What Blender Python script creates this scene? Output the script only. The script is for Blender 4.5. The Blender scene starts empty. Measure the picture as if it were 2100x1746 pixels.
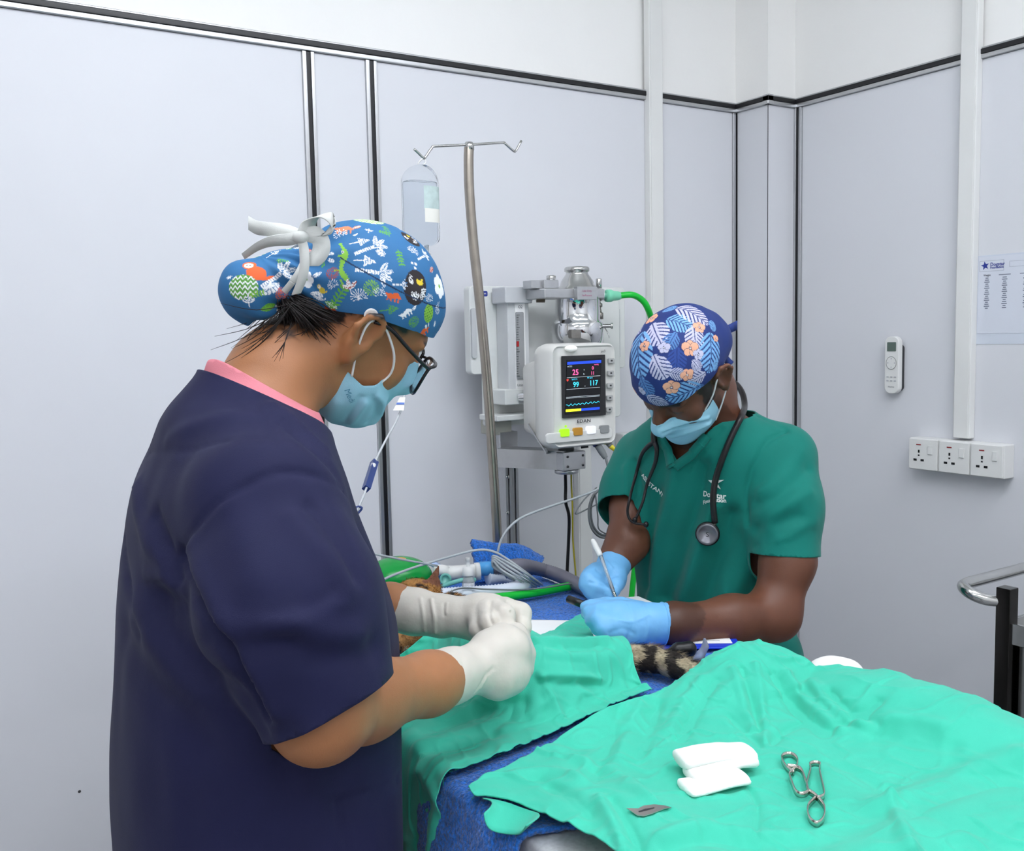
import bpy, bmesh, math, random
import numpy as np
from mathutils import Vector, Matrix
from mathutils.bvhtree import BVHTree

random.seed(7)
rng = np.random.default_rng(11)
SC = bpy.context.scene
COL = SC.collection

# ---------------------------------------------------------------- camera
IMG_W, IMG_H = 2100.0, 1746.0
FPX = 2006.0
CAM_H = 1.48
YAW, PIT, ROL = math.radians(32.44), math.radians(5.23), math.radians(-1.19)
_F = np.array([math.sin(YAW)*math.cos(PIT), math.cos(YAW)*math.cos(PIT), -math.sin(PIT)])
_R0 = np.array([math.cos(YAW), -math.sin(YAW), 0.0])
_U0 = np.cross(_R0, _F)
_R = math.cos(ROL)*_R0 + math.sin(ROL)*_U0
_U = -math.sin(ROL)*_R0 + math.cos(ROL)*_U0
EYE = np.array([0.0, 0.0, CAM_H])
cam = bpy.data.cameras.new('camera')
cam.sensor_fit = 'HORIZONTAL'; cam.sensor_width = 36.0; cam.lens = FPX/IMG_W*36.0
cam.clip_start = 0.02; cam.clip_end = 50
camo = bpy.data.objects.new('camera', cam); COL.objects.link(camo)
camo.matrix_world = Matrix(((_R[0], _U[0], -_F[0], 0), (_R[1], _U[1], -_F[1], 0), (_R[2], _U[2], -_F[2], CAM_H), (0, 0, 0, 1)))
SC.camera = camo

# ---------------------------------------------------------------- world, lights, exposure
world = bpy.data.worlds.new('world'); SC.world = world; world.use_nodes = True
wbg = world.node_tree.nodes['Background']
wbg.inputs[0].default_value = (0.80, 0.88, 1.0, 1); wbg.inputs[1].default_value = 0.12
vs = SC.view_settings
vs.view_transform = 'Standard'; vs.look = 'None'; vs.gamma = 1.0; vs.use_curve_mapping = False
vs.exposure = 0.0
CEIL = 2.86
PANEL_LIGHTS = [(0.35, 0.95, 1.2, 0.22), (1.40, 0.45, 1.2, 0.22), (-0.7, -0.3, 1.2, 0.22), (0.7, -0.9, 1.2, 0.22)]   # ceiling light fixtures: x, y, length, width
LAMP_STRENGTH = 14.2
# ---------------------------------------------------------------- pixel helpers (direction only)
def ray(px, py):
    return _F + _R*((px-IMG_W/2)/FPX) - _U*((py-IMG_H/2)/FPX)
def onz(px, py, z):
    d = ray(px, py); return EYE + d*((z-CAM_H)/d[2])
def atX(px, py, X):
    d = ray(px, py); return EYE + d*(X/d[0])
def atY(px, py, Y):
    d = ray(px, py); return EYE + d*(Y/d[1])
def atd(px, py, t):
    return EYE + ray(px, py)*t
def topx(P):
    P = np.asarray(P, float)-EYE; z = P@_F
    return np.stack([IMG_W/2+FPX*(P@_R)/z, IMG_H/2-FPX*(P@_U)/z], -1)

# ---------------------------------------------------------------- materials
def lin(c):
    c = [x/255.0 for x in c]
    return tuple((x/12.92 if x <= 0.04045 else ((x+0.055)/1.055)**2.4) for x in c)+(1.0,)
MATS = {}
def M(name, rgb, rough=0.5, metal=0.0, bump=0.0, bscale=300.0, var=0.06, vscale=12.0, spec=0.5, trans=0.0, emit=0.0, ecol=None,
      alpha=1.0, sss=0.0, sheen=0.0, coat=0.0, attr=None, stretch=None, ior=1.45, lowbump=0.0, lowscale=20.0):
    if name in MATS: return MATS[name]
    m = bpy.data.materials.new(name); m.use_nodes = True; MATS[name] = m
    nt = m.node_tree; N = nt.nodes; L = nt.links
    b = N['Principled BSDF']
    b.inputs['Roughness'].default_value = rough; b.inputs['Metallic'].default_value = metal
    b.inputs['Specular IOR Level'].default_value = spec; b.inputs['IOR'].default_value = ior
    b.inputs['Transmission Weight'].default_value = trans; b.inputs['Alpha'].default_value = alpha
    b.inputs['Sheen Weight'].default_value = sheen; b.inputs['Coat Weight'].default_value = coat
    b.inputs['Coat Roughness'].default_value = 0.15
    if sss:
        b.inputs['Subsurface Weight'].default_value = sss; b.inputs['Subsurface Radius'].default_value = (0.012, 0.005, 0.003); b.inputs['Subsurface Scale'].default_value = 0.5
    tc = N.new('ShaderNodeTexCoord')
    mp = N.new('ShaderNodeMapping'); L.new(tc.outputs['Object'], mp.inputs['Vector'])
    if stretch: mp.inputs['Scale'].default_value = stretch
    n1 = N.new('ShaderNodeTexNoise'); n1.inputs['Scale'].default_value = vscale; n1.inputs['Detail'].default_value = 5
    L.new(mp.outputs[0], n1.inputs['Vector'])
    mr = N.new('ShaderNodeMapRange'); mr.inputs['From Min'].default_value = 0.3; mr.inputs['From Max'].default_value = 0.7
    mr.inputs['To Min'].default_value = 1-var; mr.inputs['To Max'].default_value = 1+var
    L.new(n1.outputs['Fac'], mr.inputs['Value'])
    mx = N.new('ShaderNodeMix'); mx.data_type = 'RGBA'; mx.blend_type = 'MULTIPLY'; mx.inputs[0].default_value = 1.0
    if attr:
        at = N.new('ShaderNodeAttribute'); at.attribute_name = attr; L.new(at.outputs['Color'], mx.inputs[6])
    else:
        mx.inputs[6].default_value = lin(rgb)
    L.new(mr.outputs[0], mx.inputs[7])
    L.new(mx.outputs[2], b.inputs['Base Color'])
    if emit:
        b.inputs['Emission Color'].default_value = lin(ecol or rgb); b.inputs['Emission Strength'].default_value = emit
    prev = None
    if lowbump:
        n3 = N.new('ShaderNodeTexNoise'); n3.inputs['Scale'].default_value = lowscale; n3.inputs['Detail'].default_value = 3
        L.new(mp.outputs[0], n3.inputs['Vector'])
        b3 = N.new('ShaderNodeBump'); b3.inputs['Strength'].default_value = 1.0; b3.inputs['Distance'].default_value = lowbump
        L.new(n3.outputs['Fac'], b3.inputs['Height']); prev = b3
    if bump:
        n2 = N.new('ShaderNodeTexNoise'); n2.inputs['Scale'].default_value = bscale; n2.inputs['Detail'].default_value = 4
        L.new(mp.outputs[0], n2.inputs['Vector'])
        bp = N.new('ShaderNodeBump'); bp.inputs['Strength'].default_value = 1.0; bp.inputs['Distance'].default_value = bump
        L.new(n2.outputs['Fac'], bp.inputs['Height'])
        if prev: L.new(prev.outputs[0], bp.inputs['Normal'])
        prev = bp
    if prev: L.new(prev.outputs[0], b.inputs['Normal'])
    return m

# ---------------------------------------------------------------- object helpers
def tag(o, label=None, cat=None, group=None, kind=None):
    if label: o['label'] = label
    if cat: o['category'] = cat
    if group: o['group'] = group
    if kind: o['kind'] = kind
    return o
def empty(name, loc, label=None, cat=None, group=None, kind=None):
    o = bpy.data.objects.new(name, None); COL.objects.link(o); o.location = tuple(loc); o.empty_display_size = 0.05
    return tag(o, label, cat, group, kind)
def mesh_obj(name, V, F, mat, parent=None, smooth=False, col=None):
    me = bpy.data.meshes.new(name)
    V = np.asarray(V, dtype=np.float64)
    if isinstance(F, np.ndarray):
        nv = F.shape[1]; me.vertices.add(len(V)); me.vertices.foreach_set('co', V.ravel().astype(np.float32))
        me.loops.add(F.size); me.loops.foreach_set('vertex_index', F.ravel().astype(np.int32))
        me.polygons.add(len(F)); me.polygons.foreach_set('loop_start', np.arange(0, F.size, nv, dtype=np.int32))
        me.update(calc_edges=True); me.validate()
    else:
        me.from_pydata([tuple(v) for v in V], [], [tuple(f) for f in F]); me.update()
    if mat is not None: me.materials.append(mat)
    if smooth: me.polygons.foreach_set('use_smooth', np.ones(len(me.polygons), dtype=bool))
    if col is not None:
        ca = me.color_attributes.new('paint', 'FLOAT_COLOR', 'POINT')
        c4 = np.ones((len(V), 4), dtype=np.float32); c4[:, :3] = col; ca.data.foreach_set('color', c4.ravel())
    o = bpy.data.objects.new(name, me); COL.objects.link(o)
    if parent: put(o, parent)
    return o
def put(o, parent):
    # parent while keeping world placement (parents are only translated empties or untransformed meshes)
    o.parent = parent
    p = parent; off = Vector((0, 0, 0))
    while p: off += p.location; p = p.parent
    o.location = o.location - off
    return o

class MB:
    """collects simple solids and links them as one mesh object"""
    def __init__(s): s.V = []; s.F = []
    def add(s, V, F):
        n = len(s.V); s.V += [tuple(map(float, v)) for v in V]; s.F += [tuple(i+n for i in f) for f in F]; return s
    def box(s, lo, hi):
        x0, y0, z0 = lo; x1, y1, z1 = hi
        V = [(x0, y0, z0), (x1, y0, z0), (x1, y1, z0), (x0, y1, z0), (x0, y0, z1), (x1, y0, z1), (x1, y1, z1), (x0, y1, z1)]
        return s.add(V, [(3, 2, 1, 0), (4, 5, 6, 7), (0, 1, 5, 4), (1, 2, 6, 5), (2, 3, 7, 6), (3, 0, 4, 7)])
    def prism(s, poly, ax0, ax1, along='y'):
        # poly is a list of 2D points, extruded along an axis
        n = len(poly); V = []
        for a in (ax0, ax1):
            for (u, v) in poly:
                V.append({'y': (u, a, v), 'x': (a, u, v), 'z': (u, v, a)}[along])
        F = [tuple(range(n-1, -1, -1)), tuple(range(n, 2*n))]
        for i in range(n):
            j = (i+1) % n; F.append((i, j, n+j, n+i))
        return s.add(V, F)
    def lathe(s, prof, c, axis=(0, 0, 1), seg=28, caps=True):
        # prof: list of (r, h) along axis from point c
        a = np.array(axis, float); a /= np.linalg.norm(a)
        t = np.array([1.0, 0, 0]) if abs(a[0]) < 0.9 else np.array([0, 1.0, 0])
        u = np.cross(a, t); u /= np.linalg.norm(u); w = np.cross(a, u); c = np.array(c, float)
        V = []; F = []
        for (r, h) in prof:
            for k in range(seg):
                th = 2*math.pi*k/seg; V.append(c+a*h+(u*math.cos(th)+w*math.sin(th))*r)
        for i in range(len(prof)-1):
            for k in range(seg):
                j = (k+1) % seg; F.append((i*seg+k, i*seg+j, (i+1)*seg+j, (i+1)*seg+k))
        if caps:
            F.append(tuple(range(seg-1, -1, -1))); b = (len(prof)-1)*seg; F.append(tuple(range(b, b+seg)))
        return s.add(V, F)
    def tube(s, pts, r, seg=8, sub=0, closed=False, flat=None, ridges=0, ramp=0.12):
        P = np.array(pts, float)
        if sub: P = spline(P, sub, closed)
        n = len(P); R_ = np.array(r, float)*np.ones(n) if np.ndim(r) == 0 else np.interp(np.linspace(0, 1, n), np.linspace(0, 1, len(r)), r)
        if ridges: R_ = R_*(1+ramp*(np.arange(n) % 2))
        T = np.gradient(P, axis=0)
        if closed: T = np.roll(P, -1, 0)-np.roll(P, 1, 0)
        T /= np.linalg.norm(T, axis=1)[:, None]+1e-12
        u = np.cross(T[0], (0, 0, 1.0))
        if np.linalg.norm(u) < 0.1: u = np.cross(T[0], (0, 1.0, 0))
        u /= np.linalg.norm(u); V = []; F = []
        for i in range(n):
            u = u-T[i]*np.dot(u, T[i]); u /= np.linalg.norm(u); w = np.cross(T[i], u)
            for k in range(seg):
                th = 2*math.pi*k/seg; V.append(P[i]+(u*math.cos(th)*(flat or 1)+w*math.sin(th))*R_[i])
        m = n if closed else n-1
        for i in range(m):
            a, b = i*seg, ((i+1) % n)*seg
            for k in range(seg):
                j = (k+1) % seg; F.append((a+k, a+j, b+j, b+k))
        if not closed:
            F.append(tuple(range(seg-1, -1, -1))); F.append(tuple(range((n-1)*seg, n*seg)))
        return s.add(V, F)
    def build(s, name, mat, parent=None, smooth=False, bevel=0.0, bseg=2):
        o = mesh_obj(name, np.array(s.V), s.F, mat, parent, smooth)
        if bevel:
            md = o.modifiers.new('bevel', 'BEVEL'); md.width = bevel; md.segments = bseg; md.limit_method = 'ANGLE'; md.angle_limit = math.radians(40)
            o.data.polygons.foreach_set('use_smooth', np.ones(len(o.data.polygons), dtype=bool))
            wn = o.modifiers.new('wn', 'WEIGHTED_NORMAL'); wn.keep_sharp = True
        return o
def spline(P, sub, closed=False):
    P = np.array(P, float); n = len(P); out = []
    for i in range(n if closed else n-1):
        g = (lambda k: P[k % n]) if closed else (lambda k: P[min(max(k, 0), n-1)])
        p0, p1, p2, p3 = g(i-1), g(i), g(i+1), g(i+2)
        for j in range(sub):
            t = j/sub
            out.append(0.5*((2*p1)+(-p0+p2)*t+(2*p0-5*p1+4*p2-p3)*t*t+(-p0+3*p1-3*p2+p3)*t**3))
    if not closed: out.append(P[-1])
    return np.array(out)
def smooth_by_angle(o, deg=35):
    me = o.data
    me.polygons.foreach_set('use_smooth', np.ones(len(me.polygons), dtype=bool))
    me.set_sharp_from_angle(angle=math.radians(deg)) if hasattr(me, 'set_sharp_from_angle') else None
    return o
def frame_mb(lo, hi, w):   # picture-frame style: not used for solids with one face
    return None

# ---------------------------------------------------------------- implicit surfaces
def smin(a, b, k):
    h = np.clip(0.5+0.5*(b-a)/k, 0, 1); return b+(a-b)*h-k*h*(1-h)
def smax(a, b, k): return -smin(-a, -b, k)
def cone(P, a, b, ra, rb):
    a = np.asarray(a, float); b = np.asarray(b, float); ba = b-a
    t = np.clip(((P-a)@ba)/(ba@ba), 0, 1)
    return np.linalg.norm(P-a-t[:, None]*ba, axis=1)-(ra+(rb-ra)*t)
def ell(P, c, r, Mx=None):
    q = P-np.asarray(c, float)
    if Mx is not None: q = q@np.asarray(Mx).T
    r = np.asarray(r, float)
    k0 = np.linalg.norm(q/r, axis=1); k1 = np.linalg.norm(q/(r*r), axis=1)+1e-9
    return k0*(k0-1)/k1
def chain(P, pts, rad, k=0.01):
    d = None
    for i in range(len(pts)-1):
        e = cone(P, pts[i], pts[i+1], rad[i], rad[i+1]); d = e if d is None else smin(d, e, k)
    return d
def loft(P, secs, power=2.0):
    # secs rows: z, cx, cy, a, b, yaw  (horizontal sections)
    S = np.array(secs, float); S = S[np.argsort(S[:, 0])]
    z = np.clip(P[:, 2], S[0, 0], S[-1, 0])
    zs = np.linspace(S[0, 0], S[-1, 0], 120)
    def ip(c):
        # smooth interpolation
        y = np.interp(zs, S[:, 0], S[:, c]); kk = np.ones(9)/9; yp = np.pad(y, 4, mode='edge'); y = np.convolve(yp, kk, 'valid')
        return np.interp(z, zs, y)
    cx, cy, a, b, yw = [ip(c) for c in range(1, 6)]
    dx = P[:, 0]-cx; dy = P[:, 1]-cy; c, s = np.cos(yw), np.sin(yw)
    u = c*dx+s*dy; v = -s*dx+c*dy
    k0 = (np.abs(u/a)**power+np.abs(v/b)**power)**(1/power)
    k1 = np.sqrt((u/(a*a))**2+(v/(b*b))**2)+1e-9
    d = np.where(k0 < 1e-3, -np.minimum(a, b), (k0-1)*np.maximum(k0, 0.2)/np.maximum(k1, 1e-3))
    d = np.clip(d, -0.3, 2)
    dz = np.maximum(S[0, 0]-P[:, 2], P[:, 2]-S[-1, 0])
    return smax(d, dz, 0.03)
def sdf_mesh(f, lo, hi, h, blk=12):
    lo = np.array(lo, float); hi = np.array(hi, float); n = np.ceil((hi-lo)/h).astype(int)+1
    D = np.full(n, 1.0, dtype=np.float32)
    for i in range(0, n[0], blk):
        for j in range(0, n[1], blk):
            ks = np.arange(0, n[2], blk)
            C = np.stack([np.full(len(ks), lo[0]+(i+blk/2)*h), np.full(len(ks), lo[1]+(j+blk/2)*h), lo[2]+(ks+blk/2)*h], -1)
            dc = f(C)
            for k, d0 in zip(ks, dc):
                i1, j1, k1 = min(i+blk, n[0]), min(j+blk, n[1]), min(k+blk, n[2])
                if abs(d0) > blk*h*1.6:
                    D[i:i1, j:j1, k:k1] = d0; continue
                gx, gy, gz = np.meshgrid(np.arange(i, i1), np.arange(j, j1), np.arange(k, k1), indexing='ij')
                P = np.stack([gx.ravel(), gy.ravel(), gz.ravel()], -1)*h+lo
                D[i:i1, j:j1, k:k1] = f(P).reshape(gx.shape)
    D[0] = D[-1] = 1; D[:, 0] = D[:, -1] = 1; D[:, :, 0] = D[:, :, -1] = 1
    ins = D < 0
    cs = np.zeros(np.array(n)-1, dtype=np.int8)
    for a in (0, 1):
        for b in (0, 1):
            for c in (0, 1):
                cs += ins[a:n[0]-1+a, b:n[1]-1+b, c:n[2]-1+c]
    act = (cs > 0) & (cs < 8); idx = np.full(act.shape, -1, dtype=np.int64); cells = np.argwhere(act); idx[act] = np.arange(len(cells))
    acc = np.zeros((len(cells), 3)); cnt = np.zeros(len(cells))
    corner = [(a, b, c) for a in (0, 1) for b in (0, 1) for c in (0, 1)]
    for p in corner:
        for ax in range(3):
            if p[ax] == 1: continue
            q = list(p); q[ax] = 1
            A = D[cells[:, 0]+p[0], cells[:, 1]+p[1], cells[:, 2]+p[2]]; B = D[cells[:, 0]+q[0], cells[:, 1]+q[1], cells[:, 2]+q[2]]
            m = (A < 0) != (B < 0); t = np.zeros(len(cells)); t[m] = A[m]/(A[m]-B[m])
            pos = np.tile(np.array(p, float), (len(cells), 1)); pos[:, ax] = t
            acc[m] += pos[m]; cnt[m] += 1
    V = (cells+acc/cnt[:, None])*h+lo
    Fs = []
    for ax in range(3):
        o1, o2 = [(1, 2), (2, 0), (0, 1)][ax]
        sl0 = [slice(None)]*3; sl1 = [slice(None)]*3; sl0[ax] = slice(0, n[ax]-1); sl1[ax] = slice(1, n[ax])
        A = ins[tuple(sl0)]; B = ins[tuple(sl1)]
        for sgn, mask in ((1, A & ~B), (-1, ~A & B)):
            e = np.argwhere(mask)
            ok = (e[:, o1] > 0) & (e[:, o2] > 0) & (e[:, o1] < n[o1]-1) & (e[:, o2] < n[o2]-1); e = e[ok]
            def at(d1, d2):
                q = e.copy(); q[:, o1] += d1; q[:, o2] += d2; return idx[q[:, 0], q[:, 1], q[:, 2]]
            Q = np.stack([at(-1, -1), at(0, -1), at(0, 0), at(-1, 0)], -1)
            if sgn < 0: Q = Q[:, ::-1]
            Fs.append(Q)
    F = np.concatenate(Fs); F = F[(F >= 0).all(1)]
    return V, F
def vnormals(V, F):
    N = np.zeros_like(V)
    a = V[F[:, 0]]; b = V[F[:, 1]]; c = V[F[:, 2]]; fn = np.cross(b-a, c-a)
    if F.shape[1] == 4: fn = fn+np.cross(c-a, V[F[:, 3]]-a)
    for k in range(F.shape[1]): np.add.at(N, F[:, k], fn)
    return N/(np.linalg.norm(N, axis=1)[:, None]+1e-12)
def relax(V, F, it=2, lam=0.5):
    E = np.concatenate([F[:, [k, (k+1) % F.shape[1]]] for k in range(F.shape[1])])
    for _ in range(it):
        S = np.zeros_like(V); C = np.zeros(len(V))
        np.add.at(S, E[:, 0], V[E[:, 1]]); np.add.at(C, E[:, 0], 1); np.add.at(S, E[:, 1], V[E[:, 0]]); np.add.at(C, E[:, 1], 1)
        V = V+lam*(S/np.maximum(C, 1)[:, None]-V)
    return V
def clip_mesh(V, F, g):
    """keep the part of the surface where g < 0, with a clean cut edge; returns triangles"""
    T = F if F.shape[1] == 3 else np.concatenate([F[:, [0, 1, 2]], F[:, [0, 2, 3]]])
    s = g[T] < 0; c = s.sum(1); keep = [T[c == 3]]; NV = [V]; base = len(V); cache = {}
    newv = []
    def cut(i, j):
        k = (i, j) if i < j else (j, i)
        if k not in cache:
            t = g[k[0]]/(g[k[0]]-g[k[1]]); newv.append(V[k[0]]+(V[k[1]]-V[k[0]])*t); cache[k] = base+len(newv)-1
        return cache[k]
    out = []
    for tri, m, cc in zip(T[(c == 1) | (c == 2)], s[(c == 1) | (c == 2)], c[(c == 1) | (c == 2)]):
        t = list(tri); mm = list(m)
        want = True if cc == 1 else False
        k = mm.index(want); a, b, d = t[k], t[(k+1) % 3], t[(k+2) % 3]
        ab, ad = cut(a, b), cut(a, d)
        if cc == 1: out.append((a, ab, ad))
        else: out += [(ab, b, d), (ab, d, ad)]
    if newv: NV.append(np.array(newv))
    V2 = np.concatenate(NV); F2 = np.concatenate(keep+([np.array(out)] if out else []))
    used = np.unique(F2); mp = np.full(len(V2), -1); mp[used] = np.arange(len(used))
    return V2[used], mp[F2]
def subdiv(V, F, lev=1):
    """refine a quad mesh with the modifier stack (Catmull-Clark)"""
    me = bpy.data.meshes.new('tmp'); me.from_pydata([], [], [])
    o = mesh_obj('tmp', V, F, None); md = o.modifiers.new('s', 'SUBSURF'); md.levels = lev; md.render_levels = lev
    dg = bpy.context.evaluated_depsgraph_get(); dg.update(); ev = o.evaluated_get(dg); m = ev.to_mesh()
    V2 = np.empty(len(m.vertices)*3); m.vertices.foreach_get('co', V2)
    F2 = np.empty(len(m.loops), dtype=np.int32); m.loops.foreach_get('vertex_index', F2)
    ev.to_mesh_clear(); me2 = o.data; bpy.data.objects.remove(o); bpy.data.meshes.remove(me2); bpy.data.meshes.remove(me)
    return V2.reshape(-1, 3), F2.reshape(-1, 4).astype(np.int64)
# value noise
_LAT = rng.random((32, 32, 32)).astype(np.float32)
def noise(P, s):
    q = np.asarray(P)*s+100.0; i = np.floor(q).astype(int); f = q-i; f = f*f*(3-2*f); i0 = i % 32; i1 = (i+1) % 32
    L_ = _LAT
    def g(a, b, c): return L_[(i0 if a == 0 else i1)[:, 0], (i0 if b == 0 else i1)[:, 1], (i0 if c == 0 else i1)[:, 2]]
    x00 = g(0, 0, 0)*(1-f[:, 0])+g(1, 0, 0)*f[:, 0]; x10 = g(0, 1, 0)*(1-f[:, 0])+g(1, 1, 0)*f[:, 0]
    x01 = g(0, 0, 1)*(1-f[:, 0])+g(1, 0, 1)*f[:, 0]; x11 = g(0, 1, 1)*(1-f[:, 0])+g(1, 1, 1)*f[:, 0]
    y0 = x00*(1-f[:, 1])+x10*f[:, 1]; y1 = x01*(1-f[:, 1])+x11*f[:, 1]
    return (y0*(1-f[:, 2])+y1*f[:, 2])*2-1
def polydist(P, line):
    L_ = np.asarray(line, float); best = np.full(len(P), 9.0)
    for a, b in zip(L_[:-1], L_[1:]):
        ba = b-a; t = np.clip(((P-a)@ba)/(ba@ba+1e-12), 0, 1); best = np.minimum(best, np.linalg.norm(P-a-t[:, None]*ba, axis=1))
    return best
class Surf:
    """a surface that pixels can be dropped onto"""
    def __init__(s, V, F): s.V = V; s.N = vnormals(V, F); s.t = BVHTree.FromPolygons([tuple(v) for v in V], [tuple(f) for f in F])
    def hit(s, px, py):
        r = s.t.ray_cast(Vector(EYE), Vector(ray(px, py)))
        if r[0] is None:
            uv = topx(s.V); k = np.argmin(((uv-np.array([px, py]))**2).sum(1)+1e4*((s.N@_F) > 0.1)); return s.V[k].copy(), s.N[k].copy()
        return np.array(r[0]), np.array(r[1])
    def stroke(s, pts): return np.array([s.hit(*p)[0] for p in pts])
def crease(V, N, strokes, S):
    """push surface along strokes: (pixel points, width m, depth m; positive = raised)"""
    D = np.zeros(len(V))
    for pts, w, dep in strokes:
        L_ = S.stroke(pts); 
        if len(L_) > 2: L_ = spline(L_, 4)
        box = ((V > L_.min(0)-3*w) & (V < L_.max(0)+3*w)).all(1)
        d = polydist(V[box], L_)
        # fade toward the stroke's ends
        D[box] += dep*np.exp(-(d/w)**2)
    return V+N*D[:, None]
def text_mesh(txt, size=1.0, bold=0.0, align='CENTER'):
    cu = bpy.data.curves.new('t', 'FONT'); cu.body = txt; cu.size = size; cu.align_x = align; cu.align_y = 'CENTER'; cu.offset = bold; cu.resolution_u = 3
    o = bpy.data.objects.new('t', cu); COL.objects.link(o); dg = bpy.context.evaluated_depsgraph_get(); dg.update()
    m = bpy.data.meshes.new_from_object(o.evaluated_get(dg)); V = np.array([v.co[:] for v in m.vertices]); F = [tuple(p.vertices) for p in m.polygons]
    bpy.data.objects.remove(o); bpy.data.curves.remove(cu); bpy.data.meshes.remove(m)
    return V, F
def flat_text(name, txt, c, e1, e2, size, mat, parent, bold=0.0, align='CENTER', squash=1.0):
    V, F = text_mesh(txt, size, bold, align); c = np.array(c, float); e1 = np.array(e1, float); e2 = np.array(e2, float)
    return mesh_obj(name, c+V[:, :1]*e1*squash+V[:, 1:2]*e2, F, mat, parent)

# ---------------------------------------------------------------- shared materials
m_clear = M('clear_plastic', (225, 232, 238), .08, trans=.8, ior=1.3)
m_plaster = M('white_plaster', (246, 245, 243), 0.85, bump=0.0004, bscale=90, var=0.015, vscale=3)
m_panel = M('wall_panel_laminate', (223, 224, 229), 0.38, var=0.012, vscale=2.5, spec=0.35)
m_alu = M('satin_aluminium', (190, 191, 193), 0.32, 0.85, var=0.03, vscale=60)
m_black = M('black_rubber', (22, 22, 26), 0.35, var=0.1)
m_floor = M('grey_vinyl_floor', (150, 152, 156), 0.4, var=0.1, vscale=40)
m_ceiling = M('ceiling_white', (238, 238, 236), 0.9, var=0.02)
m_steel = M('stainless_steel', (196, 196, 194), 0.18, 1.0, var=0.04, vscale=40)
m_steel_d = M('brushed_dull_steel', (150, 146, 140), 0.33, 1.0, var=0.08, vscale=60)
m_chrome = M('polished_chrome', (225, 226, 228), 0.06, 1.0, var=0.02)
m_white = M('white_plastic', (232, 232, 230), 0.38, var=0.015)
m_cream = M('cream_white_enamel', (226, 224, 216), 0.4, var=0.02)
m_dark = M('dark_grey_plastic', (52, 53, 56), 0.45, var=0.05)
m_blackp = M('black_plastic', (18, 18, 20), 0.35, var=0.08)
m_paper = M('white_paper', (240, 240, 240), 0.8, var=0.02)
m_ink = M('dark_ink', (60, 64, 80), 0.7)
m_green = M('surgical_green_cotton', (60, 197, 168), 0.75, bump=0.00025, bscale=900, var=0.045, vscale=14, sheen=0.15)
m_towel = M('blue_terry', (40, 108, 196), 0.95, bump=0.0035, bscale=260, var=0.5, vscale=240, spec=0.1, sheen=0.3)
m_tube_grey = M('grey_corrugated_hose', (120, 118, 130), 0.45)
m_tube_clear = M('translucent_corrugated_hose', (226, 234, 247), 0.3, trans=0.0, var=0.04)
m_hose_green = M('green_hose_rubber', (22, 196, 60), 0.28, var=0.06)
m_cable = M('grey_cable', (176, 182, 186), 0.4)
m_cable_d = M('dark_grey_cable', (116, 120, 122), 0.4)
# ================================================================ the room
WY, WX, TZ = 2.296, 2.446, CAM_H+0.704     # back wall, right wall, height of the black trim
X0, Y0 = -1.7, -1.9
COLX, COLY = 2.326, 2.161                  # boxed corner column
def wall(name, lo, hi, mat): return tag(MB().box(lo, hi).build(name, mat), kind='structure')
wall('floor', (X0-.1, Y0-.1, -0.1), (WX+.1, WY+.1, 0), m_floor)
ceiling = wall('ceiling', (X0-.1, Y0-.1, CEIL), (WX+.1, WY+.1, CEIL+.1), m_ceiling)
wall('wall_left', (X0-.1, Y0, 0), (X0, WY, CEIL), m_plaster)
wall('wall_front', (X0-.1, Y0-.1, 0), (WX+.1, Y0, CEIL), m_plaster)
wall_back = wall('wall_back', (X0, WY, 0), (WX+.1, WY+.1, CEIL), m_plaster)
wall_right = wall('wall_right', (WX, Y0, 0), (WX+.1, WY, CEIL), m_plaster)
trim_col = wall('wall_corner_column', (COLX, COLY, 0), (WX+.001, WY+.001, CEIL), m_plaster)
PT = 0.012      # panel thickness proud of the plaster
def strip_v(parent, axis, c, z0, z1, face):
    """vertical joint: silver edge, black gasket, silver edge; axis 'x' on the back wall, 'y' on the right wall"""
    for nm, a, b, d, m in (('edge_strip', -0.0155, -0.0055, 0.019, m_alu), ('joint_gasket', -0.0055, 0.0055, 0.016, m_black), ('edge_strip', 0.0055, 0.0145, 0.019, m_alu)):
        if axis == 'x': MB().box((c+a, face-d, z0), (c+b, face, z1)).build(nm, m, parent, bevel=0.0012)
        else: MB().box((face-d, c+a, z0), (face, c+b, z1)).build(nm, m, parent, bevel=0.0012)
def strip_h(parent, axis, a, b, face):
    for nm, u, v, d, m in (('edge_strip', 0.0065, 0.0115, 0.02, m_alu), ('joint_gasket', -0.0065, 0.0065, 0.0235, m_black), ('edge_strip', -0.0175, -0.0065, 0.0215, m_alu)):
        if axis == 'x': MB().box((a, face-d, TZ+u), (b, face, TZ+v)).build(nm, m, parent, bevel=0.0015)
        else: MB().box((face-d, a, TZ+u), (face, b, TZ+v)).build(nm, m, parent, bevel=0.0015)
ZP = TZ-0.018
j1, j2 = atY(626.5, 105, WY)[0], atY(755.5, 127, WY)[0]
for a, b in ((X0, j1-.0155), (j1+.0145, j2-.0155), (j2+.0145, COLX-.0275)):
    MB().box((a, WY-PT, 0), (b, WY, ZP)).build('panel', m_panel, wall_back, bevel=0.001)
for c in (j1, j2): strip_v(wall_back, 'x', c, 0, ZP, WY)
strip_v(wall_back, 'x', COLX-.012, 0, ZP, WY)
strip_h(wall_back, 'x', X0, COLX, WY)
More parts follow.
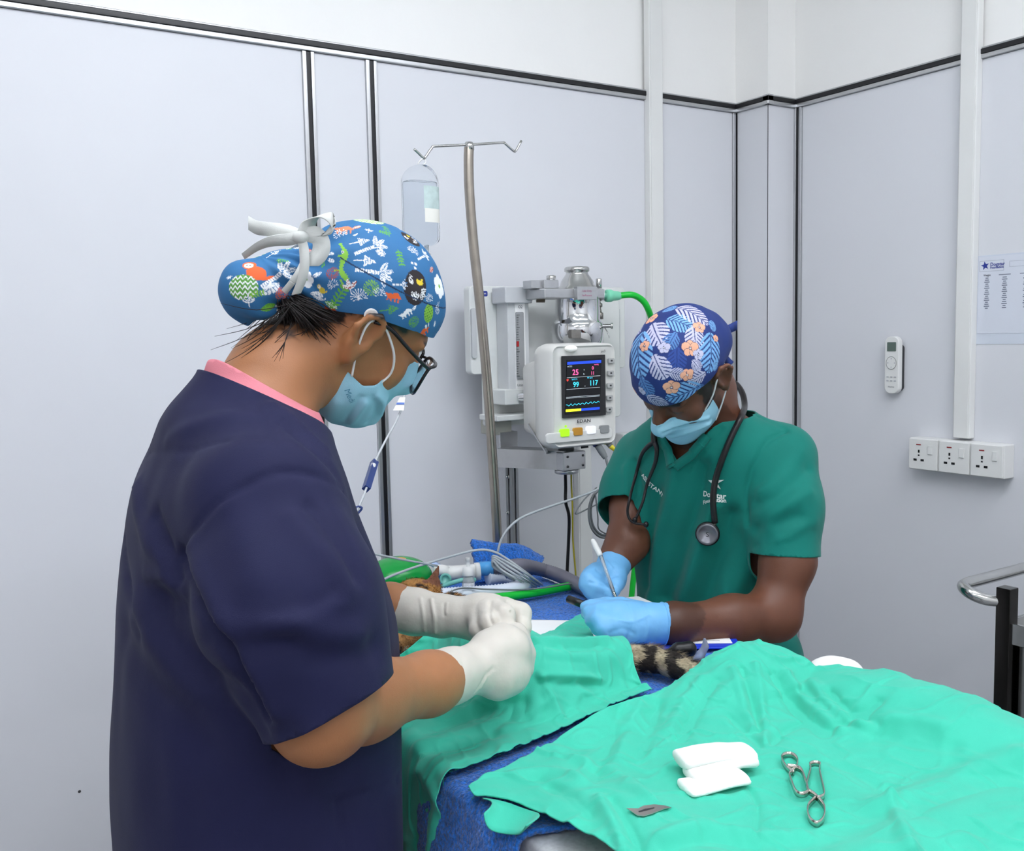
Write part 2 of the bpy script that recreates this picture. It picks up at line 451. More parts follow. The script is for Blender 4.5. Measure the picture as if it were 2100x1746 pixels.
# column
MB().box((COLX-PT, COLY-PT, 0), (COLX, WY-.02, ZP)).build('panel', m_panel, trim_col)
MB().box((COLX+.0002, COLY-PT, 0), (WX-.014, COLY, ZP)).build('panel', m_panel, trim_col)
MB().box((COLX-PT-.0004, COLY-PT-.0004, 0), (COLX-PT+.0012, COLY-PT+.0012, ZP)).build('joint_gasket', m_dark, trim_col)
strip_h(trim_col, 'y', COLY-.0235, WY-.02, COLX); strip_h(trim_col, 'x', COLX-.0235, WX-.02, COLY)
# right wall
strip_v(wall_right, 'y', COLY-.026, 0, ZP, WX)
MB().box((WX-PT, Y0, 0), (WX, COLY-.0415, ZP)).build('panel', m_panel, wall_right, bevel=0.001)
strip_h(wall_right, 'y', Y0, COLY-.012, WX)
MB().box((X0, WY-.022, 0), (COLX-.02, WY-.012, 0.09)).build('baseboard', m_alu, wall_back)
# small chip in the left panel
p = atY(163, 1624, WY-PT); MB().lathe([(0.0, 0.0), (.0035, .0001), (.002, .0012), (0, .0014)], p, (0, -1, 0), 8).build('chipped_spot', m_dark, wall_back)
# fluorescent fixtures: a white tray with a glowing wrap-around diffuser
m_lamp = M('lamp_diffuser', (240, 245, 255), .5, emit=LAMP_STRENGTH, ecol=(244, 248, 255), var=0)
for k, (lx, ly, sx, sy) in enumerate(PANEL_LIGHTS):
    c = empty('ceiling_light', (lx, ly, CEIL), 'long white ceiling light fixture '+['above the operating table', 'near the right wall', 'towards the left wall', 'behind the camera'][k], 'ceiling light', 'ceiling lights')
    MB().box((lx-sx/2-.02, ly-sy/2-.02, CEIL-.03), (lx+sx/2+.02, ly+sy/2+.02, CEIL)).build('housing', m_white, c, bevel=.003)
    MB().box((lx-sx/2, ly-sy/2, CEIL-.10), (lx+sx/2, ly+sy/2, CEIL-.03)).build('diffuser', m_lamp, c)
# cable trunking
def trunk_x(name, px0, px1, py, z0, z1, label, dep=.025):
    a, b = atY(px0, py, WY-.03)[0], atY(px1, py, WY-.03)[0]
    o = empty(name, ((a+b)/2, WY-.02, z0), label, 'trunking')
    MB().box((a, WY-PT-dep, z0), (b, WY-PT, z1)).build('channel', m_white, o, bevel=.003)
    MB().box((a+.004, WY-PT-dep-.0025, z0+.001), (b-.004, WY-PT-dep, z1)).build('lid', m_white, o, bevel=.001)
    return o
trunk_x('cable_trunking', 1329, 1357, 250, 1.12, CEIL, 'white vertical cable trunking on the back wall above the green-scrubs person')
# the socket box half hidden behind the man
a, b = atY(1273, 920, WY-.04), atY(1325, 920, WY-.04)
zt, zb = atY(1290, 888, WY-.04)[2], atY(1290, 950, WY-.04)[2]
o = empty('socket_box', (a[0], WY, zb), 'plain white wall box partly hidden between the monitor and the man', 'socket')
MB().box((a[0], WY-PT-.04, zb), (b[0], WY-PT, zt)).build('box', m_white, o, bevel=.004)
MB().box((a[0]+.012, WY-PT-.043, zb+.012), (b[0]-.012, WY-PT-.04, zt-.012)).build('cover', m_white, o, bevel=.001)
trunk_x('cable_trunking', 1184, 1212, 1060, 0.0, atY(1190, 905, WY-.03)[2], 'cream vertical trunking on the back wall below the patient monitor')
# right wall trunking
ya, yb = atX(1964, 520, WX-.03)[1], atX(1999, 520, WX-.03)[1]
zt = atX(1975, 899, WX-.03)[2]
o = empty('cable_trunking', (WX-.02, (ya+yb)/2, zt), 'white vertical cable trunking on the right wall above the sockets', 'trunking')
MB().box((WX-PT-.025, yb, zt), (WX-PT, ya, CEIL)).build('channel', m_white, o, bevel=.003)
MB().box((WX-PT-.0275, yb+.004, zt+.001), (WX-PT-.025, ya-.004, CEIL)).build('lid', m_white, o, bevel=.001)
# triple switched sockets
SW = .0925
fx = WX-PT-.045
y_left = atX(1865, 930, fx)[1]; z_top = atX(1866, 897, fx)[2]
m_red = M('red_indicator', (150, 30, 34), 0.3)
for i in range(3):
    ya = y_left-i*SW; yb = ya-SW+.0012
    o = empty('power_socket', (WX-PT, (ya+yb)/2, z_top-.09), ['white universal power socket nearest the room corner, leftmost of three', 'white universal power socket in the middle of the row of three', 'white universal power socket farthest right of the row of three'][i], 'socket', 'row of white wall sockets')
    MB().box((fx, yb, z_top-.088), (WX-PT, ya, z_top)).build('box', m_white, o, bevel=.003)
    yc = (ya+yb)/2
    MB().box((fx-.006, yb+.002, z_top-.086), (fx, ya-.002, z_top-.002)).build('face_plate', m_white, o, bevel=.002)
    f = fx-.0062
    MB().box((f-.003, yc-.030, z_top-.042), (f, yc-.017, z_top-.018)).build('switch', m_white, o, bevel=.001)
    MB().box((f-.0008, yc+.006, z_top-.019), (f, yc+.020, z_top-.016)).build('indicator_lamp', m_red, o)
    for (du, dv, w, h) in ((.012, -.036, .005, .008), (.012, -.047, .005, .004), (.023, -.060, .010, .006), (.001, -.060, .010, .006)):
        MB().box((f-.0004, yc+du-w/2, z_top+dv-h/2), (f, yc+du+w/2, z_top+dv+h/2)).build('socket_hole', m_blackp, o)
# air conditioner remote in its holder
c = atX(1829, 749, WX-.04); ph = .162; pw = .047
o = empty('remote_control', (WX-PT, c[1], c[2]-ph/2), 'white air conditioner remote with a small grey screen in a wall holder', 'remote control')
def rrect(w, h, r, n=6):
    out = []
    for cx_, cy_, a0 in ((w/2-r, h/2-r, 0), (-w/2+r, h/2-r, 90), (-w/2+r, -h/2+r, 180), (w/2-r, -h/2+r, 270)):
        for k in range(n+1):
            a = math.radians(a0+90*k/n); out.append((cx_+r*math.cos(a), cy_+r*math.sin(a)))
    return out
def plate(poly, f0, f1, c): return MB().prism([(c[1]+u, c[2]+v) for u, v in poly], f0, f1, 'x')
plate(rrect(pw, ph, .018), WX-.042, WX-.024, c).build('body', m_white, o, bevel=.003)
plate(rrect(pw-.004, ph-.03, .012), WX-.026, WX-PT, c+np.array([0, 0, -.008])).build('holder', m_dark, o, bevel=.002)
m_lcd = M('grey_green_lcd', (96, 112, 104), 0.25)
plate(rrect(.029, .026, .002), WX-.0428, WX-.0415, c+np.array([0, 0, .052])).build('screen', m_lcd, o)
plate(rrect(.033, .036, .016), WX-.0434, WX-.0415, c+np.array([0, 0, .006])).build('control_pad', m_white, o, bevel=.0006)
MB().tube([(WX-.0432, c[1]+.0165*math.cos(t), c[2]+.006+.018*math.sin(t)) for t in np.linspace(0, 2*math.pi, 25)[:-1]], .0006, 5, closed=True).build('pad_ring', m_dark, o)
for r_ in range(2):
    for k in range(3): plate(rrect(.007, .003, .0012, 3), WX-.0428, WX-.0415, c+np.array([0, (k-1)*.012, -.034-.011*r_])).build('button', M('grey_print', (170, 172, 178), .5), o)
for dy, dz in ((0, .012), (0, -.012), (.011, 0), (-.011, 0)): plate(rrect(.003, .003, .001, 2), WX-.0438, WX-.0415, c+np.array([0, dy, .006+dz])).build('button', MATS['grey_print'], o)
flat_text('lettering', 'Hisense', (WX-.0424, c[1], c[2]-.062), (0, -1, 0), (0, 0, 1), .0065, m_ink, o)
# paper chart in a sleeve
pa, pb = atX(2003, 530, WX-PT-.002), atX(2003, 706, WX-PT-.002)
yl = pa[1]; yr = yl-.30; zt, zb = atX(2020, 524, WX-PT-.002)[2], pb[2]
o = empty('wall_chart', (WX-PT, yl, zb), 'printed dosage chart with a blue star logo taped on the right wall', 'poster')
MB().box((WX-PT-.0012, yr, zb), (WX-PT, yl, zt)).build('plastic_sleeve', M('clear_sleeve', (214, 220, 232), .2, var=.01), o)
fxx = WX-PT-.0016
MB().box((fxx-.0004, yr, zb+.028), (fxx, yl-.006, zt-.004)).build('paper', M('chart_paper', (218, 222, 233), .7, var=.01), o)
m_blue_ink = M('blue_print', (40, 58, 150), .6); m_grey_ink = M('grey_print_dark', (118, 124, 142), .7)
fz = fxx-.0006
def star(c, r, e1, e2, r2=.42, n=5, rot=90):
    pts = []
    for k in range(2*n):
        a = math.radians(rot+180.0*k/n); rr = r if k % 2 == 0 else r*r2
        pts.append(np.array(c)+np.array(e1)*rr*math.cos(a)+np.array(e2)*rr*math.sin(a))
    return pts
E1, E2 = np.array([0, -1.0, 0]), np.array([0, 0, 1.0])
sc_ = np.array([fz, yl-.024, zt-.027]); pts = star(sc_, .012, E1, E2, rot=100)
mesh_obj('star_logo', [sc_]+pts, [(0, i+1, (i+1) % 10+1) for i in range(10)], m_blue_ink, o)
flat_text('lettering', 'Dogstar', (fz, yl-.038, zt-.025), E1, E2, .012, m_blue_ink, o, .0003, 'LEFT')
flat_text('lettering', 'Foundation', (fz, yl-.038, zt-.033), E1, E2, .008, m_blue_ink, o, .0003, 'LEFT')
b = MB()
for u0, u1, v0, v1 in ((.009, .075, -.015, -.0145), (.009, .075, -.042, -.0415), (.009, .0095, -.042, -.0145), (.0745, .075, -.042, -.0145), (.09, .3, -.020, -.0195), (.09, .3, -.034, -.0335), (.09, .0905, -.034, -.0195)):
    b.box((fz, yl-u1, zt+v0), (fz+.0003, yl-u0, zt+v1))
b.build('ruled_box', m_grey_ink, o)
flat_text('lettering', 'Weight', (fz, yl-.030, zt-.052), E1, E2, .0065, m_ink, o, .0002)
for u in (.030, .078, .134, .19, .25):
    b = MB()
    if u > .03: b.box((fz, yl-u-.016, zt-.0535), (fz+.0003, yl-u+.016, zt-.0515))
    for k in range(16):
        w_ = .004+.0016*((k*7+int(u*100)) % 3); b.box((fz, yl-u-w_, zt-.0605-.0052*k), (fz+.0003, yl-u+w_, zt-.0580-.0052*k))
    b.build('printed_rows', m_grey_ink, o)
# ================================================================ operating table
TT = 0.912        # steel table top height
TX0, TX1, TY0, TY1 = 0.575, 1.235, 0.52, 1.965
tbl = empty('operating_table', ((TX0+TX1)/2, (TY0+TY1)/2, 0), 'steel-topped veterinary operating table on a white pedestal under the towel and drapes', 'operating table')
MB().prism([(TX0+u, v) for u, v in ((0, TT-.03), (0, TT), (TX1-TX0, TT), (TX1-TX0, TT-.03))], TY0, TY1, 'y').build('table_top', M('speckled_grey_laminate', (196, 196, 200), .45, var=.12, vscale=180), tbl, bevel=.006)
MB().box((TX0+.04, TY0+.05, TT-.075), (TX1-.04, TY1-.05, TT-.03)).build('top_frame', m_white, tbl, bevel=.004)
cxm, cym = .78, 1.28
MB().box((cxm-.09, cym-.14, .10), (cxm+.13, cym+.22, TT-.075)).build('pedestal', m_white, tbl, bevel=.01)
MB().box((TX0+.02, cym-.42, 0), (TX1-.08, cym+.42, .10)).build('base', m_white, tbl, bevel=.015)
# crank seen below the hanging drape
q = atd(862, 1722, 1.32)
MB().lathe([(.0, -.02), (.014, -.018), (.018, 0), (.014, .02), (0, .024)], (TX0+.06, 1.02, .80), (-1, 0, 0), 14).build('lock_knob', m_white, tbl, True)
# legs at the near end
for (x, y) in ((TX0+.07, TY0+.09), (TX1-.06, TY0+.09)):
    MB().box((x-.016, y-.016, 0), (x+.016, y+.016, TT-.03)).build('leg', m_steel_d, tbl, bevel=.002)
MB().box((TX0+.07, TY0+.08, .30), (TX1-.06, TY0+.10, .33)).build('cross_bar', m_steel_d, tbl, bevel=.002)

# ---------------------------------------------------------------- terry towel over the table
def terry(name, P, label, mat=m_towel, thick=.007, group=None):
    n0, n1 = P.shape[:2]; V = P.reshape(-1, 3).copy(); I = np.arange(n0*n1).reshape(n0, n1)
    F = np.stack([I[:-1, :-1], I[1:, :-1], I[1:, 1:], I[:-1, 1:]], -1).reshape(-1, 4)
    Nn = vnormals(V, F); V = V+Nn*(noise(V, 130)*.0013+noise(V, 260)*.0011+noise(V, 22)*.002)[:, None]
    o = mesh_obj(name, V, F, mat, None, True); md = o.modifiers.new('t', 'SOLIDIFY'); md.thickness = thick; md.offset = -1
    return tag(o, label, 'towel', group)
nu, nv = 330, 420
yy = np.linspace(.885, TY1+.012, nv); P = np.zeros((nu, nv, 3))
for j, y in enumerate(yy):
    # profile across the table: hang at both long sides; the near end runs askew
    hl = .11+.05*np.exp(-((y-.98)/.16)**2)+.010*math.sin(y*23); hr = .035+.012*math.sin(y*17+1)
    w = (TX1-TX0); L_ = hl+w+hr; s = np.linspace(0, L_, nu); r = .016
    x = np.where(s < hl, TX0-.016-.010*np.sin(y*19)**2*np.clip((hl-s)/.06, 0, 1)-.03*np.exp(-((y-.98)/.12)**2)*np.clip((hl-s)/.12, 0, 1), np.where(s > hl+w, TX1+.012+.006*np.sin(y*14), TX0-.012+(s-hl)*(w+.024)/w))
    z = np.where(s < hl, TT+.008-(hl-s), np.where(s > hl+w, TT+.008-(s-hl-w), TT+.008))
    # round the edges
    kk = np.ones(9)/9; x = np.convolve(np.pad(x, 4, mode='edge'), kk, 'valid'); z = np.convolve(np.pad(z, 4, mode='edge'), kk, 'valid')
    yoff = (1-np.clip((x-.5)/.7, 0, 1))*.0
    P[:, j] = np.stack([x, np.full(nu, y)-.17*np.clip((x-TX0)/w, 0, 1)*np.clip((1.4-y)/.5, 0, 1), z], -1)
P[:, :, 2] += (noise(P.reshape(-1, 3)*[1, 1, .3], 9)*.004).reshape(nu, nv)+.003
terry('blue_towel', P, 'blue terry towel spread over the operating table under the drapes')
ZS = TT+.016      # top of the towel

# folded blue towel at the head end
c = onz(1040, 1165, ZS); nu2, nv2 = 90, 70; P = np.zeros((nu2, nv2, 3))
A_ = atY(985, 1150, 1.93); B_ = atY(1110, 1160, 1.93)
for i in range(nu2):
    u = i/(nu2-1)
    for j in range(nv2):
        v = j/(nv2-1)           # rises as an arch, then falls behind
        px = 972+142*u; base = 1175+6*u
        top = (1108+8*math.sin(u*3)+40*max(0, u-.62)**1.2*3.0)
        ph = v*2.0
        zfrac = math.sin(min(ph, 1.0)*math.pi/2) if ph <= 1 else 1-(ph-1)**2
        yb = 1.86+.05*min(ph, 1)+.09*max(0, ph-1)
        q0 = atY(px, base, yb); q1 = atY(px, top, yb)
        zz = ZS+.002+(max(q1[2], ZS+.004)-ZS)*zfrac
        P[i, j] = (q0[0]+.004*math.sin(v*9+u*4), yb, zz)
terry('blue_towel', P, 'folded blue terry towel standing up at the far end of the table', thick=.012)

# ---------------------------------------------------------------- cloth draping by relaxation
def bump(X, Y, cx, cy, rx, ry, h, ang=0.0):
    c, s = math.cos(ang), math.sin(ang); u = (X-cx)*c+(Y-cy)*s; v = -(X-cx)*s+(Y-cy)*c
    return h*np.exp(-((u/rx)**2+(v/ry)**2)**1.2)
def coons(b, r, t, l, n):
    """boundary curves (bottom, right, top, left) sampled to an n x n patch; each curve is a polyline"""
    def rs(c):
        c = spline(np.array(c, float), 8) if len(c) > 2 else np.array(c, float)
        d = np.r_[0, np.cumsum(np.linalg.norm(np.diff(c, axis=0), axis=1))]; u = np.linspace(0, d[-1], n)
        return np.stack([np.interp(u, d, c[:, k]) for k in range(c.shape[1])], -1)
    B, R_, T, L_ = rs(b), rs(r), rs(t), rs(l); u = np.linspace(0, 1, n)[:, None, None]; v = np.linspace(0, 1, n)[None, :, None]
    return (1-v)*B[:, None]+v*T[:, None]+(1-u)*L_[None]+u*R_[None]-((1-u)*(1-v)*B[0]+u*(1-v)*B[-1]+(1-u)*v*T[0]+u*v*T[-1])
def drape(P, hfun, steps=90, iters=10, slack=1.03, seed=1, fr=.6, free=None, stiff=.6, pin=None):
    n = P.shape[0]; r_ = np.random.default_rng(seed); X = P.copy(); V = np.zeros_like(X); dt = 1/60
    wr = (noise(np.c_[P[..., 0].ravel(), P[..., 1].ravel(), np.full(n*n, seed*1.7)], 11).reshape(n, n)+1)*.5
    sl = 1+(slack-1)*2*wr
    def rl(a, b, sa): return np.linalg.norm(P[a]-P[b], axis=-1)*sa
    S = slice
    pairs = []
    for (di, dj, st) in ((1, 0, 1.0), (0, 1, 1.0), (1, 1, .6), (1, -1, .6), (2, 0, stiff), (0, 2, stiff)):
        ii, jj = np.meshgrid(np.arange(n), np.arange(n), indexing='ij'); ok = (ii+di < n) & (jj+dj < n) & (jj+dj >= 0)
        a = (ii*n+jj)[ok]; b = ((ii+di)*n+jj+dj)[ok]
        colr = ((ii[ok]//max(di, 1)) % 2) if di else ((jj[ok]//max(dj, 1)) % 2)
        for c in (0, 1):
            m = colr == c; pairs.append((a[m], b[m], st))
    Pf = P.reshape(-1, 3); slf = sl.ravel()
    rest = [np.linalg.norm(Pf[a]-Pf[b], axis=1)*(slf[a]+slf[b])*.5 for a, b, st in pairs]
    X = X.reshape(-1, 3); V = V.reshape(-1, 3); X[:, 2] += r_.normal(0, .0015, len(X))
    home = X.copy()
    for s in range(steps):
        V[:, 2] -= 9.8*dt; V *= .96; Xp = X.copy(); X = X+V*dt
        for it in range(iters):
            for (a, b, st), L0 in zip(pairs, rest):
                d = X[b]-X[a]; l = np.linalg.norm(d, axis=1)+1e-9; c = (d*((l-L0)/l*.5*st)[:, None]); X[a] += c; X[b] -= c
            h = hfun(X[:, 0], X[:, 1]); low = X[:, 2] < h
            deep = low & (h-X[:, 2] > .035) & (X[:, 0] < TX0+.06)
            X[deep, 0] = np.minimum(X[deep, 0], TX0-.020); low &= ~deep
            deep2 = low & (h-X[:, 2] > .035) & (X[:, 0] > TX1-.06); X[deep2, 0] = np.maximum(X[deep2, 0], TX1+.020); low &= ~deep2
            deep3 = low & (h-X[:, 2] > .035) & (X[:, 1] < TY0+.06); X[deep3, 1] = np.minimum(X[deep3, 1], TY0-.004); low &= ~deep3
            X[low, 2] = h[low]
            X[low, :2] = X[low, :2]*(1-fr)+Xp[low, :2]*fr
            if pin is not None: X[pin, :2] = X[pin, :2]*.3+home[pin, :2]*.7
        V = (X-Xp)/dt
    return X.reshape(n, n, 3)
def pins(P, sides):
    """edge points that rest on the table top keep their place"""
    n = P.shape[0]; I = np.arange(n*n).reshape(n, n); k = []
    if 'r' in sides: k.append(I[-1, :])
    if 'l' in sides: k.append(I[0, :])
    if 't' in sides: k.append(I[:, -1])
    if 'b' in sides: k.append(I[:, 0])
    k = np.unique(np.concatenate(k)); Q = P.reshape(-1, 3)[k]
    return k[(Q[:, 0] > TX0+.04) & (Q[:, 0] < TX1-.02) & (Q[:, 1] > TY0+.03)]
def hang(P):
    """fold whatever reaches past the table edges straight down"""
    P = P.copy(); ex = np.maximum(TX0-.022-P[..., 0], 0); P[..., 0] += ex; P[..., 0] -= .10*ex; P[..., 2] -= ex*.995+np.where(ex > 0, np.minimum(ex*2, .03), 0)
    ex = np.maximum(P[..., 0]-TX1-.022, 0); P[..., 0] -= ex*.9; P[..., 2] -= ex*.995
    ex = np.maximum(TY0-.006-P[..., 1], 0); P[..., 1] += ex*.9; P[..., 2] -= ex*.995
    return P
def edge_drop(X, Y, soft=.02):
    """height of the table and towel, falling away outside the top"""
    out = np.maximum.reduce([TX0-.016-X, X-TX1-.016, TY0-Y, Y-TY1])
    return ZS+.002-np.clip(out, 0, .2)**1.0*16*np.clip(out/.004, 0, 1)
def cloth_obj(name, X, mat, label, thick=.0016, lev=2, pert=.0008, group=None, strokes=(), floor_=None):
    n = X.shape[0]; I = np.arange(n*n).reshape(n, n); V = X.reshape(-1, 3)
    F = np.stack([I[:-1, :-1], I[1:, :-1], I[1:, 1:], I[:-1, 1:]], -1).reshape(-1, 4)
    V = relax(V, F, 1, .35)
    V, F = subdiv(V, F, lev)
    Nn = vnormals(V, F)
    if Nn[:, 2].mean() < 0: F = F[:, ::-1].copy(); Nn = -Nn
    W3 = V+np.stack([noise(V, 7), noise(V+3.1, 7), noise(V+7.7, 7)], -1)*.02
    n1, n2, lo_ = noise(W3*[1, 1.3, 1], 15), noise(W3*[1.2, 1, 1]+1.3, 31), np.clip(.35+noise(V+5.5, 6)*1.3, 0, 1)
    V = V+Nn*(.006+.0042*np.exp(-(n1/.13)**2)*lo_+.0018*np.exp(-(n2/.16)**2)+noise(V, 45)*pert+noise(V, 90)*pert*.4)[:, None]
    if strokes:
        V = crease(V, Nn, strokes, Surf(V, F))
    if floor_ is not None:
        hv = floor_(V[:, 0], V[:, 1])+.002; V[:, 2] = np.where((V[:, 2] < hv) & (hv-V[:, 2] < .03), hv, V[:, 2])
    o = mesh_obj(name, V, F, mat, None, True); md = o.modifiers.new('t', 'SOLIDIFY'); md.thickness = thick; md.offset = 0
    return tag(o, label, 'drape', group), V, F
def hem(parent, X, mat, inset=2, name='hem_stitch'):
    """sewn hem: a row of short stitches set in from the edge"""
    n = X.shape[0]; b = MB(); k = inset
    rows = [X[k, :], X[-1-k, :], X[:, k], X[:, -1-k]]
    for rw in rows:
        q = spline(rw, 3)
        for i in range(0, len(q)-2, 3):
            b.tube([q[i]+[0, 0, .0015], q[i+2]+[0, 0, .0015]], .0006, 4)
    return b.build(name, mat, parent)
m_stitch = M('green_thread', (30, 150, 120), .8)

# the cat lies under the drape: its trunk as a chain of centres and radii
CAT_NECK = onz(925, 1262, ZS+.052)
CAT_TRUNK = [CAT_NECK, onz(962, 1300, ZS+.046), onz(1010, 1350, ZS+.044), onz(1080, 1392, ZS+.040), onz(1190, 1375, ZS+.030), onz(1300, 1350, ZS+.024), onz(1335, 1352, ZS+.024)]
CAT_RAD = [.044, .048, .052, .050, .034, .020, .020]
def h1(X, Y):
    h = edge_drop(X, Y); sh = X.shape; Q = np.stack([X.ravel(), Y.ravel()], -1); best = np.zeros(len(Q))
    for a, b, ra, rb in zip(CAT_TRUNK[:-1], CAT_TRUNK[1:], CAT_RAD[:-1], CAT_RAD[1:]):
        ba = (b-a)[:2]; t = np.clip(((Q-a[:2])@ba)/(ba@ba), 0, 1); d = np.linalg.norm(Q-a[:2]-t[:, None]*ba, axis=1); r = ra+(rb-ra)*t+.007; zc_ = a[2]+(b[2]-a[2])*t-ZS
        best = np.maximum(best, np.where(d < r, zc_+np.sqrt(np.maximum(r*r-d*d, 0)), np.maximum(0, zc_-(d-r)*2.2)))
    return h+best.reshape(sh)*np.clip((X-TX0)/.05, 0, 1)+.001
zc = ZS+.05
# drape over the cat; corners: hanging near-left, near-right, far-right, far-left
def gp(px, py, z): return onz(px, py, z)
ST1 = [([(1090, 1312), (1160, 1316), (1245, 1312)], .006, .006), ([(1090, 1326), (1170, 1330), (1250, 1326)], .007, -.005),
       ([(1108, 1386), (1205, 1390), (1332, 1384)], .006, .007), ([(1115, 1400), (1205, 1404), (1325, 1400)], .008, -.006), ([(1112, 1392), (1135, 1435), (1158, 1480)], .005, .004), ([(1060, 1345), (1130, 1352), (1200, 1360)], .008, -.003),
       ([(905, 1475), (980, 1445), (1060, 1420)], .010, .006), ([(900, 1495), (985, 1465), (1070, 1440)], .010, -.005), ([(860, 1530), (950, 1505), (1030, 1480)], .012, .005), ([(850, 1555), (940, 1535), (1010, 1510)], .012, -.005),
       ([(860, 1580), (890, 1620), (925, 1650)], .010, .006), ([(1180, 1400), (1230, 1440), (1260, 1465)], .006, .003), ([(1130, 1270), (1180, 1300), (1230, 1330)], .008, -.004), ([(1030, 1500), (1080, 1470), (1120, 1440)], .008, .004), ([(1090, 1290), (1110, 1330), (1100, 1380)], .008, -.004), ([(1240, 1330), (1270, 1370), (1280, 1410)], .006, .003)]
ST2 = [([(1440, 1395), (1405, 1440), (1375, 1500)], .010, .007), ([(1465, 1395), (1430, 1450), (1395, 1515)], .010, -.008), ([(1505, 1375), (1520, 1430), (1545, 1495)], .007, .006), ([(1520, 1372), (1540, 1430), (1560, 1500)], .006, -.006), ([(1550, 1365), (1562, 1450), (1572, 1530)], .006, .006),
       ([(1612, 1382), (1650, 1440), (1725, 1500)], .009, .008), ([(1590, 1385), (1628, 1450), (1690, 1505)], .010, -.009), ([(1665, 1400), (1705, 1450), (1765, 1490)], .008, .007), ([(1700, 1420), (1745, 1462), (1800, 1485)], .008, -.007), ([(1350, 1440), (1330, 1500), (1310, 1560)], .010, -.006), ([(1310, 1445), (1285, 1510), (1262, 1580)], .010, .006), ([(1270, 1460), (1240, 1530), (1215, 1600)], .012, -.006),
       ([(2090, 1560), (1985, 1600), (1885, 1640), (1810, 1662)], .022, .014), ([(2070, 1615), (1965, 1645), (1890, 1680)], .022, -.012), ([(1830, 1655), (1855, 1700), (1868, 1746)], .008, .008), ([(1780, 1488), (1850, 1475), (1930, 1490)], .012, .007), ([(1800, 1510), (1870, 1520), (1950, 1530)], .014, -.006), ([(1690, 1500), (1740, 1480), (1800, 1440)], .009, -.008),
       ([(1500, 1470), (1540, 1510), (1570, 1530), (1610, 1500), (1650, 1480)], .007, -.006), ([(1540, 1620), (1555, 1660), (1550, 1720)], .004, -.004), ([(1180, 1560), (1260, 1590), (1330, 1640)], .010, .006), ([(1100, 1600), (1180, 1640), (1220, 1690)], .010, -.006), ([(1060, 1590), (1130, 1585), (1200, 1600)], .010, .006), ([(1230, 1640), (1260, 1690), (1280, 1746)], .008, .007), ([(1255, 1640), (1285, 1690), (1310, 1746)], .008, -.006), ([(1360, 1720), (1450, 1700), (1540, 1715), (1640, 1720)], .012, .008), ([(1370, 1740), (1450, 1725), (1540, 1738)], .012, -.006), ([(1900, 1690), (1960, 1680), (2010, 1700)], .012, -.008), ([(1130, 1510), (1200, 1530), (1280, 1500)], .010, -.005), ([(1700, 1560), (1780, 1600), (1830, 1640)], .010, -.004)]
c_nl = np.array([TX0-.03, 1.10, ZS+.0]); 
D1_b = [(.345, 1.02, ZS+.03), gp(1000, 1592, ZS)+[0, .02, .01], gp(1337, 1424, ZS)+[.0, 0, .01]]
D1_r = [D1_b[-1], gp(1300, 1347, ZS+.045), gp(1232, 1312, ZS+.02), gp(1195, 1259, ZS+.008)]
D1_t = [(.36, 1.50, ZS+.03), gp(905, 1318, ZS+.04), gp(1060, 1300, ZS+.03), gp(1195, 1259, ZS+.008)]
D1_l = [D1_b[0], (.345, 1.28, ZS+.03), D1_t[0]]
P1 = coons(D1_b, D1_r, D1_t, D1_l, 84)
P1[..., 2] += .03
P1 = hang(P1)
X1 = drape(P1, h1, steps=60, iters=8, slack=1.028, seed=3, pin=pins(P1, 'rtb'))
d1, V1, F1 = cloth_obj('surgical_drape', X1, m_green, 'wrinkled green surgical drape covering the cat below the gloved hands', strokes=ST1, floor_=h1)
hem(d1, X1, m_stitch)
# instrument drape
def h2(X, Y):
    h = edge_drop(X, Y)
    b = np.zeros_like(X)
    for c in ((1.13, 1.05, .16, .085, .060, .2), (1.16, .80, .085, .20, .050, 0), (.86, 1.12, .12, .06, .028, .3), (.66, .80, .06, .13, .016, 0), (.90, .60, .2, .04, .022, 0)): b = np.maximum(b, bump(X, Y, *c))
    n1 = noise(np.c_[X.ravel(), Y.ravel(), np.full(X.size, 3.3)], 16).reshape(X.shape)
    return h+b+.004+.006*np.abs(n1)*np.clip(b/.02, 0, 1)
from_d1 = None
D2_l = [(.548, .985, ZS+.01), gp(1175, 1490, ZS+.02), gp(1420, 1372, ZS+.04), gp(1530, 1343, ZS+.05)]
D2_t = [D2_l[-1], gp(1700, 1388, ZS+.03), gp(1900, 1440, ZS+.01), (1.345, .60, ZS-.02)]
D2_b = [D2_l[0], gp(1085, 1672, ZS)+[-.004, 0, .01], gp(1235, 1756, ZS)+[0, 0, .01], gp(1420, 1850, ZS)+[0, 0, .01], (.86, .445, ZS+.01)]
D2_r = [D2_b[-1], (1.1, .455, ZS), D2_t[-1]]
P2 = coons(D2_b, D2_r, D2_t, D2_l, 84)
P2[..., 2] += .05
P2 = hang(P2)
X2 = drape(P2, h2, steps=60, iters=8, slack=1.035, seed=5, pin=pins(P2, 'ltb'))
d2, V2, F2 = cloth_obj('surgical_drape', X2, m_green, 'rumpled green instrument drape spread over the near end of the table', strokes=ST2, floor_=h2)
hem(d2, X2, m_stitch)
S2 = Surf(V2, F2); S1 = Surf(V1, F1)

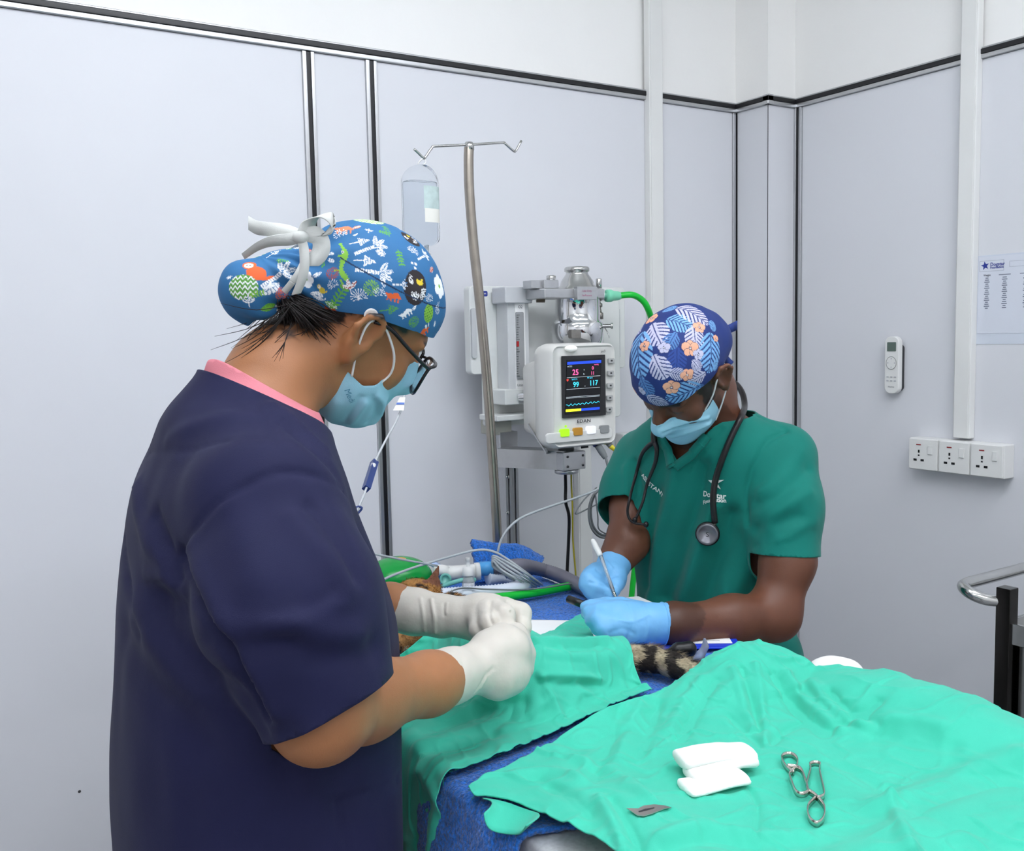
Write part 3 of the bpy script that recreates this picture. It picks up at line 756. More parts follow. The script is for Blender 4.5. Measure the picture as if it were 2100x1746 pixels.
# the corner that folds over the table edge and shows its underside
tc = np.array([S2.hit(x, y)[0] for x, y in ((988, 1634), (1015, 1643), (1045, 1652), (1075, 1664), (1092, 1672))]); tc = spline(tc, 4)
bc0 = spline(np.array([atX(992, 1668, TX0-.040), atX(1008, 1698, TX0-.036), atX(1032, 1712, TX0-.030), atX(1060, 1714, TX0-.028), atX(1084, 1694, TX0-.026)]), 4)
nf = 10; PF = np.zeros((len(tc), nf, 3))
for j in range(nf):
    v = j/(nf-1); PF[:, j] = tc*(1-v)+bc0*v; PF[:, j, 0] += .012*math.sin(v*math.pi)-.004*np.sin(np.linspace(0, 7, len(tc)))*v; PF[:, j, 2] -= .004*(1-v)
I = np.arange(len(tc)*nf).reshape(len(tc), nf); FF = np.stack([I[:-1, :-1], I[1:, :-1], I[1:, 1:], I[:-1, 1:]], -1).reshape(-1, 4)
fo_ = mesh_obj('folded_corner', PF.reshape(-1, 3), FF, m_green, d2, True); md = fo_.modifiers.new('t', 'SOLIDIFY'); md.thickness = .0016
# ================================================================ anaesthesia machine, monitor, drip stand
def yX(px, py, Y): return atY(px, py, Y)[0]
def yZ(px, py, Y): return atY(px, py, Y)[2]
def slab(Y0_, Y1_, px0, px1, py0, py1):
    """box between two depths whose front face spans the given pixels"""
    a = atY(px0, py1, Y0_); b = atY(px1, py0, Y0_); pm = (px0+px1)/2; qm = (py0+py1)/2
    return (atY(px0, qm, Y0_)[0], Y0_, atY(pm, py1, Y0_)[2]), (atY(px1, qm, Y0_)[0], Y1_, atY(pm, py0, Y0_)[2])
am = empty('anaesthesia_machine', (yX(1060, 900, 2.18), 2.18, 0), 'white anaesthesia machine with flowmeter and chrome vaporiser behind the monitor', 'anaesthesia machine')
m_amw = M('machine_white', (224, 226, 224), .4, var=.015)
# back plate with rounded corners
def rplate(px0, px1, py0, py1, Y0_, Y1_, r, mat, parent, name, bevel=.003):
    lo, hi = slab(Y0_, Y1_, px0, px1, py0, py1); cx_, cz = (lo[0]+hi[0])/2, (lo[2]+hi[2])/2
    poly = [(cx_+u, cz+v) for u, v in rrect(hi[0]-lo[0], hi[2]-lo[2], r)]
    return MB().prism(poly, Y0_, Y1_, 'y').build(name, mat, parent, bevel=bevel)
rplate(964, 1282, 588, 762, 2.17, 2.20, .012, m_amw, am, 'back_plate')
rplate(992, 1272, 600, 866, 2.155, 2.17, .012, m_amw, am, 'back_plate')
for a0, a1 in ((968, 978), (1262, 1272)): rplate(a0, a1, 632, 735, 2.163, 2.171, .006, M('recess_grey', (196, 198, 200), .5), am, 'slot', .001)
rplate(978, 1000, 597, 608, 2.1535, 2.156, .003, m_blue_ink, am, 'maker_badge', .0005)
q = atY(990, 602, 2.1525); flat_text('lettering', 'comet', q, (1, 0, 0), (0, 0, 1), .008, m_paper, am)
# lower shelf and column
rplate(1020, 1110, 850, 862, 2.08, 2.17, .003, m_amw, am, 'shelf')
rplate(1014, 1050, 864, 892, 2.12, 2.19, .003, M('putty_metal', (170, 170, 160), .5), am, 'column_cap')
lo, hi = slab(2.13, 2.175, 1036, 1062, 885, 1130)
for k in range(4):
    w = (hi[0]-lo[0])/4; MB().box((lo[0]+w*k+.001, 2.128-.004*(k % 2), 0.12), (lo[0]+w*(k+1)-.001, 2.17, hi[2])).build('column_profile', m_alu, am, bevel=.001)
for py in (905, 978, 1052):
    p = atY(1040, py, 2.124); MB().lathe([(.0045, 0), (.0045, .004), (.003, .005)], p, (0, -1, 0), 10).build('bolt', m_steel, am, True)
x_ = (lo[0]+hi[0])/2
MB().box((x_-.26, 1.99, .05), (x_+.26, 2.19, .11)).build('base', m_amw, am, bevel=.01)
for dx in (-.22, .22):
    for y in (2.02, 2.16): MB().lathe([(.0, -.012), (.024, -.011), (.025, 0), (.024, .011), (0, .012)], (x_+dx, y, .026), (1, 0, 0), 16).build('castor', m_blackp, am, True)
# mounting plate and arm for the monitor
rplate(1026, 1062, 886, 930, 2.118, 2.126, .001, m_alu, am, 'bracket_plate', .001)
aL = atY(1028, 935, 2.10); aR = atY(1172, 964, 1.98)
armb = MB(); A0, A1 = atY(1030, 938, 2.115), atY(1168, 962, 1.955)
dv = A1-A0; dv[2] = 0; dn = np.array([dv[1], -dv[0], 0]); dn /= np.linalg.norm(dn)
zt_, zb_ = A0[2]+.022, A0[2]-.022
A1[2] = A0[2]
for s0, s1, nm in ((-.030, -.026, 'arm_side'), (.026, .030, 'arm_side')):
    V8 = [A0+dn*s0, A1+dn*s0, A1+dn*s1, A0+dn*s1]; V = [np.array([p[0], p[1], zb_]) for p in V8]+[np.array([p[0], p[1], zt_]) for p in V8]
    MB().add(V, [(3, 2, 1, 0), (4, 5, 6, 7), (0, 1, 5, 4), (1, 2, 6, 5), (2, 3, 7, 6), (3, 0, 4, 7)]).build(nm, m_alu, am)
V8 = [A0-dn*.03, A1-dn*.03, A1+dn*.03, A0+dn*.03]; MB().add([np.array([p[0], p[1], zt_]) for p in V8]+[np.array([p[0], p[1], zt_+.003]) for p in V8], [(3, 2, 1, 0), (4, 5, 6, 7), (0, 1, 5, 4), (1, 2, 6, 5), (2, 3, 7, 6), (3, 0, 4, 7)]).build('arm_top', m_alu, am)
pv = A1-dv/np.linalg.norm(dv)*.008
MB().box((pv[0]-.033, pv[1]-.033, zb_), (pv[0]+.035, pv[1]+.033, zt_+.001)).build('arm_end_block', m_alu, am, bevel=.002)
for dz in (-.012, .012):
    for dx in (-.02, .026): MB().lathe([(.003, 0), (.003, .002)], (pv[0]+dx, pv[1]-.033, A0[2]+dz), (0, -1, 0), 8).build('bolt', m_dark, am, True)
MB().lathe([(.020, zt_), (.020, zt_+.034)], (pv[0], pv[1], 0), (0, 0, 1), 22).build('pivot', m_steel, am, True)
MB().lathe([(.026, zb_-.012), (.030, zb_-.010), (.030, zb_)], (pv[0], pv[1], 0), (0, 0, 1), 22).build('pivot_cap', m_alu, am, True)
MB().tube([(pv[0]+.03, pv[1]-.02, zt_+.012), (pv[0]+.045, pv[1]-.03, zt_+.014)], .007, 8).build('pivot_screw', m_dark, am, True)
# flowmeter
rplate(1042, 1086, 590, 830, 2.10, 2.155, .004, M('flow_body', (206, 208, 210), .35), am, 'flowmeter_body', .003)
rplate(1058, 1078, 622, 800, 2.096, 2.101, .002, m_paper, am, 'flowmeter_scale', .0006)
m_tubeg = M('flow_tube_grey', (150, 152, 154), .15, coat=.5)
ft = rplate(1059.5, 1075.5, 640, 778, 2.0925, 2.0965, .003, m_tubeg, am, 'flowmeter_tube', .001)
rplate(1060, 1064.5, 700, 711, 2.0905, 2.0928, .001, M('red_bobbin', (170, 30, 34), .4), ft, 'float', .0003)
for k in range(26):
    py = 646+k*5; rplate(1060, 1063.5 if k % 5 else 1066, py, py+.8, 2.0908, 2.0926, .0001, m_dark, ft, 'graduation', 0)
rplate(1036, 1092, 588, 622, 2.085, 2.15, .004, M('flow_head', (200, 202, 206), .3), am, 'flowmeter_head', .003)
q = atY(1067, 630, 2.094); flat_text('lettering', 'O2', q, (1, 0, 0), (0, 0, 1), .010, m_ink, am)
q = atY(1067, 790, 2.094); flat_text('lettering', 'L/min', q, (1, 0, 0), (0, 0, 1), .008, m_ink, am)
rplate(1036, 1084, 798, 830, 2.085, 2.15, .004, m_amw, am, 'flowmeter_foot', .003)
kb = atY(1062, 815, 2.085); kd = np.array([.75, -.62, .05]); MB().lathe([(.009, 0), (.011, .003), (.012, .022), (.0135, .024), (.0135, .034), (.011, .036), (0, .036)], kb, kd, 24).build('flow_knob', m_chrome, am, True)
# vaporiser
vx = atY(1184, 620, 2.05); VX, VYY = vx[0], 2.05
def vz_(py): return atY(1184, py, 2.05)[2]
def rad(pxw): return pxw/2/FPX*2.56
MB().lathe([(rad(104), vz_(705)), (rad(106), vz_(665)), (rad(100), vz_(661)), (rad(92), vz_(655)), (rad(90), vz_(612)), (rad(94), vz_(610))], (VX, VYY, 0), (0, 0, 1), 36).build('vaporiser_body', m_chrome, am, True)
MB().lathe([(rad(86), vz_(606)), (rad(84), vz_(592)), (rad(70), vz_(586)), (rad(64), vz_(576)), (rad(46), vz_(563)), (rad(44), vz_(559)), (rad(51), vz_(557)), (rad(51), vz_(551)), (rad(46), vz_(548)), (0, vz_(548))], (VX, VYY, 0), (0, 0, 1), 36).build('vaporiser_dial', m_steel, am, True)
lo, hi = slab(2.0, 2.10, 1117, 1240, 592, 612)
MB().box((lo[0], 2.0, lo[2]), (hi[0], 2.10, hi[2])).build('manifold_bar', m_alu, am, bevel=.003)
rplate(1184, 1224, 588, 615, 1.985, 2.0, .001, m_alu, am, 'name_plate', .001)
for k, s in enumerate(('Use Only', 'Isoflurane')):
    q = atY(1204, 597+k*9, 1.9838); flat_text('lettering', s, q, (1, 0, 0), (0, 0, 1), .0075, M('magenta_print', (176, 84, 126), .6), am)
MB().tube([atY(1086, 607, 2.08), atY(1120, 606, 2.06)], .011, 14).build('pipe', m_chrome, am, True)
MB().tube([atY(1100, 608, 2.07), atY(1117, 608, 2.06)], .016, 14).build('pipe_nut', M('dark_brass', (96, 88, 76), .35, .9), am, True)
rplate(1090, 1118, 575, 592, 2.03, 2.07, .002, m_alu, am, 'valve_block', .002)
rplate(1116, 1146, 574, 592, 2.02, 2.06, .002, m_alu, am, 'valve_block', .002)
p = atY(1130, 573, 2.04); MB().lathe([(.010, -.004), (.012, 0), (.012, .008), (.008, .010), (0, .010)], p, (0, 0, 1), 16).build('valve_screw', m_steel, am, True)
p = atY(1228, 592, 2.05); MB().lathe([(.008, 0), (.008, .024), (.006, .026), (0, .026)], p, (0, 0, 1), 16).build('valve_post', m_steel, am, True)
p = atY(1228, 655, 2.03); MB().lathe([(.012, 0), (.012, .016), (.008, .018), (.006, .030), (.010, .032), (.010, .040), (.005, .043), (.005, .055)], p, (0, 0, 1), 16).build('filler_valve', m_steel_d, am, True)
rplate(1216, 1236, 660, 678, 2.0, 2.04, .002, m_steel_d, am, 'filler_block', .002)
p = atY(1236, 669, 2.0); MB().lathe([(.005, 0), (.005, .02), (.008, .021), (.008, .026), (0, .026)], p, (.8, -.6, 0), 12).build('filler_screw', m_steel, am, True)
ch = [atY(1240, 672, 2.0)+[0, 0, 0], atY(1246, 682, 2.0), atY(1250, 694, 2.0)]
b = MB(); sp = spline(np.array(ch), 5)
for k in range(len(sp)-1): b.tube([sp[k], sp[k]*.4+sp[k+1]*.6], .0018, 5)
b.build('bead_chain', m_steel, am, True)
rplate(1172, 1192, 676, 694, 1.985, 2.0, .004, m_steel_d, am, 'sight_glass', .001)
p = atY(1232, 606, 2.03); MB().lathe([(.013, -.01), (.015, 0), (.015, .010), (.010, .012), (.010, .020)], p, (1, -.15, 0), 18).build('outlet', m_chrome, am, True)
p2 = atY(1243, 607, 2.02); m_aqua = M('aqua_silicone', (126, 214, 178), .35)
MB().lathe([(.0155, 0), (.0165, .004), (.0165, .014), (.013, .020), (.012, .036), (.010, .042)], p2, (1, -.12, 0), 18).build('hose_connector', m_aqua, am, True)
gh = MB().tube([p2+np.array([.036, -.005, 0]), atY(1296, 605, 2.0), atY(1316, 615, 2.0), atY(1328, 632, 2.0), atY(1338, 665, 2.02), atY(1350, 740, 2.06), atY(1352, 830, 2.1), atY(1330, 940, 2.12), np.array([1.72, 2.12, .6]), np.array([1.70, 2.1, .25])], .0085, 12, sub=6).build('green_hose', m_hose_green, None, True)
tag(gh, 'bright green gas hose curving down from the vaporiser outlet', 'hose')

# ---------------------------------------------------------------- patient monitor
MY0 = 1.905                                    # depth of the screen face
mon = empty('patient_monitor', (pv[0], pv[1], zt_+.034), 'white patient monitor with a lit black screen on the machine arm', 'monitor')
m_mon = M('monitor_white', (222, 221, 217), .42, var=.012)
fl, fh = slab(MY0, MY0+.01, 1132, 1264, 706, 916)
cxm_, czm = (fl[0]+fh[0])/2, (fl[2]+fh[2])/2; mw, mh = fh[0]-fl[0], fh[2]-fl[2]
def msec_(y, w, h, r, dz=0.0, dx=0.0): return [(cxm_+dx+u, y, czm+dz+v) for u, v in rrect(w, h, r, 6)]
rings = [msec_(MY0+.004, mw-.016, mh-.016, .016), msec_(MY0, mw-.008, mh-.008, .018), msec_(MY0+.006, mw, mh, .020), msec_(MY0+.05, mw+.004, mh+.006, .024), msec_(MY0+.075, mw-.004, mh-.004, .024), msec_(MY0+.085, mw-.024, mh-.05, .018, -.008), msec_(MY0+.15, mw-.034, mh-.075, .015, -.010), msec_(MY0+.158, mw-.046, mh-.09, .012, -.010)]
n = len(rings[0]); V = [p for r_ in rings for p in r_]; F = []
for i in range(len(rings)-1):
    for k in range(n): F.append((i*n+k, i*n+(k+1) % n, (i+1)*n+(k+1) % n, (i+1)*n+k))
F.append(tuple(range(n))[::-1]); F.append(tuple(range((len(rings)-1)*n, len(rings)*n)))
F = [f[::-1] for f in F]
smooth_by_angle(mesh_obj('housing', V, F, m_mon, mon), 40)
# mid-tone lower band and labels
rplate(1120.5, 1256, 884, 905, MY0-.003, MY0+.004, .008, M('monitor_band', (232, 231, 228), .4), mon, 'button_panel', .002)
scr = rplate(1153, 1242, 729, 855, MY0-.0015, MY0+.002, .002, M('screen_bezel', (8, 8, 12), .08, coat=.5), mon, 'screen_glass', .0005)
def spx(u, v, Y=MY0-.0022):
    """u, v from 0..1 over the glass"""
    a, b, c, d = (1155, 732), (1243, 727), (1239, 851), (1151, 858)
    x = (a[0]*(1-u)+b[0]*u)*(1-v)+(d[0]*(1-u)+c[0]*u)*v; y = (a[1]*(1-u)+b[1]*u)*(1-v)+(d[1]*(1-u)+c[1]*u)*v
    return atY(x, y, Y)
def emis(nm, rgb, s=1.0): return M(nm, rgb, .4, emit=s, ecol=rgb)
m_sb = emis('screen_blue', (30, 70, 210), .9); m_sp = emis('screen_pink', (230, 90, 150), 1.2); m_sc = emis('screen_cyan', (60, 200, 230), 1.2); m_sw = emis('screen_white', (190, 200, 205), .8); m_sy = emis('screen_yellow', (220, 225, 40), 1.1); m_sbk = emis('screen_dark', (6, 7, 12), .3); m_sr = emis('screen_red', (200, 60, 50), .8)
def srect(nm, u0, u1, v0, v1, mat, lift=.0):
    P = [spx(u0, v1, MY0-.0024-lift), spx(u1, v1, MY0-.0024-lift), spx(u1, v0, MY0-.0024-lift), spx(u0, v0, MY0-.0024-lift)]
    return mesh_obj(nm, P, [(0, 1, 2, 3)], mat, scr)
srect('display', .09, .90, .06, .95, m_sbk)
srect('display_bar', .10, .89, .09, .135, m_sb, .0004); srect('display_bar', .46, .89, .865, .905, m_sb, .0004); srect('display_bar', .10, .46, .865, .905, m_sy, .0004)
for v in (.345, .535, .68): srect('display_line', .10, .88, v, v+.005, m_sw, .0004)
def stext(s, u, v, size, mat, bold=0.0001): return flat_text('display_digits', s, spx(u, v, MY0-.0030), (1, 0, .0), (0, 0, 1), size, mat, scr, bold)
stext('25', .30, .270, .019, m_sp, .0003); stext('0', .70, .215, .0115, m_sp, .0002); stext('11', .70, .300, .0115, m_sp, .0002); stext('99', .32, .470, .0175, m_sc, .0003); stext('117', .73, .462, .0175, m_sc, .0003); stext('.', .53, .475, .016, m_sw)
stext('SpO2 %', .28, .378, .0052, m_sc, 0); stext('PR bpm', .64, .372, .0052, m_sc, 0); stext('etCO2', .16, .165, .005, m_sw, 0); stext('mmHg', .78, .158, .005, m_sp, 0); stext('Fi', .50, .235, .005, m_sw, 0); stext('Rr', .50, .305, .005, m_sw, 0); stext('\u2665', .12, .392, .006, m_sr, 0)
wv = [spx(.10+.78*k/60, .80-.012*math.sin(k*.9)-.02*k/60-.012*(k % 9 == 0), MY0-.0032) for k in range(61)]; MB().tube(wv, .0006, 4).build('display_trace', m_sc, scr)
wv = [spx(.10+.78*k/20, .665-.0*k, MY0-.0032) for k in range(21)]; MB().tube(wv, .0004, 4).build('display_trace', m_sw, scr)
for k, (x, y) in enumerate(((1254.5, 740), (1253.5, 765.5), (1252.5, 791), (1251.5, 816), (1250.5, 840))):
    rplate(x-6, x+6, y-5.2, y+5.2, MY0-.004, MY0+.002, .003, M('grey_key', (176, 177, 176), .5), mon, 'key', .001)
    q = atY(x, y, MY0-.0042); mesh_obj('key_symbol', [q+[-.003, 0, -.002], q+[.003, 0, -.002], q+[.003, 0, .002], q+[-.003, 0, .002]], [(0, 1, 2, 3)], m_dark, mon)
q = atY(1197.5, 864, MY0-.001); flat_text('lettering', 'EDAN', q, (1, 0, 0), (0, 0, 1), .0115, m_dark, mon, .0002, squash=1.35)
q = atY(1237, 721, MY0-.001); flat_text('lettering', 'im3', q, (1, 0, .12), (0, 0, 1), .009, m_dark, mon)
for (x, y), mat in zip(((1159.5, 888), (1186.5, 885.5), (1213.5, 882.5), (1241, 880.5)), (emis('lamp_green', (160, 226, 30), .7), M('amber_key', (206, 148, 52), .35), emis('lamp_white', (236, 238, 250), .5), M('grey_key2', (150, 152, 152), .45))):
    rplate(x-9, x+9, y-8, y+8, MY0-.006, MY0+.002, .004, mat, mon, 'button', .001)
q = atY(1160, 874.5, MY0-.0042); MB().lathe([(.003, 0), (.003, .001), (0, .001)], q, (0, -1, 0), 10).build('indicator_lamp', MATS['lamp_green'], mon)
q = atY(1171, 715, MY0-.001); Va, Fa = sdf_mesh(lambda P: ell(P, q, (.018, .010, .008)), q-.025, q+.025, .003); mesh_obj('alarm_light', Va, Fa, emis('alarm_white', (250, 250, 245), .25), mon, True)
# underside connectors
u0 = atY(1222, 908, MY0+.02); m_plug = M('plug_grey', (136, 140, 142), .45); m_yel = M('yellow_plastic', (226, 210, 54), .4)
pl1 = MB().lathe([(.0115, -.002), (.0115, .006), (.010, .007)], u0, (.35, -.55, -.75), 18).build('port_ring', M('blue_ring', (36, 52, 130), .4), mon, True)
u1 = atY(1243, 904, MY0+.02); MB().lathe([(.0095, -.002), (.0095, .006), (.008, .007)], u1, (.35, -.55, -.75), 18).build('port_ring', m_yel, mon, True)
# mounting foot under the monitor
lo, hi = slab(MY0+.02, MY0+.12, 1092, 1128, 880, 930)
MB().add([atY(1083, 870, MY0+.10), atY(1120, 928, MY0+.03), atY(1120, 932, MY0+.03), atY(1083, 876, MY0+.10), atY(1086, 868, MY0+.13), atY(1124, 926, MY0+.07), atY(1124, 932, MY0+.07), atY(1086, 876, MY0+.13)], [(0, 1, 2, 3), (7, 6, 5, 4), (0, 4, 5, 1), (1, 5, 6, 2), (2, 6, 7, 3), (3, 7, 4, 0)]).build('tilt_bracket', m_alu, mon)
MB().box((pv[0]-.05, pv[1]-.03, zt_+.034), (pv[0]+.06, pv[1]+.04, zt_+.040)).build('foot_plate', m_alu, mon)

# ---------------------------------------------------------------- cables
def cable(name, pts, r, mat, label, cat='cable', seg=8, sub=6, group=None): return tag(MB().tube(pts, r, seg, sub=sub).build(name, mat, None, True), label, cat, group)
MB().tube([u0+np.array([.002, -.004, -.006]), atY(1235, 928, MY0+.01), atY(1242, 940, MY0+.005)], [.009, .009, .0062], 12, sub=4).build('plug', m_plug, mon, True)
MB().tube([u1+np.array([.002, -.004, -.005]), atY(1253, 916, MY0+.01)], .0072, 12).build('plug', m_plug, mon, True)
MB().tube([atY(1252, 915, MY0+.01), atY(1268, 930, MY0)], [.0068, .0030], 12, sub=4).build('plug_boot', m_yel, mon, True)
YC_ = 1.88
co = cable('sensor_cable', [atY(1242, 938, YC_+.01), atY(1247, 960, YC_), atY(1248, 988, YC_), atY(1238, 1000, YC_), atY(1218, 1015, YC_), atY(1208, 1045, YC_), atY(1212, 1080, YC_), atY(1228, 1100, YC_), atY(1248, 1102, YC_), atY(1262, 1090, YC_), atY(1275, 1066, YC_), atY(1282, 1030, YC_), atY(1270, 1005, YC_), atY(1248, 994, YC_), atY(1226, 1006, YC_+.008), atY(1212, 1038, YC_+.008), atY(1216, 1078, YC_+.008), atY(1236, 1098, YC_+.008), atY(1258, 1086, YC_+.008), atY(1270, 1060, YC_+.006)], .0032, m_cable_d, 'thick grey sensor cable hanging in a coil below the monitor')
b = MB().tube([atY(1250, 1088, YC_-.006), atY(1266, 1094, YC_-.006)], .011, 12).build('cable_clip', M('sky_blue_clip', (92, 170, 226), .4), co, True)
cable('sensor_cable', [atY(1268, 930, YC_), atY(1268, 945, YC_), atY(1262, 965, YC_), atY(1250, 985, YC_-.01), atY(1225, 1004, YC_-.02), atY(1180, 1022, YC_-.02), atY(1120, 1042, YC_-.02), atY(1070, 1062, YC_-.02), atY(1042, 1085, YC_-.02), atY(1027, 1110, YC_-.02), atY(1021, 1132, YC_-.02)], .0030, m_cable, 'pale grey cable arching from the monitor down to the table')
cable('sensor_cable', [atY(1224, 1000, YC_+.005), atY(1198, 1025, YC_+.005), atY(1181, 1050, YC_+.005), atY(1184, 1054, YC_+.005), atY(1205, 1044, YC_+.005), atY(1236, 1028, YC_+.005), atY(1252, 1008, YC_+.005), atY(1250, 996, YC_+.005)], .0018, m_cable_d, 'thin grey cable loop beside the coiled sensor cable')
cable('sensor_cable', [atY(1221, 1012, YC_-.006), atY(1226, 1060, YC_-.006), atY(1228, 1085, YC_-.006), atY(1246, 1097, YC_-.006), atY(1254, 1102, YC_-.006), atY(1252, 1140, YC_-.006), atY(1250, 1180, YC_-.02)], .0018, m_cable_d, 'thin grey cable dropping from the blue cable clip')
tg = MB(); P4 = [atY(1264, 958, YC_), atY(1284, 970, YC_), atY(1276, 1000, YC_), atY(1256, 986, YC_)]; V = [*P4, *[p+np.array([0, .001, 0]) for p in P4]]
tag(MB().add(V, [(0, 1, 2, 3), (7, 6, 5, 4), (0, 4, 5, 1), (1, 5, 6, 2), (2, 6, 7, 3), (3, 7, 4, 0)]).build('cable_tag', m_paper), 'white printed tag hanging on the sensor cable by the monitor', 'tag')
cable('black_cable', [np.array([pv[0]-.004, pv[1], zb_-.01]), atY(1160, 1000, 1.98), atY(1160, 1030, 1.98), atY(1167, 1060, 1.99), atY(1166, 1110, 2.0), atY(1163, 1175, 2.0), atY(1160, 1260, 2.02), np.array([1.42, 2.06, .35])], .0042, m_blackp, 'black power cord hanging below the monitor arm')
cable('earth_wire', [np.array([pv[0]+.014, pv[1], zb_-.01]), atY(1172, 1000, 1.98), atY(1174, 1040, 1.98), atY(1175, 1110, 2.0), atY(1181, 1185, 2.0), atY(1182, 1260, 2.02), np.array([1.44, 2.07, .35])], .0022, M('yellow_green_wire', (168, 158, 40), .45, var=.35, vscale=8), 'thin yellow-green earth wire hanging beside the black cord')

# ---------------------------------------------------------------- drip stand, bag and line
YP = 1.985
m_pole = M('dull_steel_tube', (168, 160, 150), .30, 1.0, var=.08, vscale=30)
dp = empty('drip_stand', atY(1022, 1130, YP), 'bent steel drip pole with a double hook at the far table end', 'drip stand')
MB().tube([atY(962, 300, YP), atY(961, 330, YP), atY(963, 400, YP), atY(971, 500, YP), atY(984, 620, YP), atY(997, 760, YP), atY(1006, 880, YP), atY(1014, 1000, YP), atY(1020, 1110, YP), atY(1022, 1250, YP)], .0115, 14, sub=5).build('pole', m_pole, dp, True)
p = atY(1022, 1250, YP); MB().box((p[0]-.02, TY1-.004, p[2]-.02), (p[0]+.02, YP+.014, p[2]+.05)).build('pole_clamp', m_steel_d, dp, bevel=.003)
MB().tube([atY(849, 306, YP), atY(858, 314, YP), atY(868, 324, YP), atY(872, 323, YP), atY(886, 303, YP), atY(895, 300, YP), atY(962, 297, YP), atY(1028, 293, YP), atY(1036, 295, YP), atY(1052, 309, YP), atY(1058, 309, YP), atY(1069, 289, YP)], .0030, 8, sub=3).build('hook_bar', m_steel, dp, True)
p = atY(962, 297, YP); MB().lathe([(.0118, -.012), (.0118, 0), (.008, .006), (0, .007)], p, (0, 0, 1), 16).build('pole_cap', m_steel, dp, True)
bag = empty('drip_bag', atY(866, 420, YP), 'clear plastic infusion bottle with a pale label hanging from the drip pole hook', 'infusion bottle')
m_bag = M('clear_soft_plastic', (244, 247, 250), .10, trans=.95, ior=1.10, var=.01)
bx0, bx1 = yX(827, 420, YP), yX(897, 420, YP); bw = (bx1-bx0)/2; bc = (bx0+bx1)/2
def bz(py): return yZ(862, py, YP)
def bag_f(P):
    t = (P[:, 2]-bz(520))/(bz(340)-bz(520)); d = np.stack([(P[:, 0]-bc), (P[:, 1]-YP)], -1)
    k = np.abs(d[:, 0]/bw)**2.6+np.abs(d[:, 1]/(bw*.62))**2.6; k = k**(1/2.6)
    e = (k-1)*bw*.62; return smax(smax(e, P[:, 2]-bz(338)+.06*(np.abs(d[:, 0]/bw))**2*.35, .02), bz(505)-P[:, 2], .02)
V, F = sdf_mesh(bag_f, (bc-bw-.01, YP-bw, bz(530)), (bc+bw+.01, YP+bw, bz(325)), .003); V = relax(V, F, 2)
mesh_obj('bottle', V, F, m_bag, bag, True)
lqm = M('saline', (240, 244, 248), .05, trans=.97, ior=1.06, var=0)
V, F = sdf_mesh(lambda P: smax(bag_f(P)+.003, P[:, 2]-bz(372), .002), (bc-bw-.01, YP-bw, bz(530)), (bc+bw+.01, YP+bw, bz(325)), .004); mesh_obj('liquid', relax(V, F, 1), F, lqm, bag, True)
def barc(px0, px1, py0, py1, mat, nm, off=.0012):
    xs = np.linspace(yX(px0, 420, YP), yX(px1, 420, YP), 12); xs = np.clip(xs, bc-bw*.97, bc+bw*.97); V = []
    for z in (bz(py1), bz(py0)):
        for x in xs: V.append((x, YP-bw*.62*(1-min(.999, abs((x-bc)/bw)**2.6))**(1/2.6)-off, z))
    n = len(xs); return mesh_obj(nm, V, [(i, i+1, n+i+1, n+i) for i in range(n-1)], mat, bag, True)
barc(858, 895, 384, 432, M('label_pale_green', (190, 208, 206), .5, var=.12, vscale=60), 'label')
barc(859, 896, 430, 458, M('label_cream', (236, 234, 226), .5), 'label', .0014)
MB().tube([atY(870, 324, YP), atY(873, 334, YP), atY(862, 340, YP), atY(858, 334, YP), atY(868, 324, YP)], .0018, 6, sub=4).build('hanger_loop', m_white, bag, True)
MB().lathe([(.006, 0), (.006, -.02), (.009, -.022), (.009, -.055), (.004, -.06)], (bc+.012, YP, bz(500)), (0, 0, 1), 14).build('drip_chamber', m_clear if 'm_clear' in globals() else m_bag, bag, True)
dl_ = empty('drip_line', atd(745, 1010, 1.75), 'thin clear drip line with a blue roller clamp behind the mask', 'drip line')
m_line = M('clear_tubing', (226, 230, 234), .2, trans=.3)
T0 = [(bc+.012, YP, bz(500)-.055), (yX(870, 620, YP), YP, yZ(870, 620, YP)), atd(828, 815, 2.05), atd(815, 858, 2.0), atd(790, 905, 1.92), atd(771, 944, 1.86), atd(752, 1000, 1.78), atd(738, 1035, 1.72), atd(728, 1060, 1.66), atd(715, 1120, 1.62), np.array([.95, 1.80, 1.0])]
MB().tube(T0, .0022, 6, sub=6).build('tube', m_line, dl_, True)
m_bluec = M('navy_blue_plastic', (42, 62, 122), .35)
MB().tube([atd(768, 948, 1.86), atd(751, 1003, 1.78)], .0085, 4).build('roller_clamp', m_bluec, dl_)
MB().tube([atd(766, 953, 1.845), atd(763, 964, 1.835)], .0050, 8).build('roller', m_white, dl_, True)
MB().tube([atd(732, 1040, 1.70), atd(742, 1042, 1.70), atd(737, 1050, 1.70), atd(730, 1055, 1.69)], .0022, 6, closed=True, sub=3).build('slide_clamp', m_bluec, dl_, True)
MB().tube([atd(729, 1058, 1.68), atd(733, 1068, 1.67)], .004, 8).build('luer_connector', m_white, dl_, True)
P4 = P3 if 'P3' in globals() else None
lb = [atd(806, 842, 2.0), atd(828, 842, 2.0), atd(831, 815, 2.02), atd(820, 815, 2.02)]
mesh_obj('printed_tag', lb, [(0, 1, 2, 3)], m_paper, dl_); mesh_obj('tag_band', [lb[0]*.55+lb[3]*.45-_F*.002, lb[1]*.55+lb[2]*.45-_F*.002, lb[1]*.4+lb[2]*.6-_F*.002, lb[0]*.4+lb[3]*.6-_F*.002], [(0, 1, 2, 3)], M('tag_blue', (90, 120, 196), .5), dl_)
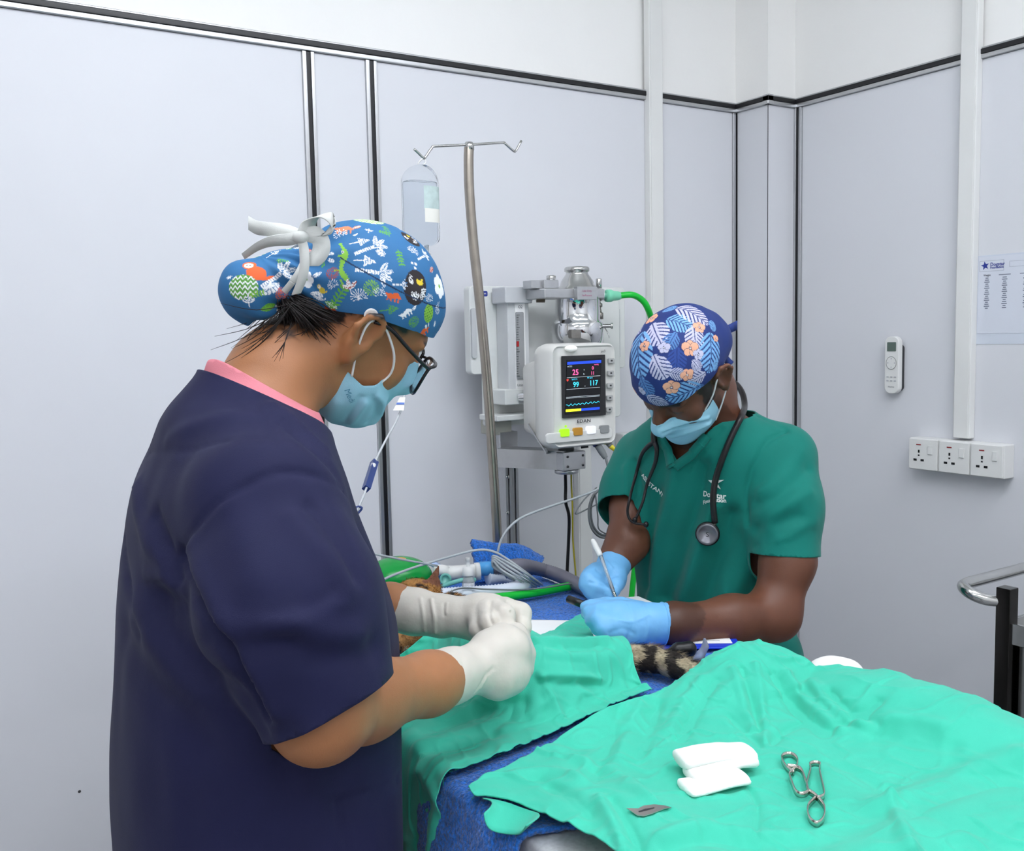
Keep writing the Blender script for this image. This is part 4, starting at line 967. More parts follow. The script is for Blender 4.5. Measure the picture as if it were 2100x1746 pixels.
# ================================================================ people: shared builders
def head_axes(yaw, pit, rol):
    yaw, pit, rol = map(math.radians, (yaw, pit, rol))
    y = np.array([math.sin(yaw)*math.cos(pit), math.cos(yaw)*math.cos(pit), -math.sin(pit)])
    x0 = np.array([math.cos(yaw), -math.sin(yaw), 0]); z0 = np.cross(x0, y)
    c, s = math.cos(rol), math.sin(rol)
    return np.array([c*x0+s*z0, y, -s*x0+c*z0])
class Head:
    """local frame: x to the person's right ear, y towards the face, z to the crown, origin between the ears"""
    def __init__(s, pos, yaw, pit, rol, k=1.0): s.o = np.array(pos, float); s.A = head_axes(yaw, pit, rol); s.k = k
    def to(s, P): return ((np.asarray(P, float)-s.o)@s.A.T)/s.k
    def w(s, q): return s.o+(np.asarray(q, float)*s.k)@s.A
    def sdf(s, P):
        q = s.to(P); qa = q.copy(); qa[:, 0] = np.abs(qa[:, 0])
        d = ell(q, (0, -.006, .045), (.076, .098, .084))
        d = smin(d, ell(q, (0, .032, -.03), (.061, .068, .082)), .03)
        d = smin(d, ell(q, (0, .047, -.075), (.048, .044, .040)), .03)
        d = smin(d, ell(q, (0, .080, -.098), (.022, .018, .018)), .02)
        d = smin(d, ell(qa, (.042, .066, -.022), (.022, .020, .026)), .02)
        d = smin(d, cone(q, (0, .094, .022), (0, .120, -.022), .008, .013), .012)
        d = smin(d, ell(qa, (.013, .108, -.026), (.010, .012, .010)), .008)
        d = smin(d, cone(qa, (0.006, .092, .034), (.046, .078, .030), .011, .009), .014)
        d = smax(d, -ell(qa, (.032, .104, .010), (.020, .020, .014)), .012)
        d = smin(d, ell(qa, (.032, .080, .009), (.015, .014, .012)), .004)
        d = smax(d, -cone(qa, (.016, .0965, .0045), (.048, .0905, .0045), .0012, .0012), .002)
        d = smin(d, cone(q, (-.016, .100, -.060), (.016, .100, -.060), .008, .008), .01)
        # ears
        e = ell(qa, (.079, -.010, .002), (.010, .019, .034))
        hel = [(.078, .004, .002), (.082, .008, .015), (.086, .004, .028), (.090, -.009, .036), (.094, -.024, .029), (.093, -.030, .010), (.087, -.022, -.012), (.080, -.006, -.032)]
        h = chain(qa, hel, [.003, .004, .0045, .005, .005, .005, .005, .007], .004)
        e = smax(e, -ell(qa, (.092, -.008, .004), (.012, .012, .021)), .005)
        e = smin(smin(e, h, .006), cone(qa, (.083, .004, -.006), (.084, .002, -.012), .004, .004), .004)
        return smin(d, e, .006)*s.k
def sect(py, pl, pr, yc, b, yaw=0.0):
    """horizontal elliptical section whose silhouette meets two pixel columns"""
    dl, dr = ray(pl, py), ray(pr, py); nl = np.array([dl[1], -dl[0]]); nr = np.array([dr[1], -dr[0]])
    nl /= np.linalg.norm(nl); nr /= np.linalg.norm(nr); cx, a = .35*yc, .16
    c_, s_ = math.cos(yaw), math.sin(yaw)
    def hh(n, a): u = n[0]*c_+n[1]*s_; v = -n[0]*s_+n[1]*c_; return math.sqrt((a*u)**2+(b*v)**2)
    for _ in range(60):
        def rs(cx, a): return np.array([nl[0]*cx+nl[1]*yc-hh(nl, a), nr[0]*cx+nr[1]*yc+hh(nr, a)])
        r0 = rs(cx, a); J = np.stack([(rs(cx+1e-5, a)-r0)/1e-5, (rs(cx, a+1e-5)-r0)/1e-5], -1)
        st = np.linalg.solve(J, -r0); cx += .6*st[0]; a = max(.03, a+.6*st[1])
    m = ray((pl+pr)/2, py); t = (cx*math.sin(YAW)+yc*math.cos(YAW))/(m[0]*math.sin(YAW)+m[1]*math.cos(YAW))
    return [CAM_H+m[2]*t, cx, yc, a, b, yaw]
def P3(lst): return [atd(*p) for p in lst]
def transform_to(V, loc): return V
# ---- printed motifs on fabric
WHT, NAVY = lin((238, 240, 244))[:3], lin((22, 40, 92))[:3]
def motif(kind, u, v, pal):
    """u to the right, v up, unit size; returns list of (mask, colour)"""
    out = []; r = np.hypot(u, v); th = np.arctan2(v, u)
    def leaf(cx, cy, ang, L_, w, col, rib=None):
        c, s = math.cos(ang), math.sin(ang); a = (u-cx)*c+(v-cy)*s; b = -(u-cx)*s+(v-cy)*c; t = a/L_
        m = (t > 0) & (t < 1) & (np.abs(b) < w*4*t*(1-t)*L_)
        out.append((m, col))
        if rib is not None: out.append((m & ((np.abs(b) < .022) | ((np.mod(a*9+np.abs(b)*7, 1) < .22) & (np.abs(b) > .03))), rib))
    if kind == 'monstera':
        hw = .82*np.clip(1-np.abs(v)**2.2, 0, 1)**.6*(1-.22*v); body = (np.abs(u) < hw) & (np.abs(v) < 1)
        slit = (np.mod((v+np.abs(u)*.75)*3.1, 1) < .36) & (np.abs(u) > .14+.1*np.sin(v*9)**2)
        out += [(body & ~slit, pal[0]), (body & (np.abs(u) < .035), pal[1])]
    elif kind == 'frondleaf':
        hw = .75*np.clip(1-np.abs(v)**2, 0, 1)**.7; body = (np.abs(u) < hw) & (np.abs(v) < 1)
        slit = (np.mod((v+np.abs(u)*.9)*3.6, 1) < .38) & (np.abs(u) > .05)
        out += [(body & ~slit, pal[0]), (body & (np.abs(u) < .03), pal[1])]
    elif kind == 'orchid':
        for k in range(5):
            a = math.radians(90+72*k); cx, cy = .48*math.cos(a), .48*math.sin(a); rr = np.hypot((u-cx), (v-cy)); R0 = .46 if k in (1, 4) else .36
            out.append((rr < R0+.035, NAVY)); out.append((rr < R0, pal[0]))
        out += [((r < .20) & (np.mod(th*3, 1) < .55), NAVY), (r < .08, WHT)]
    elif kind == 'leaf': leaf(-.9, 0, 0, 1.8, .22, pal[0], pal[1])
    elif kind == 'sprig':
        for a in (35, 90, 145): leaf(0, -.3, math.radians(a), 1.2, .2, pal[0], pal[1])
        out.append(((np.abs(u) < .05) & (v > -1) & (v < -.2), pal[0]))
    elif kind == 'palm':
        out.append(((np.abs(v) < .13) & (u > -1.6) & (u < .1) & (np.mod(u*6, 1) > .25), pal[0]))
        for a in (-62, -20, 20, 62): leaf(.05, 0, math.radians(a), 1.05, .17, pal[0], pal[1])
    elif kind == 'tree':
        m = (u > -.1) & (u < 1) & (np.abs(v) < .5*(1-u)*.95); out.append((m & ~((np.mod(u*5, 1) < .2) | (np.mod(v*6, 1) < .22)), pal[0])); out.append(((np.abs(v) < .05) & (u > -1) & (u <= 0), pal[0]))
    elif kind == 'dots':
        for cx, cy, q in ((-.5, .4, .26), (.3, .1, .3), (-.2, -.6, .26)): out.append((np.hypot(u-cx, v-cy) < q, pal[0]))
    elif kind == 'burst': out.append(((r < 1) & (r > .12) & (np.mod(th*16/(2*math.pi)+np.floor(r*4)*.5, 1) < .6) & (np.mod(r*4, 1) > .18), pal[0]))
    elif kind == 'croc':
        w = .17+.05*np.sin(v*5)-.06*np.abs(v)+.05*(np.mod(v*6, 1) < .35); cxx = .16*np.sin(v*3.2)
        out.append(((np.abs(u-cxx) < w) & (np.abs(v) < 1.25), pal[0]))
        for cy in (-.5, .35): out.append(((np.abs(v-cy) < .06) & (u-cxx > -.42) & (u-cxx < .1), pal[0]))
        out.append(((np.hypot(u-.05, v-.55) < .08), WHT)); out.append(((np.hypot(u-.05, v-.55) < .035), NAVY))
        out.append(((np.abs(u+.25-cxx*.2+.3*(v+1.25)) < .06) & (v < -1.1) & (v > -1.55), pal[0]))
    elif kind == 'oval':
        out.append((((u/.78)**2+v**2 < 1), lin((38, 30, 34))[:3]))
        for cx, cy, a in ((-.15, .1, 135), (-.35, .15, 95), (-.5, .1, 60), (0, -.75, 60), (0, -.75, 90), (0, -.75, 120), (.3, -.15, 20), (.3, -.2, -20), (.35, -.25, -60)): leaf(cx, cy, math.radians(a), .55, .2, pal[0], lin((38, 30, 34))[:3])
        out += [(np.hypot((u-.28)/1.5, v-.32) < .15, lin((222, 196, 52))[:3]), (np.hypot(u-.1, v-.42) < .08, lin((222, 196, 52))[:3]), (np.hypot(u-.40, v-.5) < .07, lin((222, 196, 52))[:3])]
    elif kind == 'zig':
        m = (u**2+(v/.85)**2 < 1); out.append((m, pal[0])); out.append((m & (np.mod((v+.22*np.abs(np.mod(u*3, 1)-.5)*2)*3, 1) < .38), WHT))
    elif kind == 'flower':
        for k in range(6):
            a = math.radians(60*k); out.append((np.hypot(u-.55*math.cos(a), v-.55*math.sin(a)) < .38, pal[0]))
        out += [(r < .3, pal[0]), (np.hypot(u, v) < .16, lin((120, 180, 60))[:3])]
    elif kind == 'critter':
        out += [(np.hypot(u/1.15, v+.25) < .55, pal[0]), (np.hypot(u+.55, v-.38) < .44, pal[0]), (np.hypot(u+.58, v-.34) < .30, lin((246, 232, 214))[:3]),
                (np.hypot(u+.70, v-.36) < .055, NAVY), (np.hypot(u+.48, v-.36) < .055, NAVY), ((np.abs(v+.5-.5*(u-.6)) < .14) & (u > .4) & (u < 1.1), pal[0])]
    elif kind == 'fox':
        out += [((np.abs(v-.12*np.sin(u*4)) < .30*np.clip(1.1-u*u, 0, 1)), pal[0])]
        for cx in (-.6, -.2, .3, .7): out.append(((np.abs(u-cx) < .08) & (v < 0) & (v > -.6), pal[0]))
    elif kind == 'frond':
        out.append(((np.abs(v) < .05) & (np.abs(u) < 1), pal[0]))
        for k in range(5):
            for sg in (1, -1): leaf(-.8+.38*k, 0, math.radians(62*sg), .55, .18, pal[0])
    elif kind == 'ball':
        m = ((u/.75)**2+v**2 < 1); out.append((m, pal[0])); out.append((m & (np.hypot(np.mod(u*3.4+np.floor(v*3.4)*.5, 1)-.5, np.mod(v*3.4, 1)-.5) < .22), lin((30, 70, 50))[:3])); out.append(((np.abs(u) < .06) & (v < -1) & (v > -1.5), WHT))
    elif kind == 'spike':
        out.append(((r < 1) & (v > -.3) & (np.mod(th*9/math.pi, 1) < .30), pal[0]))
    return out
def paint(V, N, col, items, S, up=None):
    for kind, px, py, size, ang, pal in items:
        c, n = S.hit(px, py); t = (c-EYE)@_F; sz = size*t/FPX
        e1 = _R-n*(_R@n); e1 /= np.linalg.norm(e1); e2 = np.cross(n, e1)
        if e2@_U < 0: e2 = -e2
        paint_at(V, N, col, kind, c, n, e1, e2, sz, ang, pal)
def paint_at(V, N, col, kind, c, n, e1, e2, sz, ang, pal):
    a = math.radians(ang); f1 = e1*math.cos(a)+e2*math.sin(a); f2 = -e1*math.sin(a)+e2*math.cos(a)
    d = V-c; rr = np.linalg.norm(d, axis=1); sel = np.where((rr < sz*2.1) & (N@n > -.1))[0]
    if len(sel) == 0: return
    q = d[sel]; tu, tv = q@f1, q@f2; tl = np.hypot(tu, tv)+1e-9; k = rr[sel]/tl; u, v = tu*k/sz, tv*k/sz
    for m, cc in motif(kind, u, v, pal): col[sel[m]] = cc
def hair_strands(name, roots, mat, parent):
    b = MB()
    for pts, r in roots: b.tube(pts, [r*.3, r, r*.8, r*.3], 4, sub=5)
    return b.build(name, mat, parent, True)
def decal(name, V, F, c, n, e1, e2, S, mat, parent, off=.0008, cuts=3):
    """flat lettering pressed onto a curved surface"""
    bm = bmesh.new(); vs_ = [bm.verts.new(v) for v in V]
    for f in F:
        try: bm.faces.new([vs_[i] for i in f])
        except ValueError: pass
    bmesh.ops.triangulate(bm, faces=bm.faces[:])
    for _ in range(cuts):
        long_ = [e for e in bm.edges if e.calc_length() > .004]
        if long_: bmesh.ops.subdivide_edges(bm, edges=long_, cuts=1); bmesh.ops.triangulate(bm, faces=bm.faces[:])
    bm.verts.ensure_lookup_table()
    for v in bm.verts:
        p = np.array(c)+np.array(e1)*v.co.x+np.array(e2)*v.co.y
        h = S.t.ray_cast(Vector(p+np.array(n)*.06), Vector(-np.array(n)))
        v.co = Vector(np.array(h[0])+np.array(n)*off) if h[0] is not None else Vector(p)
    me = bpy.data.meshes.new(name); bm.to_mesh(me); bm.free(); me.materials.append(mat)
    o = bpy.data.objects.new(name, me); COL.objects.link(o); put(o, parent); return o
def ribbon(pts, wid, nrm, sub=6, tw=None):
    """thin band along a path; nrm = width direction at each end"""
    P = spline(np.array(pts, float), sub); n = len(P); W = np.array(nrm, float)
    if W.ndim == 1: W = np.tile(W, (n, 1))
    else: W = np.stack([np.interp(np.linspace(0, 1, n), np.linspace(0, 1, len(W)), W[:, k]) for k in range(3)], -1)
    W /= np.linalg.norm(W, axis=1)[:, None]
    V = np.concatenate([P-W*wid/2, P+W*wid/2]); F = [(i, i+1, n+i+1, n+i) for i in range(n-1)]
    return V, F
def ribbon_obj(name, pts, wid, nrm, mat, parent, thick=.0012):
    V, F = ribbon(pts, wid, nrm); o = mesh_obj(name, V, F, mat, parent, True)
    md = o.modifiers.new('t', 'SOLIDIFY'); md.thickness = thick; md.offset = 0
    return o
def garment(name, V, F, mat, parent, thick=.0022):
    o = mesh_obj(name, V, F, mat, parent, True); md = o.modifiers.new('t', 'SOLIDIFY'); md.thickness = thick; md.offset = -1
    return o
def face_mask(H, parent, mat, m_loop, tops, bots, pleats=True, strokes=()):
    """pleated mask following the lower face; tops/bots give z of the edges by angle from the nose"""
    def f(P):
        q = H.to(P); d = ell(q, (0, .036, -.052), (.070, .074, .080))
        d = smin(d, cone(q, (0, .100, .006), (0, .116, -.028), .012, .020), .022)
        d = smin(d, ell(q, (0, .078, -.098), (.030, .030, .026)), .03)
        return d*H.k
    c = H.w((0, .05, -.05)); V, F = sdf_mesh(f, c-.14, c+.14, .003)
    V = relax(V, F, 2); Nn = vnormals(V, F); q = H.to(V); th = np.degrees(np.arctan2(np.abs(q[:, 0]), q[:, 1]-.0))
    if pleats:
        w = np.clip((85-th)/40, 0, 1)
        z = q[:, 2]+.0006*th
        for zz, dep in ((-.045, .0045), (-.072, .0045), (-.096, .003)):
            s = z-zz; V = V+Nn*(np.where(s < 0, dep*np.exp(s/.012), dep*.0-.0012*np.exp(-(s/.004)**2))*w)[:, None]
        V = V+Nn*(noise(V, 60)*.0010)[:, None]
    if strokes: V = crease(V, Nn, strokes, Surf(V, F))
    top = np.interp(th, [a for a, _ in tops], [b for _, b in tops]); bot = np.interp(th, [a for a, _ in bots], [b for _, b in bots])
    tmax = tops[-1][0]
    g = np.maximum.reduce([q[:, 2]-top, bot-q[:, 2], (th-tmax)*.0012, -q[:, 1]-.03])
    V2_, F2_ = clip_mesh(V, F, g)
    o = garment('face_mask', V2_, F2_, mat, parent, .0018)
    return o, V2_, F2_
# ================================================================ the person in navy scrubs
m_skin_w = M('brown_skin', (0, 0, 0), .48, bump=.0002, bscale=700, var=.05, vscale=30, attr='paint', sss=.08)
m_navy = M('navy_scrub_cotton', (24, 26, 62), .75, bump=.00025, bscale=1100, var=.08, vscale=10, sheen=.03, spec=.3)
m_print = M('printed_cotton', (0, 0, 0), .7, bump=.0002, bscale=1200, var=.05, vscale=25, attr='paint')
m_pink = M('pink_jersey', (214, 128, 140), .8, bump=.0003, bscale=800)
m_maskb = M('light_blue_nonwoven', (156, 208, 230), .7, bump=.0002, bscale=900, var=.03)
m_loop = M('white_elastic', (235, 235, 236), .7)
m_latex = M('cream_latex', (208, 202, 192), .42, var=.02, vscale=20, lowbump=.0010, lowscale=55, sss=.05)
m_hair = M('black_hair', (26, 20, 20), .45, var=.2, vscale=100)
m_ribbon = M('grey_white_cotton_tape', (205, 207, 204), .8, bump=.0002, bscale=900)
m_glass = M('spectacle_glass', (225, 235, 245), .03, trans=.85, ior=1.15, var=.0)
wp = empty('person', (.36, 1.16, 0), 'person in navy scrubs and a printed blue cap, operating with cream gloves', 'person')
YC = 1.16
HW = Head((.511, 1.181, 1.5014), 87, 32.5, -22, .94)
secs = [sect(*r) for r in ((940, 290, 684, YC, .165), (1000, 270, 708, YC, .19), (1060, 258, 728, YC, .20), (1143, 246, 768, YC, .205), (1258, 237, 800, YC, .205), (1400, 231, 809, YC, .20), (1546, 226, 811, YC, .205), (1650, 227, 812, YC, .215), (1746, 229, 811, YC, .22))]
s0 = secs[-1]; secs += [[.70, s0[1], YC, s0[3], .225, 0], [.58, s0[1], YC, s0[3]-.005, .225, 0]]
s1 = secs[0]; secs = [[s1[0]+.055, s1[1]+.012, YC, s1[3]*.72, .12, 0]]+secs
SHR = atd(545, 1040, 1.045); SHL = np.array([SHR[0]+.03, 2*YC-SHR[1]+.01, SHR[2]+.01])
ELR = atd(655, 1464, .985)
AMID = atd(594, 1240, 1.00)
WRR = atd(975, 1372, 1.265); WRL = atd(930, 1262, 1.40); ELL = np.array([.43, 1.40, 1.02])
NB = atd(525, 830, 1.17)           # base of the neck
NB[1] = YC
def w_torso(P): return loft(P, secs, 2.3)
def w_shirt(P):
    d = w_torso(P)
    d = smin(d, cone(P, NB+[-.01, 0, -.03], NB+[0, 0, .03], .088, .062), .05)
    for sh in (SHR, SHL): d = smin(d, cone(P, NB+[-.01, 0, -.055], sh+[0, 0, .01], .07, .070), .045)
    sl = chain(P, [SHR, AMID, atd(676, 1472, .985)], [.076, .083, .070], .05)
    sl2 = chain(P, [SHL, (SHL+ELL)/2+[-.02, .03, 0], ELL+[0, .02, 0]], [.076, .083, .072], .05)
    return smin(smin(d, sl, .022), sl2, .022)
V, F = sdf_mesh(w_shirt, (.02, .84, .56), (.68, 1.56, 1.52), .0062)
V = relax(V, F, 2); N_ = vnormals(V, F); S = Surf(V, F)
V = V+N_*(noise(V*[1, 1, .6], 12)*.0035+noise(V*[1.2, 1.2, .5], 26)*.0016)[:, None]
V = crease(V, N_, [
    ([(707, 1011), (640, 975), (574, 970), (500, 1000), (448, 1034), (400, 1090), (373, 1137)], .0045, -.0035),      # armhole seam
    ([(522, 812), (545, 880), (569, 965)], .004, -.0022),
    ([(470, 850), (400, 870), (345, 900)], .012, .003), ([(430, 1270), (520, 1290), (600, 1275)], .012, .005), ([(430, 1300), (520, 1325), (590, 1310)], .012, -.005), ([(250, 1100), (262, 1200), (290, 1300)], .010, -.005),
    ([(373, 1137), (415, 1240), (470, 1330), (540, 1470)], .008, -.013),
    ([(398, 1130), (440, 1235), (500, 1345), (560, 1460)], .014, .007),
    ([(280, 1000), (300, 1100), (345, 1160)], .012, .006), ([(320, 1060), (345, 1120), (372, 1190)], .010, -.007),
    ([(300, 1190), (330, 1225), (372, 1245)], .014, -.006), ([(300, 1180), (340, 1190), (375, 1205)], .010, .006),
    ([(280, 1260), (360, 1360), (450, 1440), (500, 1530)], .022, .007), ([(330, 1250), (400, 1360), (480, 1420), (530, 1500)], .020, -.008),
    ([(260, 1300), (330, 1430), (420, 1530)], .025, -.005),
    ([(560, 1260), (630, 1248), (690, 1212)], .006, -.0030), ([(560, 1275), (640, 1268), (700, 1235)], .012, .004),
    ([(600, 1290), (660, 1305), (740, 1310)], .014, .0065), ([(590, 1330), (660, 1345), (770, 1330)], .016, -.006),
    ([(600, 1060), (640, 1110), (690, 1160), (720, 1210)], .012, .004), ([(640, 1040), (690, 1100), (735, 1180)], .010, -.005),
    ([(470, 1040), (500, 1100), (520, 1180)], .018, .003),
    ([(560, 830), (620, 880), (668, 925)], .009, .004), ([(575, 860), (640, 920), (690, 975)], .008, -.004),
    ([(590, 1500), (585, 1600), (580, 1746)], .012, -.005), ([(640, 1540), (630, 1640), (640, 1746)], .02, .004),
    ([(690, 1645), (740, 1630), (812, 1600)], .004, -.003), ([(690, 1650), (700, 1700), (715, 1746)], .004, -.0025),
    ([(300, 930), (380, 925), (470, 905)], .004, -.0015)], S)
ax = ELR-AMID; ax /= np.linalg.norm(ax); cutp = atd(675, 1452, .985); cn = atd(675+45, 1452+92, .985)-cutp; cn /= np.linalg.norm(cn)
g1 = np.where(np.linalg.norm(V-ELR, axis=1) < .17, (V-cutp)@cn, -1.0)
dS = chain(V, [SHR, AMID, atd(676, 1472, .985)], [.076, .083, .070], .05); g1 = np.where(dS < .012, g1, -1)
ax2 = ELL-SHL; ax2 /= np.linalg.norm(ax2); dS2 = chain(V, [SHL, (SHL+ELL)/2+[-.02, .03, 0], ELL+[0, .02, 0]], [.076, .083, .072], .05)
g2 = np.where(dS2 < .012, (V-(ELL-ax2*.03))@ax2, -1)
npt = atd(520, 812, 1.16); e_ = atd(750, 916, 1.16)-npt; e_ /= np.linalg.norm(e_); nn = np.cross(e_, (0, 1, 0)); nn *= np.sign(nn[2]); 
g3 = np.where(np.hypot(V[:, 0]-NB[0], V[:, 1]-NB[1]) < .16, (V-npt)@nn, -1)
g4 = .585-V[:, 2]
Vs, Fs = clip_mesh(V, F, np.maximum.reduce([g1, g2, g3, g4]))
garment('scrub_top', Vs, Fs, m_navy, wp)
SWs = Surf(Vs, Fs)
# name print at the chest edge
# undershirt
Vu, Fu = sdf_mesh(lambda P: w_shirt(P)+.006, NB-[.16, .16, .12], NB+[.18, .16, .14], .006); Vu = relax(Vu, Fu, 2)
gu = (Vu-npt)@nn-.011-.004*np.sin(Vu[:, 1]*40)
Vu, Fu = clip_mesh(Vu, Fu, np.maximum.reduce([gu, -((Vu-npt)@nn)-.02, np.hypot(Vu[:, 0]-NB[0], Vu[:, 1]-NB[1])-.115])); garment('undershirt', Vu, Fu, m_pink, wp)
# ---- skin: head, neck, arms and the core of the trunk in one surface
def w_body(P):
    d = HW.sdf(P)
    neck = chain(P, [HW.w((0, -.020, -.035)), HW.w((0, -.038, -.085))*.6+NB*.4, NB+[-.004, 0, -.02]], [.058, .056, .066], .03)
    d = smin(d, neck, .03)
    d = smin(d, w_torso(P)+.022, .05)
    for sh in (SHR, SHL): d = smin(d, cone(P, NB+[-.01, 0, -.06], sh, .05, .05), .04)
    d = smin(d, chain(P, [SHR, AMID+[.004, 0, 0], ELR, atd(745, 1432, 1.08), atd(880, 1402, 1.195), WRR], [.052, .050, .045, .043, .0335, .022], .03), .02)
    d = smin(d, chain(P, [SHL, (SHL+ELL)/2, ELL, atd(800, 1246, 1.43), WRL], [.052, .05, .046, .030, .022], .03), .02)
    return d
V, F = sdf_mesh(w_body, (.06, .84, .80), (.86, 1.56, 1.70), .0050)
V = relax(V, F, 1, .4); N_ = vnormals(V, F); q = HW.to(V)
col = np.tile(np.array(lin((166, 112, 74))[:3]), (len(V), 1)); col *= (1+.07*noise(V, 14))[:, None]
# hair growing below the cap edge, brows
cline = np.interp(q[:, 1], [-.13, -.10, -.02, .05, .12], [-.050, -.022, .030, .046, .050])
drop = .016+.030*np.clip((-q[:, 1]-.01)/.06, 0, 1)
hw_ = np.clip((q[:, 2]-(cline-drop)+.010*noise(V, 80)+.006*noise(V, 170))/.010, 0, 1)*np.clip((.052-q[:, 1])/.01, 0, 1)*np.clip((q[:, 1]+.15)/.01, 0, 1)*(q[:, 2] > -.09)
hw_ = np.where(np.linalg.norm(np.c_[np.abs(q[:, 0])-.088, q[:, 1]+.010, q[:, 2]], axis=1) < .036, hw_*.0, hw_)
col = col*(1-hw_[:, None])+np.array(lin((30, 22, 20))[:3])*hw_[:, None]
br = (np.abs(np.abs(q[:, 0])-.032) < .018) & (np.abs(q[:, 2]-.034) < .005) & (q[:, 1] > .05); col[br] = lin((40, 28, 24))[:3]
mesh_obj('body', V, F, m_skin_w, wp, True, col)
# trousers and shoes (behind and below the table edge)
def w_legs(P):
    d = None
    for sg in (-1, 1):
        e = chain(P, [(secs[-1][1], YC+sg*.09, .82), (secs[-1][1]+.01, YC+sg*.10, .48), (secs[-1][1]-.01, YC+sg*.10, .06)], [.115, .085, .075], .04); d = e if d is None else smin(d, e, .02)
    return smax(d, .045-P[:, 2], .005)
V, F = sdf_mesh(w_legs, (.1, .86, .03), (.62, 1.46, .96), .014); mesh_obj('trousers', relax(V, F, 2), F, m_navy, wp, True)
for sg in (-1, 1):
    cx_, cy_ = secs[-1][1], YC+sg*.10
    V, F = sdf_mesh(lambda P: smax(smin(ell(P, (cx_+.06, cy_, .03), (.13, .045, .045)), ell(P, (cx_-.02, cy_, .06), (.06, .04, .05)), .02), .002-P[:, 2], .004), (cx_-.12, cy_-.07, -.01), (cx_+.22, cy_+.07, .13), .008)
    mesh_obj('shoe', V, F, m_blackp, wp, True)
# ---- cap
BUN = (.0, -.136, -.040)
def w_cap(P):
    q = HW.to(P); d = ell(q, (0, -.004, .050), (.086, .108, .092))
    b = ell(q, BUN, (.047, .046, .044)); b = smin(b, ell(q, (0, -.108, .002), (.040, .04, .036)), .02)
    return smin(d, b, .022)
cc = HW.w((0, -.05, .03)); V, F = sdf_mesh(w_cap, cc-.19, cc+.19, .0045); V = relax(V, F, 2)
V, F = subdiv(V, F, 2); N_ = vnormals(V, F); q = HW.to(V)
knot = HW.w((0, -.110, .005))
V = V+N_*(noise(V, 22)*.0026+noise(V, 45)*.0013)[:, None]
# gathers radiating from the knot
rk = np.linalg.norm(q-np.array([0, -.112, .004]), axis=1); ang = np.arctan2(q[:, 0], q[:, 2]-.004)
V = V+N_*(np.sin(ang*13)*.0032*np.exp(-((q[:, 1]+.112)/.026)**2))[:, None]
SCP = Surf(V[::1], F) if False else None
zz = lambda x, y: (430+x/3.493, 420+y/3.493)
BLUE = np.array(lin((44, 106, 156))[:3]); col = np.tile(BLUE, (len(V), 1))
gcap = np.minimum(q[:, 2]-(.006+.50*(q[:, 1]+.02)), 1)
# keep: above the cap line on the skull, or on the bun
line = np.interp(q[:, 1], [-.22, -.13, -.10, -.02, .05, .12], [-.12, -.11, -.022, .030, .046, .050])
g = line-q[:, 2]
gr, lime, orange, yel = lin((96, 168, 60))[:3], lin((132, 190, 66))[:3], lin((226, 98, 44))[:3], lin((216, 190, 60))[:3]
rust = lin((170, 70, 44))[:3]; BL = tuple(BLUE); GRL = lin((120, 150, 140))[:3]
S = Surf(V, F)
items = []
def mo(kind, x, y, size, ang, pal): items.append((kind,)+zz(x, y)+(size*1.22/3.493, ang, pal))
mo('zig', 1140, 110, 90, 0, (lime, WHT)); mo('fox', 960, 172, 60, 0, (lin((222, 130, 90))[:3],)); mo('leaf', 1055, 160, 34, 40, (lin((222, 130, 90))[:3], WHT))
mo('frond', 1265, 175, 42, -60, (gr,)); mo('dots', 1380, 175, 32, 0, (WHT,)); mo('oval', 1440, 245, 66, 80, (WHT,)); mo('spike', 935, 215, 42, 20, (WHT,)); mo('sprig', 1140, 185, 26, 0, (WHT, BL))
mo('tree', 1075, 265, 62, 20, (WHT,)); mo('palm', 1180, 300, 80, 30, (WHT, BL)); mo('croc', 955, 405, 100, 8, (lime,)); mo('tree', 1115, 400, 70, 0, (WHT,))
mo('leaf', 870, 350, 24, 0, (WHT, BL)); mo('leaf', 870, 400, 30, -20, (WHT, BL)); mo('leaf', 815, 430, 24, 60, (gr, BL)); mo('burst', 880, 490, 38, 0, (rust,)); mo('palm', 1215, 490, 88, -4, (WHT, BL))
mo('frond', 1365, 380, 52, -70, (gr,)); mo('spike', 1455, 335, 40, 0, (WHT,)); mo('dots', 1470, 430, 32, 30, (WHT,)); mo('oval', 1478, 592, 106, 0, (WHT,)); mo('palm', 1380, 572, 40, 0, (WHT, BL))
mo('burst', 1157, 595, 46, 0, (lime,)); mo('sprig', 1000, 585, 52, 15, (WHT, rust)); mo('spike', 885, 580, 38, 30, (WHT,)); mo('critter', 805, 605, 34, 0, (yel,)); mo('frond', 925, 660, 70, 55, (gr,)); mo('spike', 1070, 665, 52, 10, (WHT,))
mo('spike', 1218, 640, 40, 0, (WHT,)); mo('fox', 1318, 655, 56, -20, (orange,)); mo('flower', 1645, 585, 78, 0, (WHT,)); mo('leaf', 1590, 465, 38, 60, (rust, WHT)); mo('tree', 1290, 752, 62, 0, (gr,)); mo('fox', 1405, 775, 46, 20, (WHT,))
mo('ball', 1570, 780, 58, 0, (lime,)); mo('burst', 1465, 840, 36, 0, (gr,)); mo('spike', 1640, 740, 40, 90, (WHT,)); mo('leaf', 1612, 855, 28, 70, (WHT, BL)); mo('fox', 1520, 925, 62, 10, (orange,)); mo('leaf', 1550, 875, 22, 100, (WHT, BL))
mo('leaf', 1465, 740, 24, 40, (WHT, BL)); mo('spike', 1575, 680, 36, 0, (WHT,)); mo('leaf', 1645, 930, 40, 80, (WHT, BL)); mo('leaf', 1220, 350, 34, -30, (WHT, BL)); mo('frond', 1250, 200, 36, 0, (gr,)); mo('leaf', 1045, 215, 22, 30, (WHT, BL))
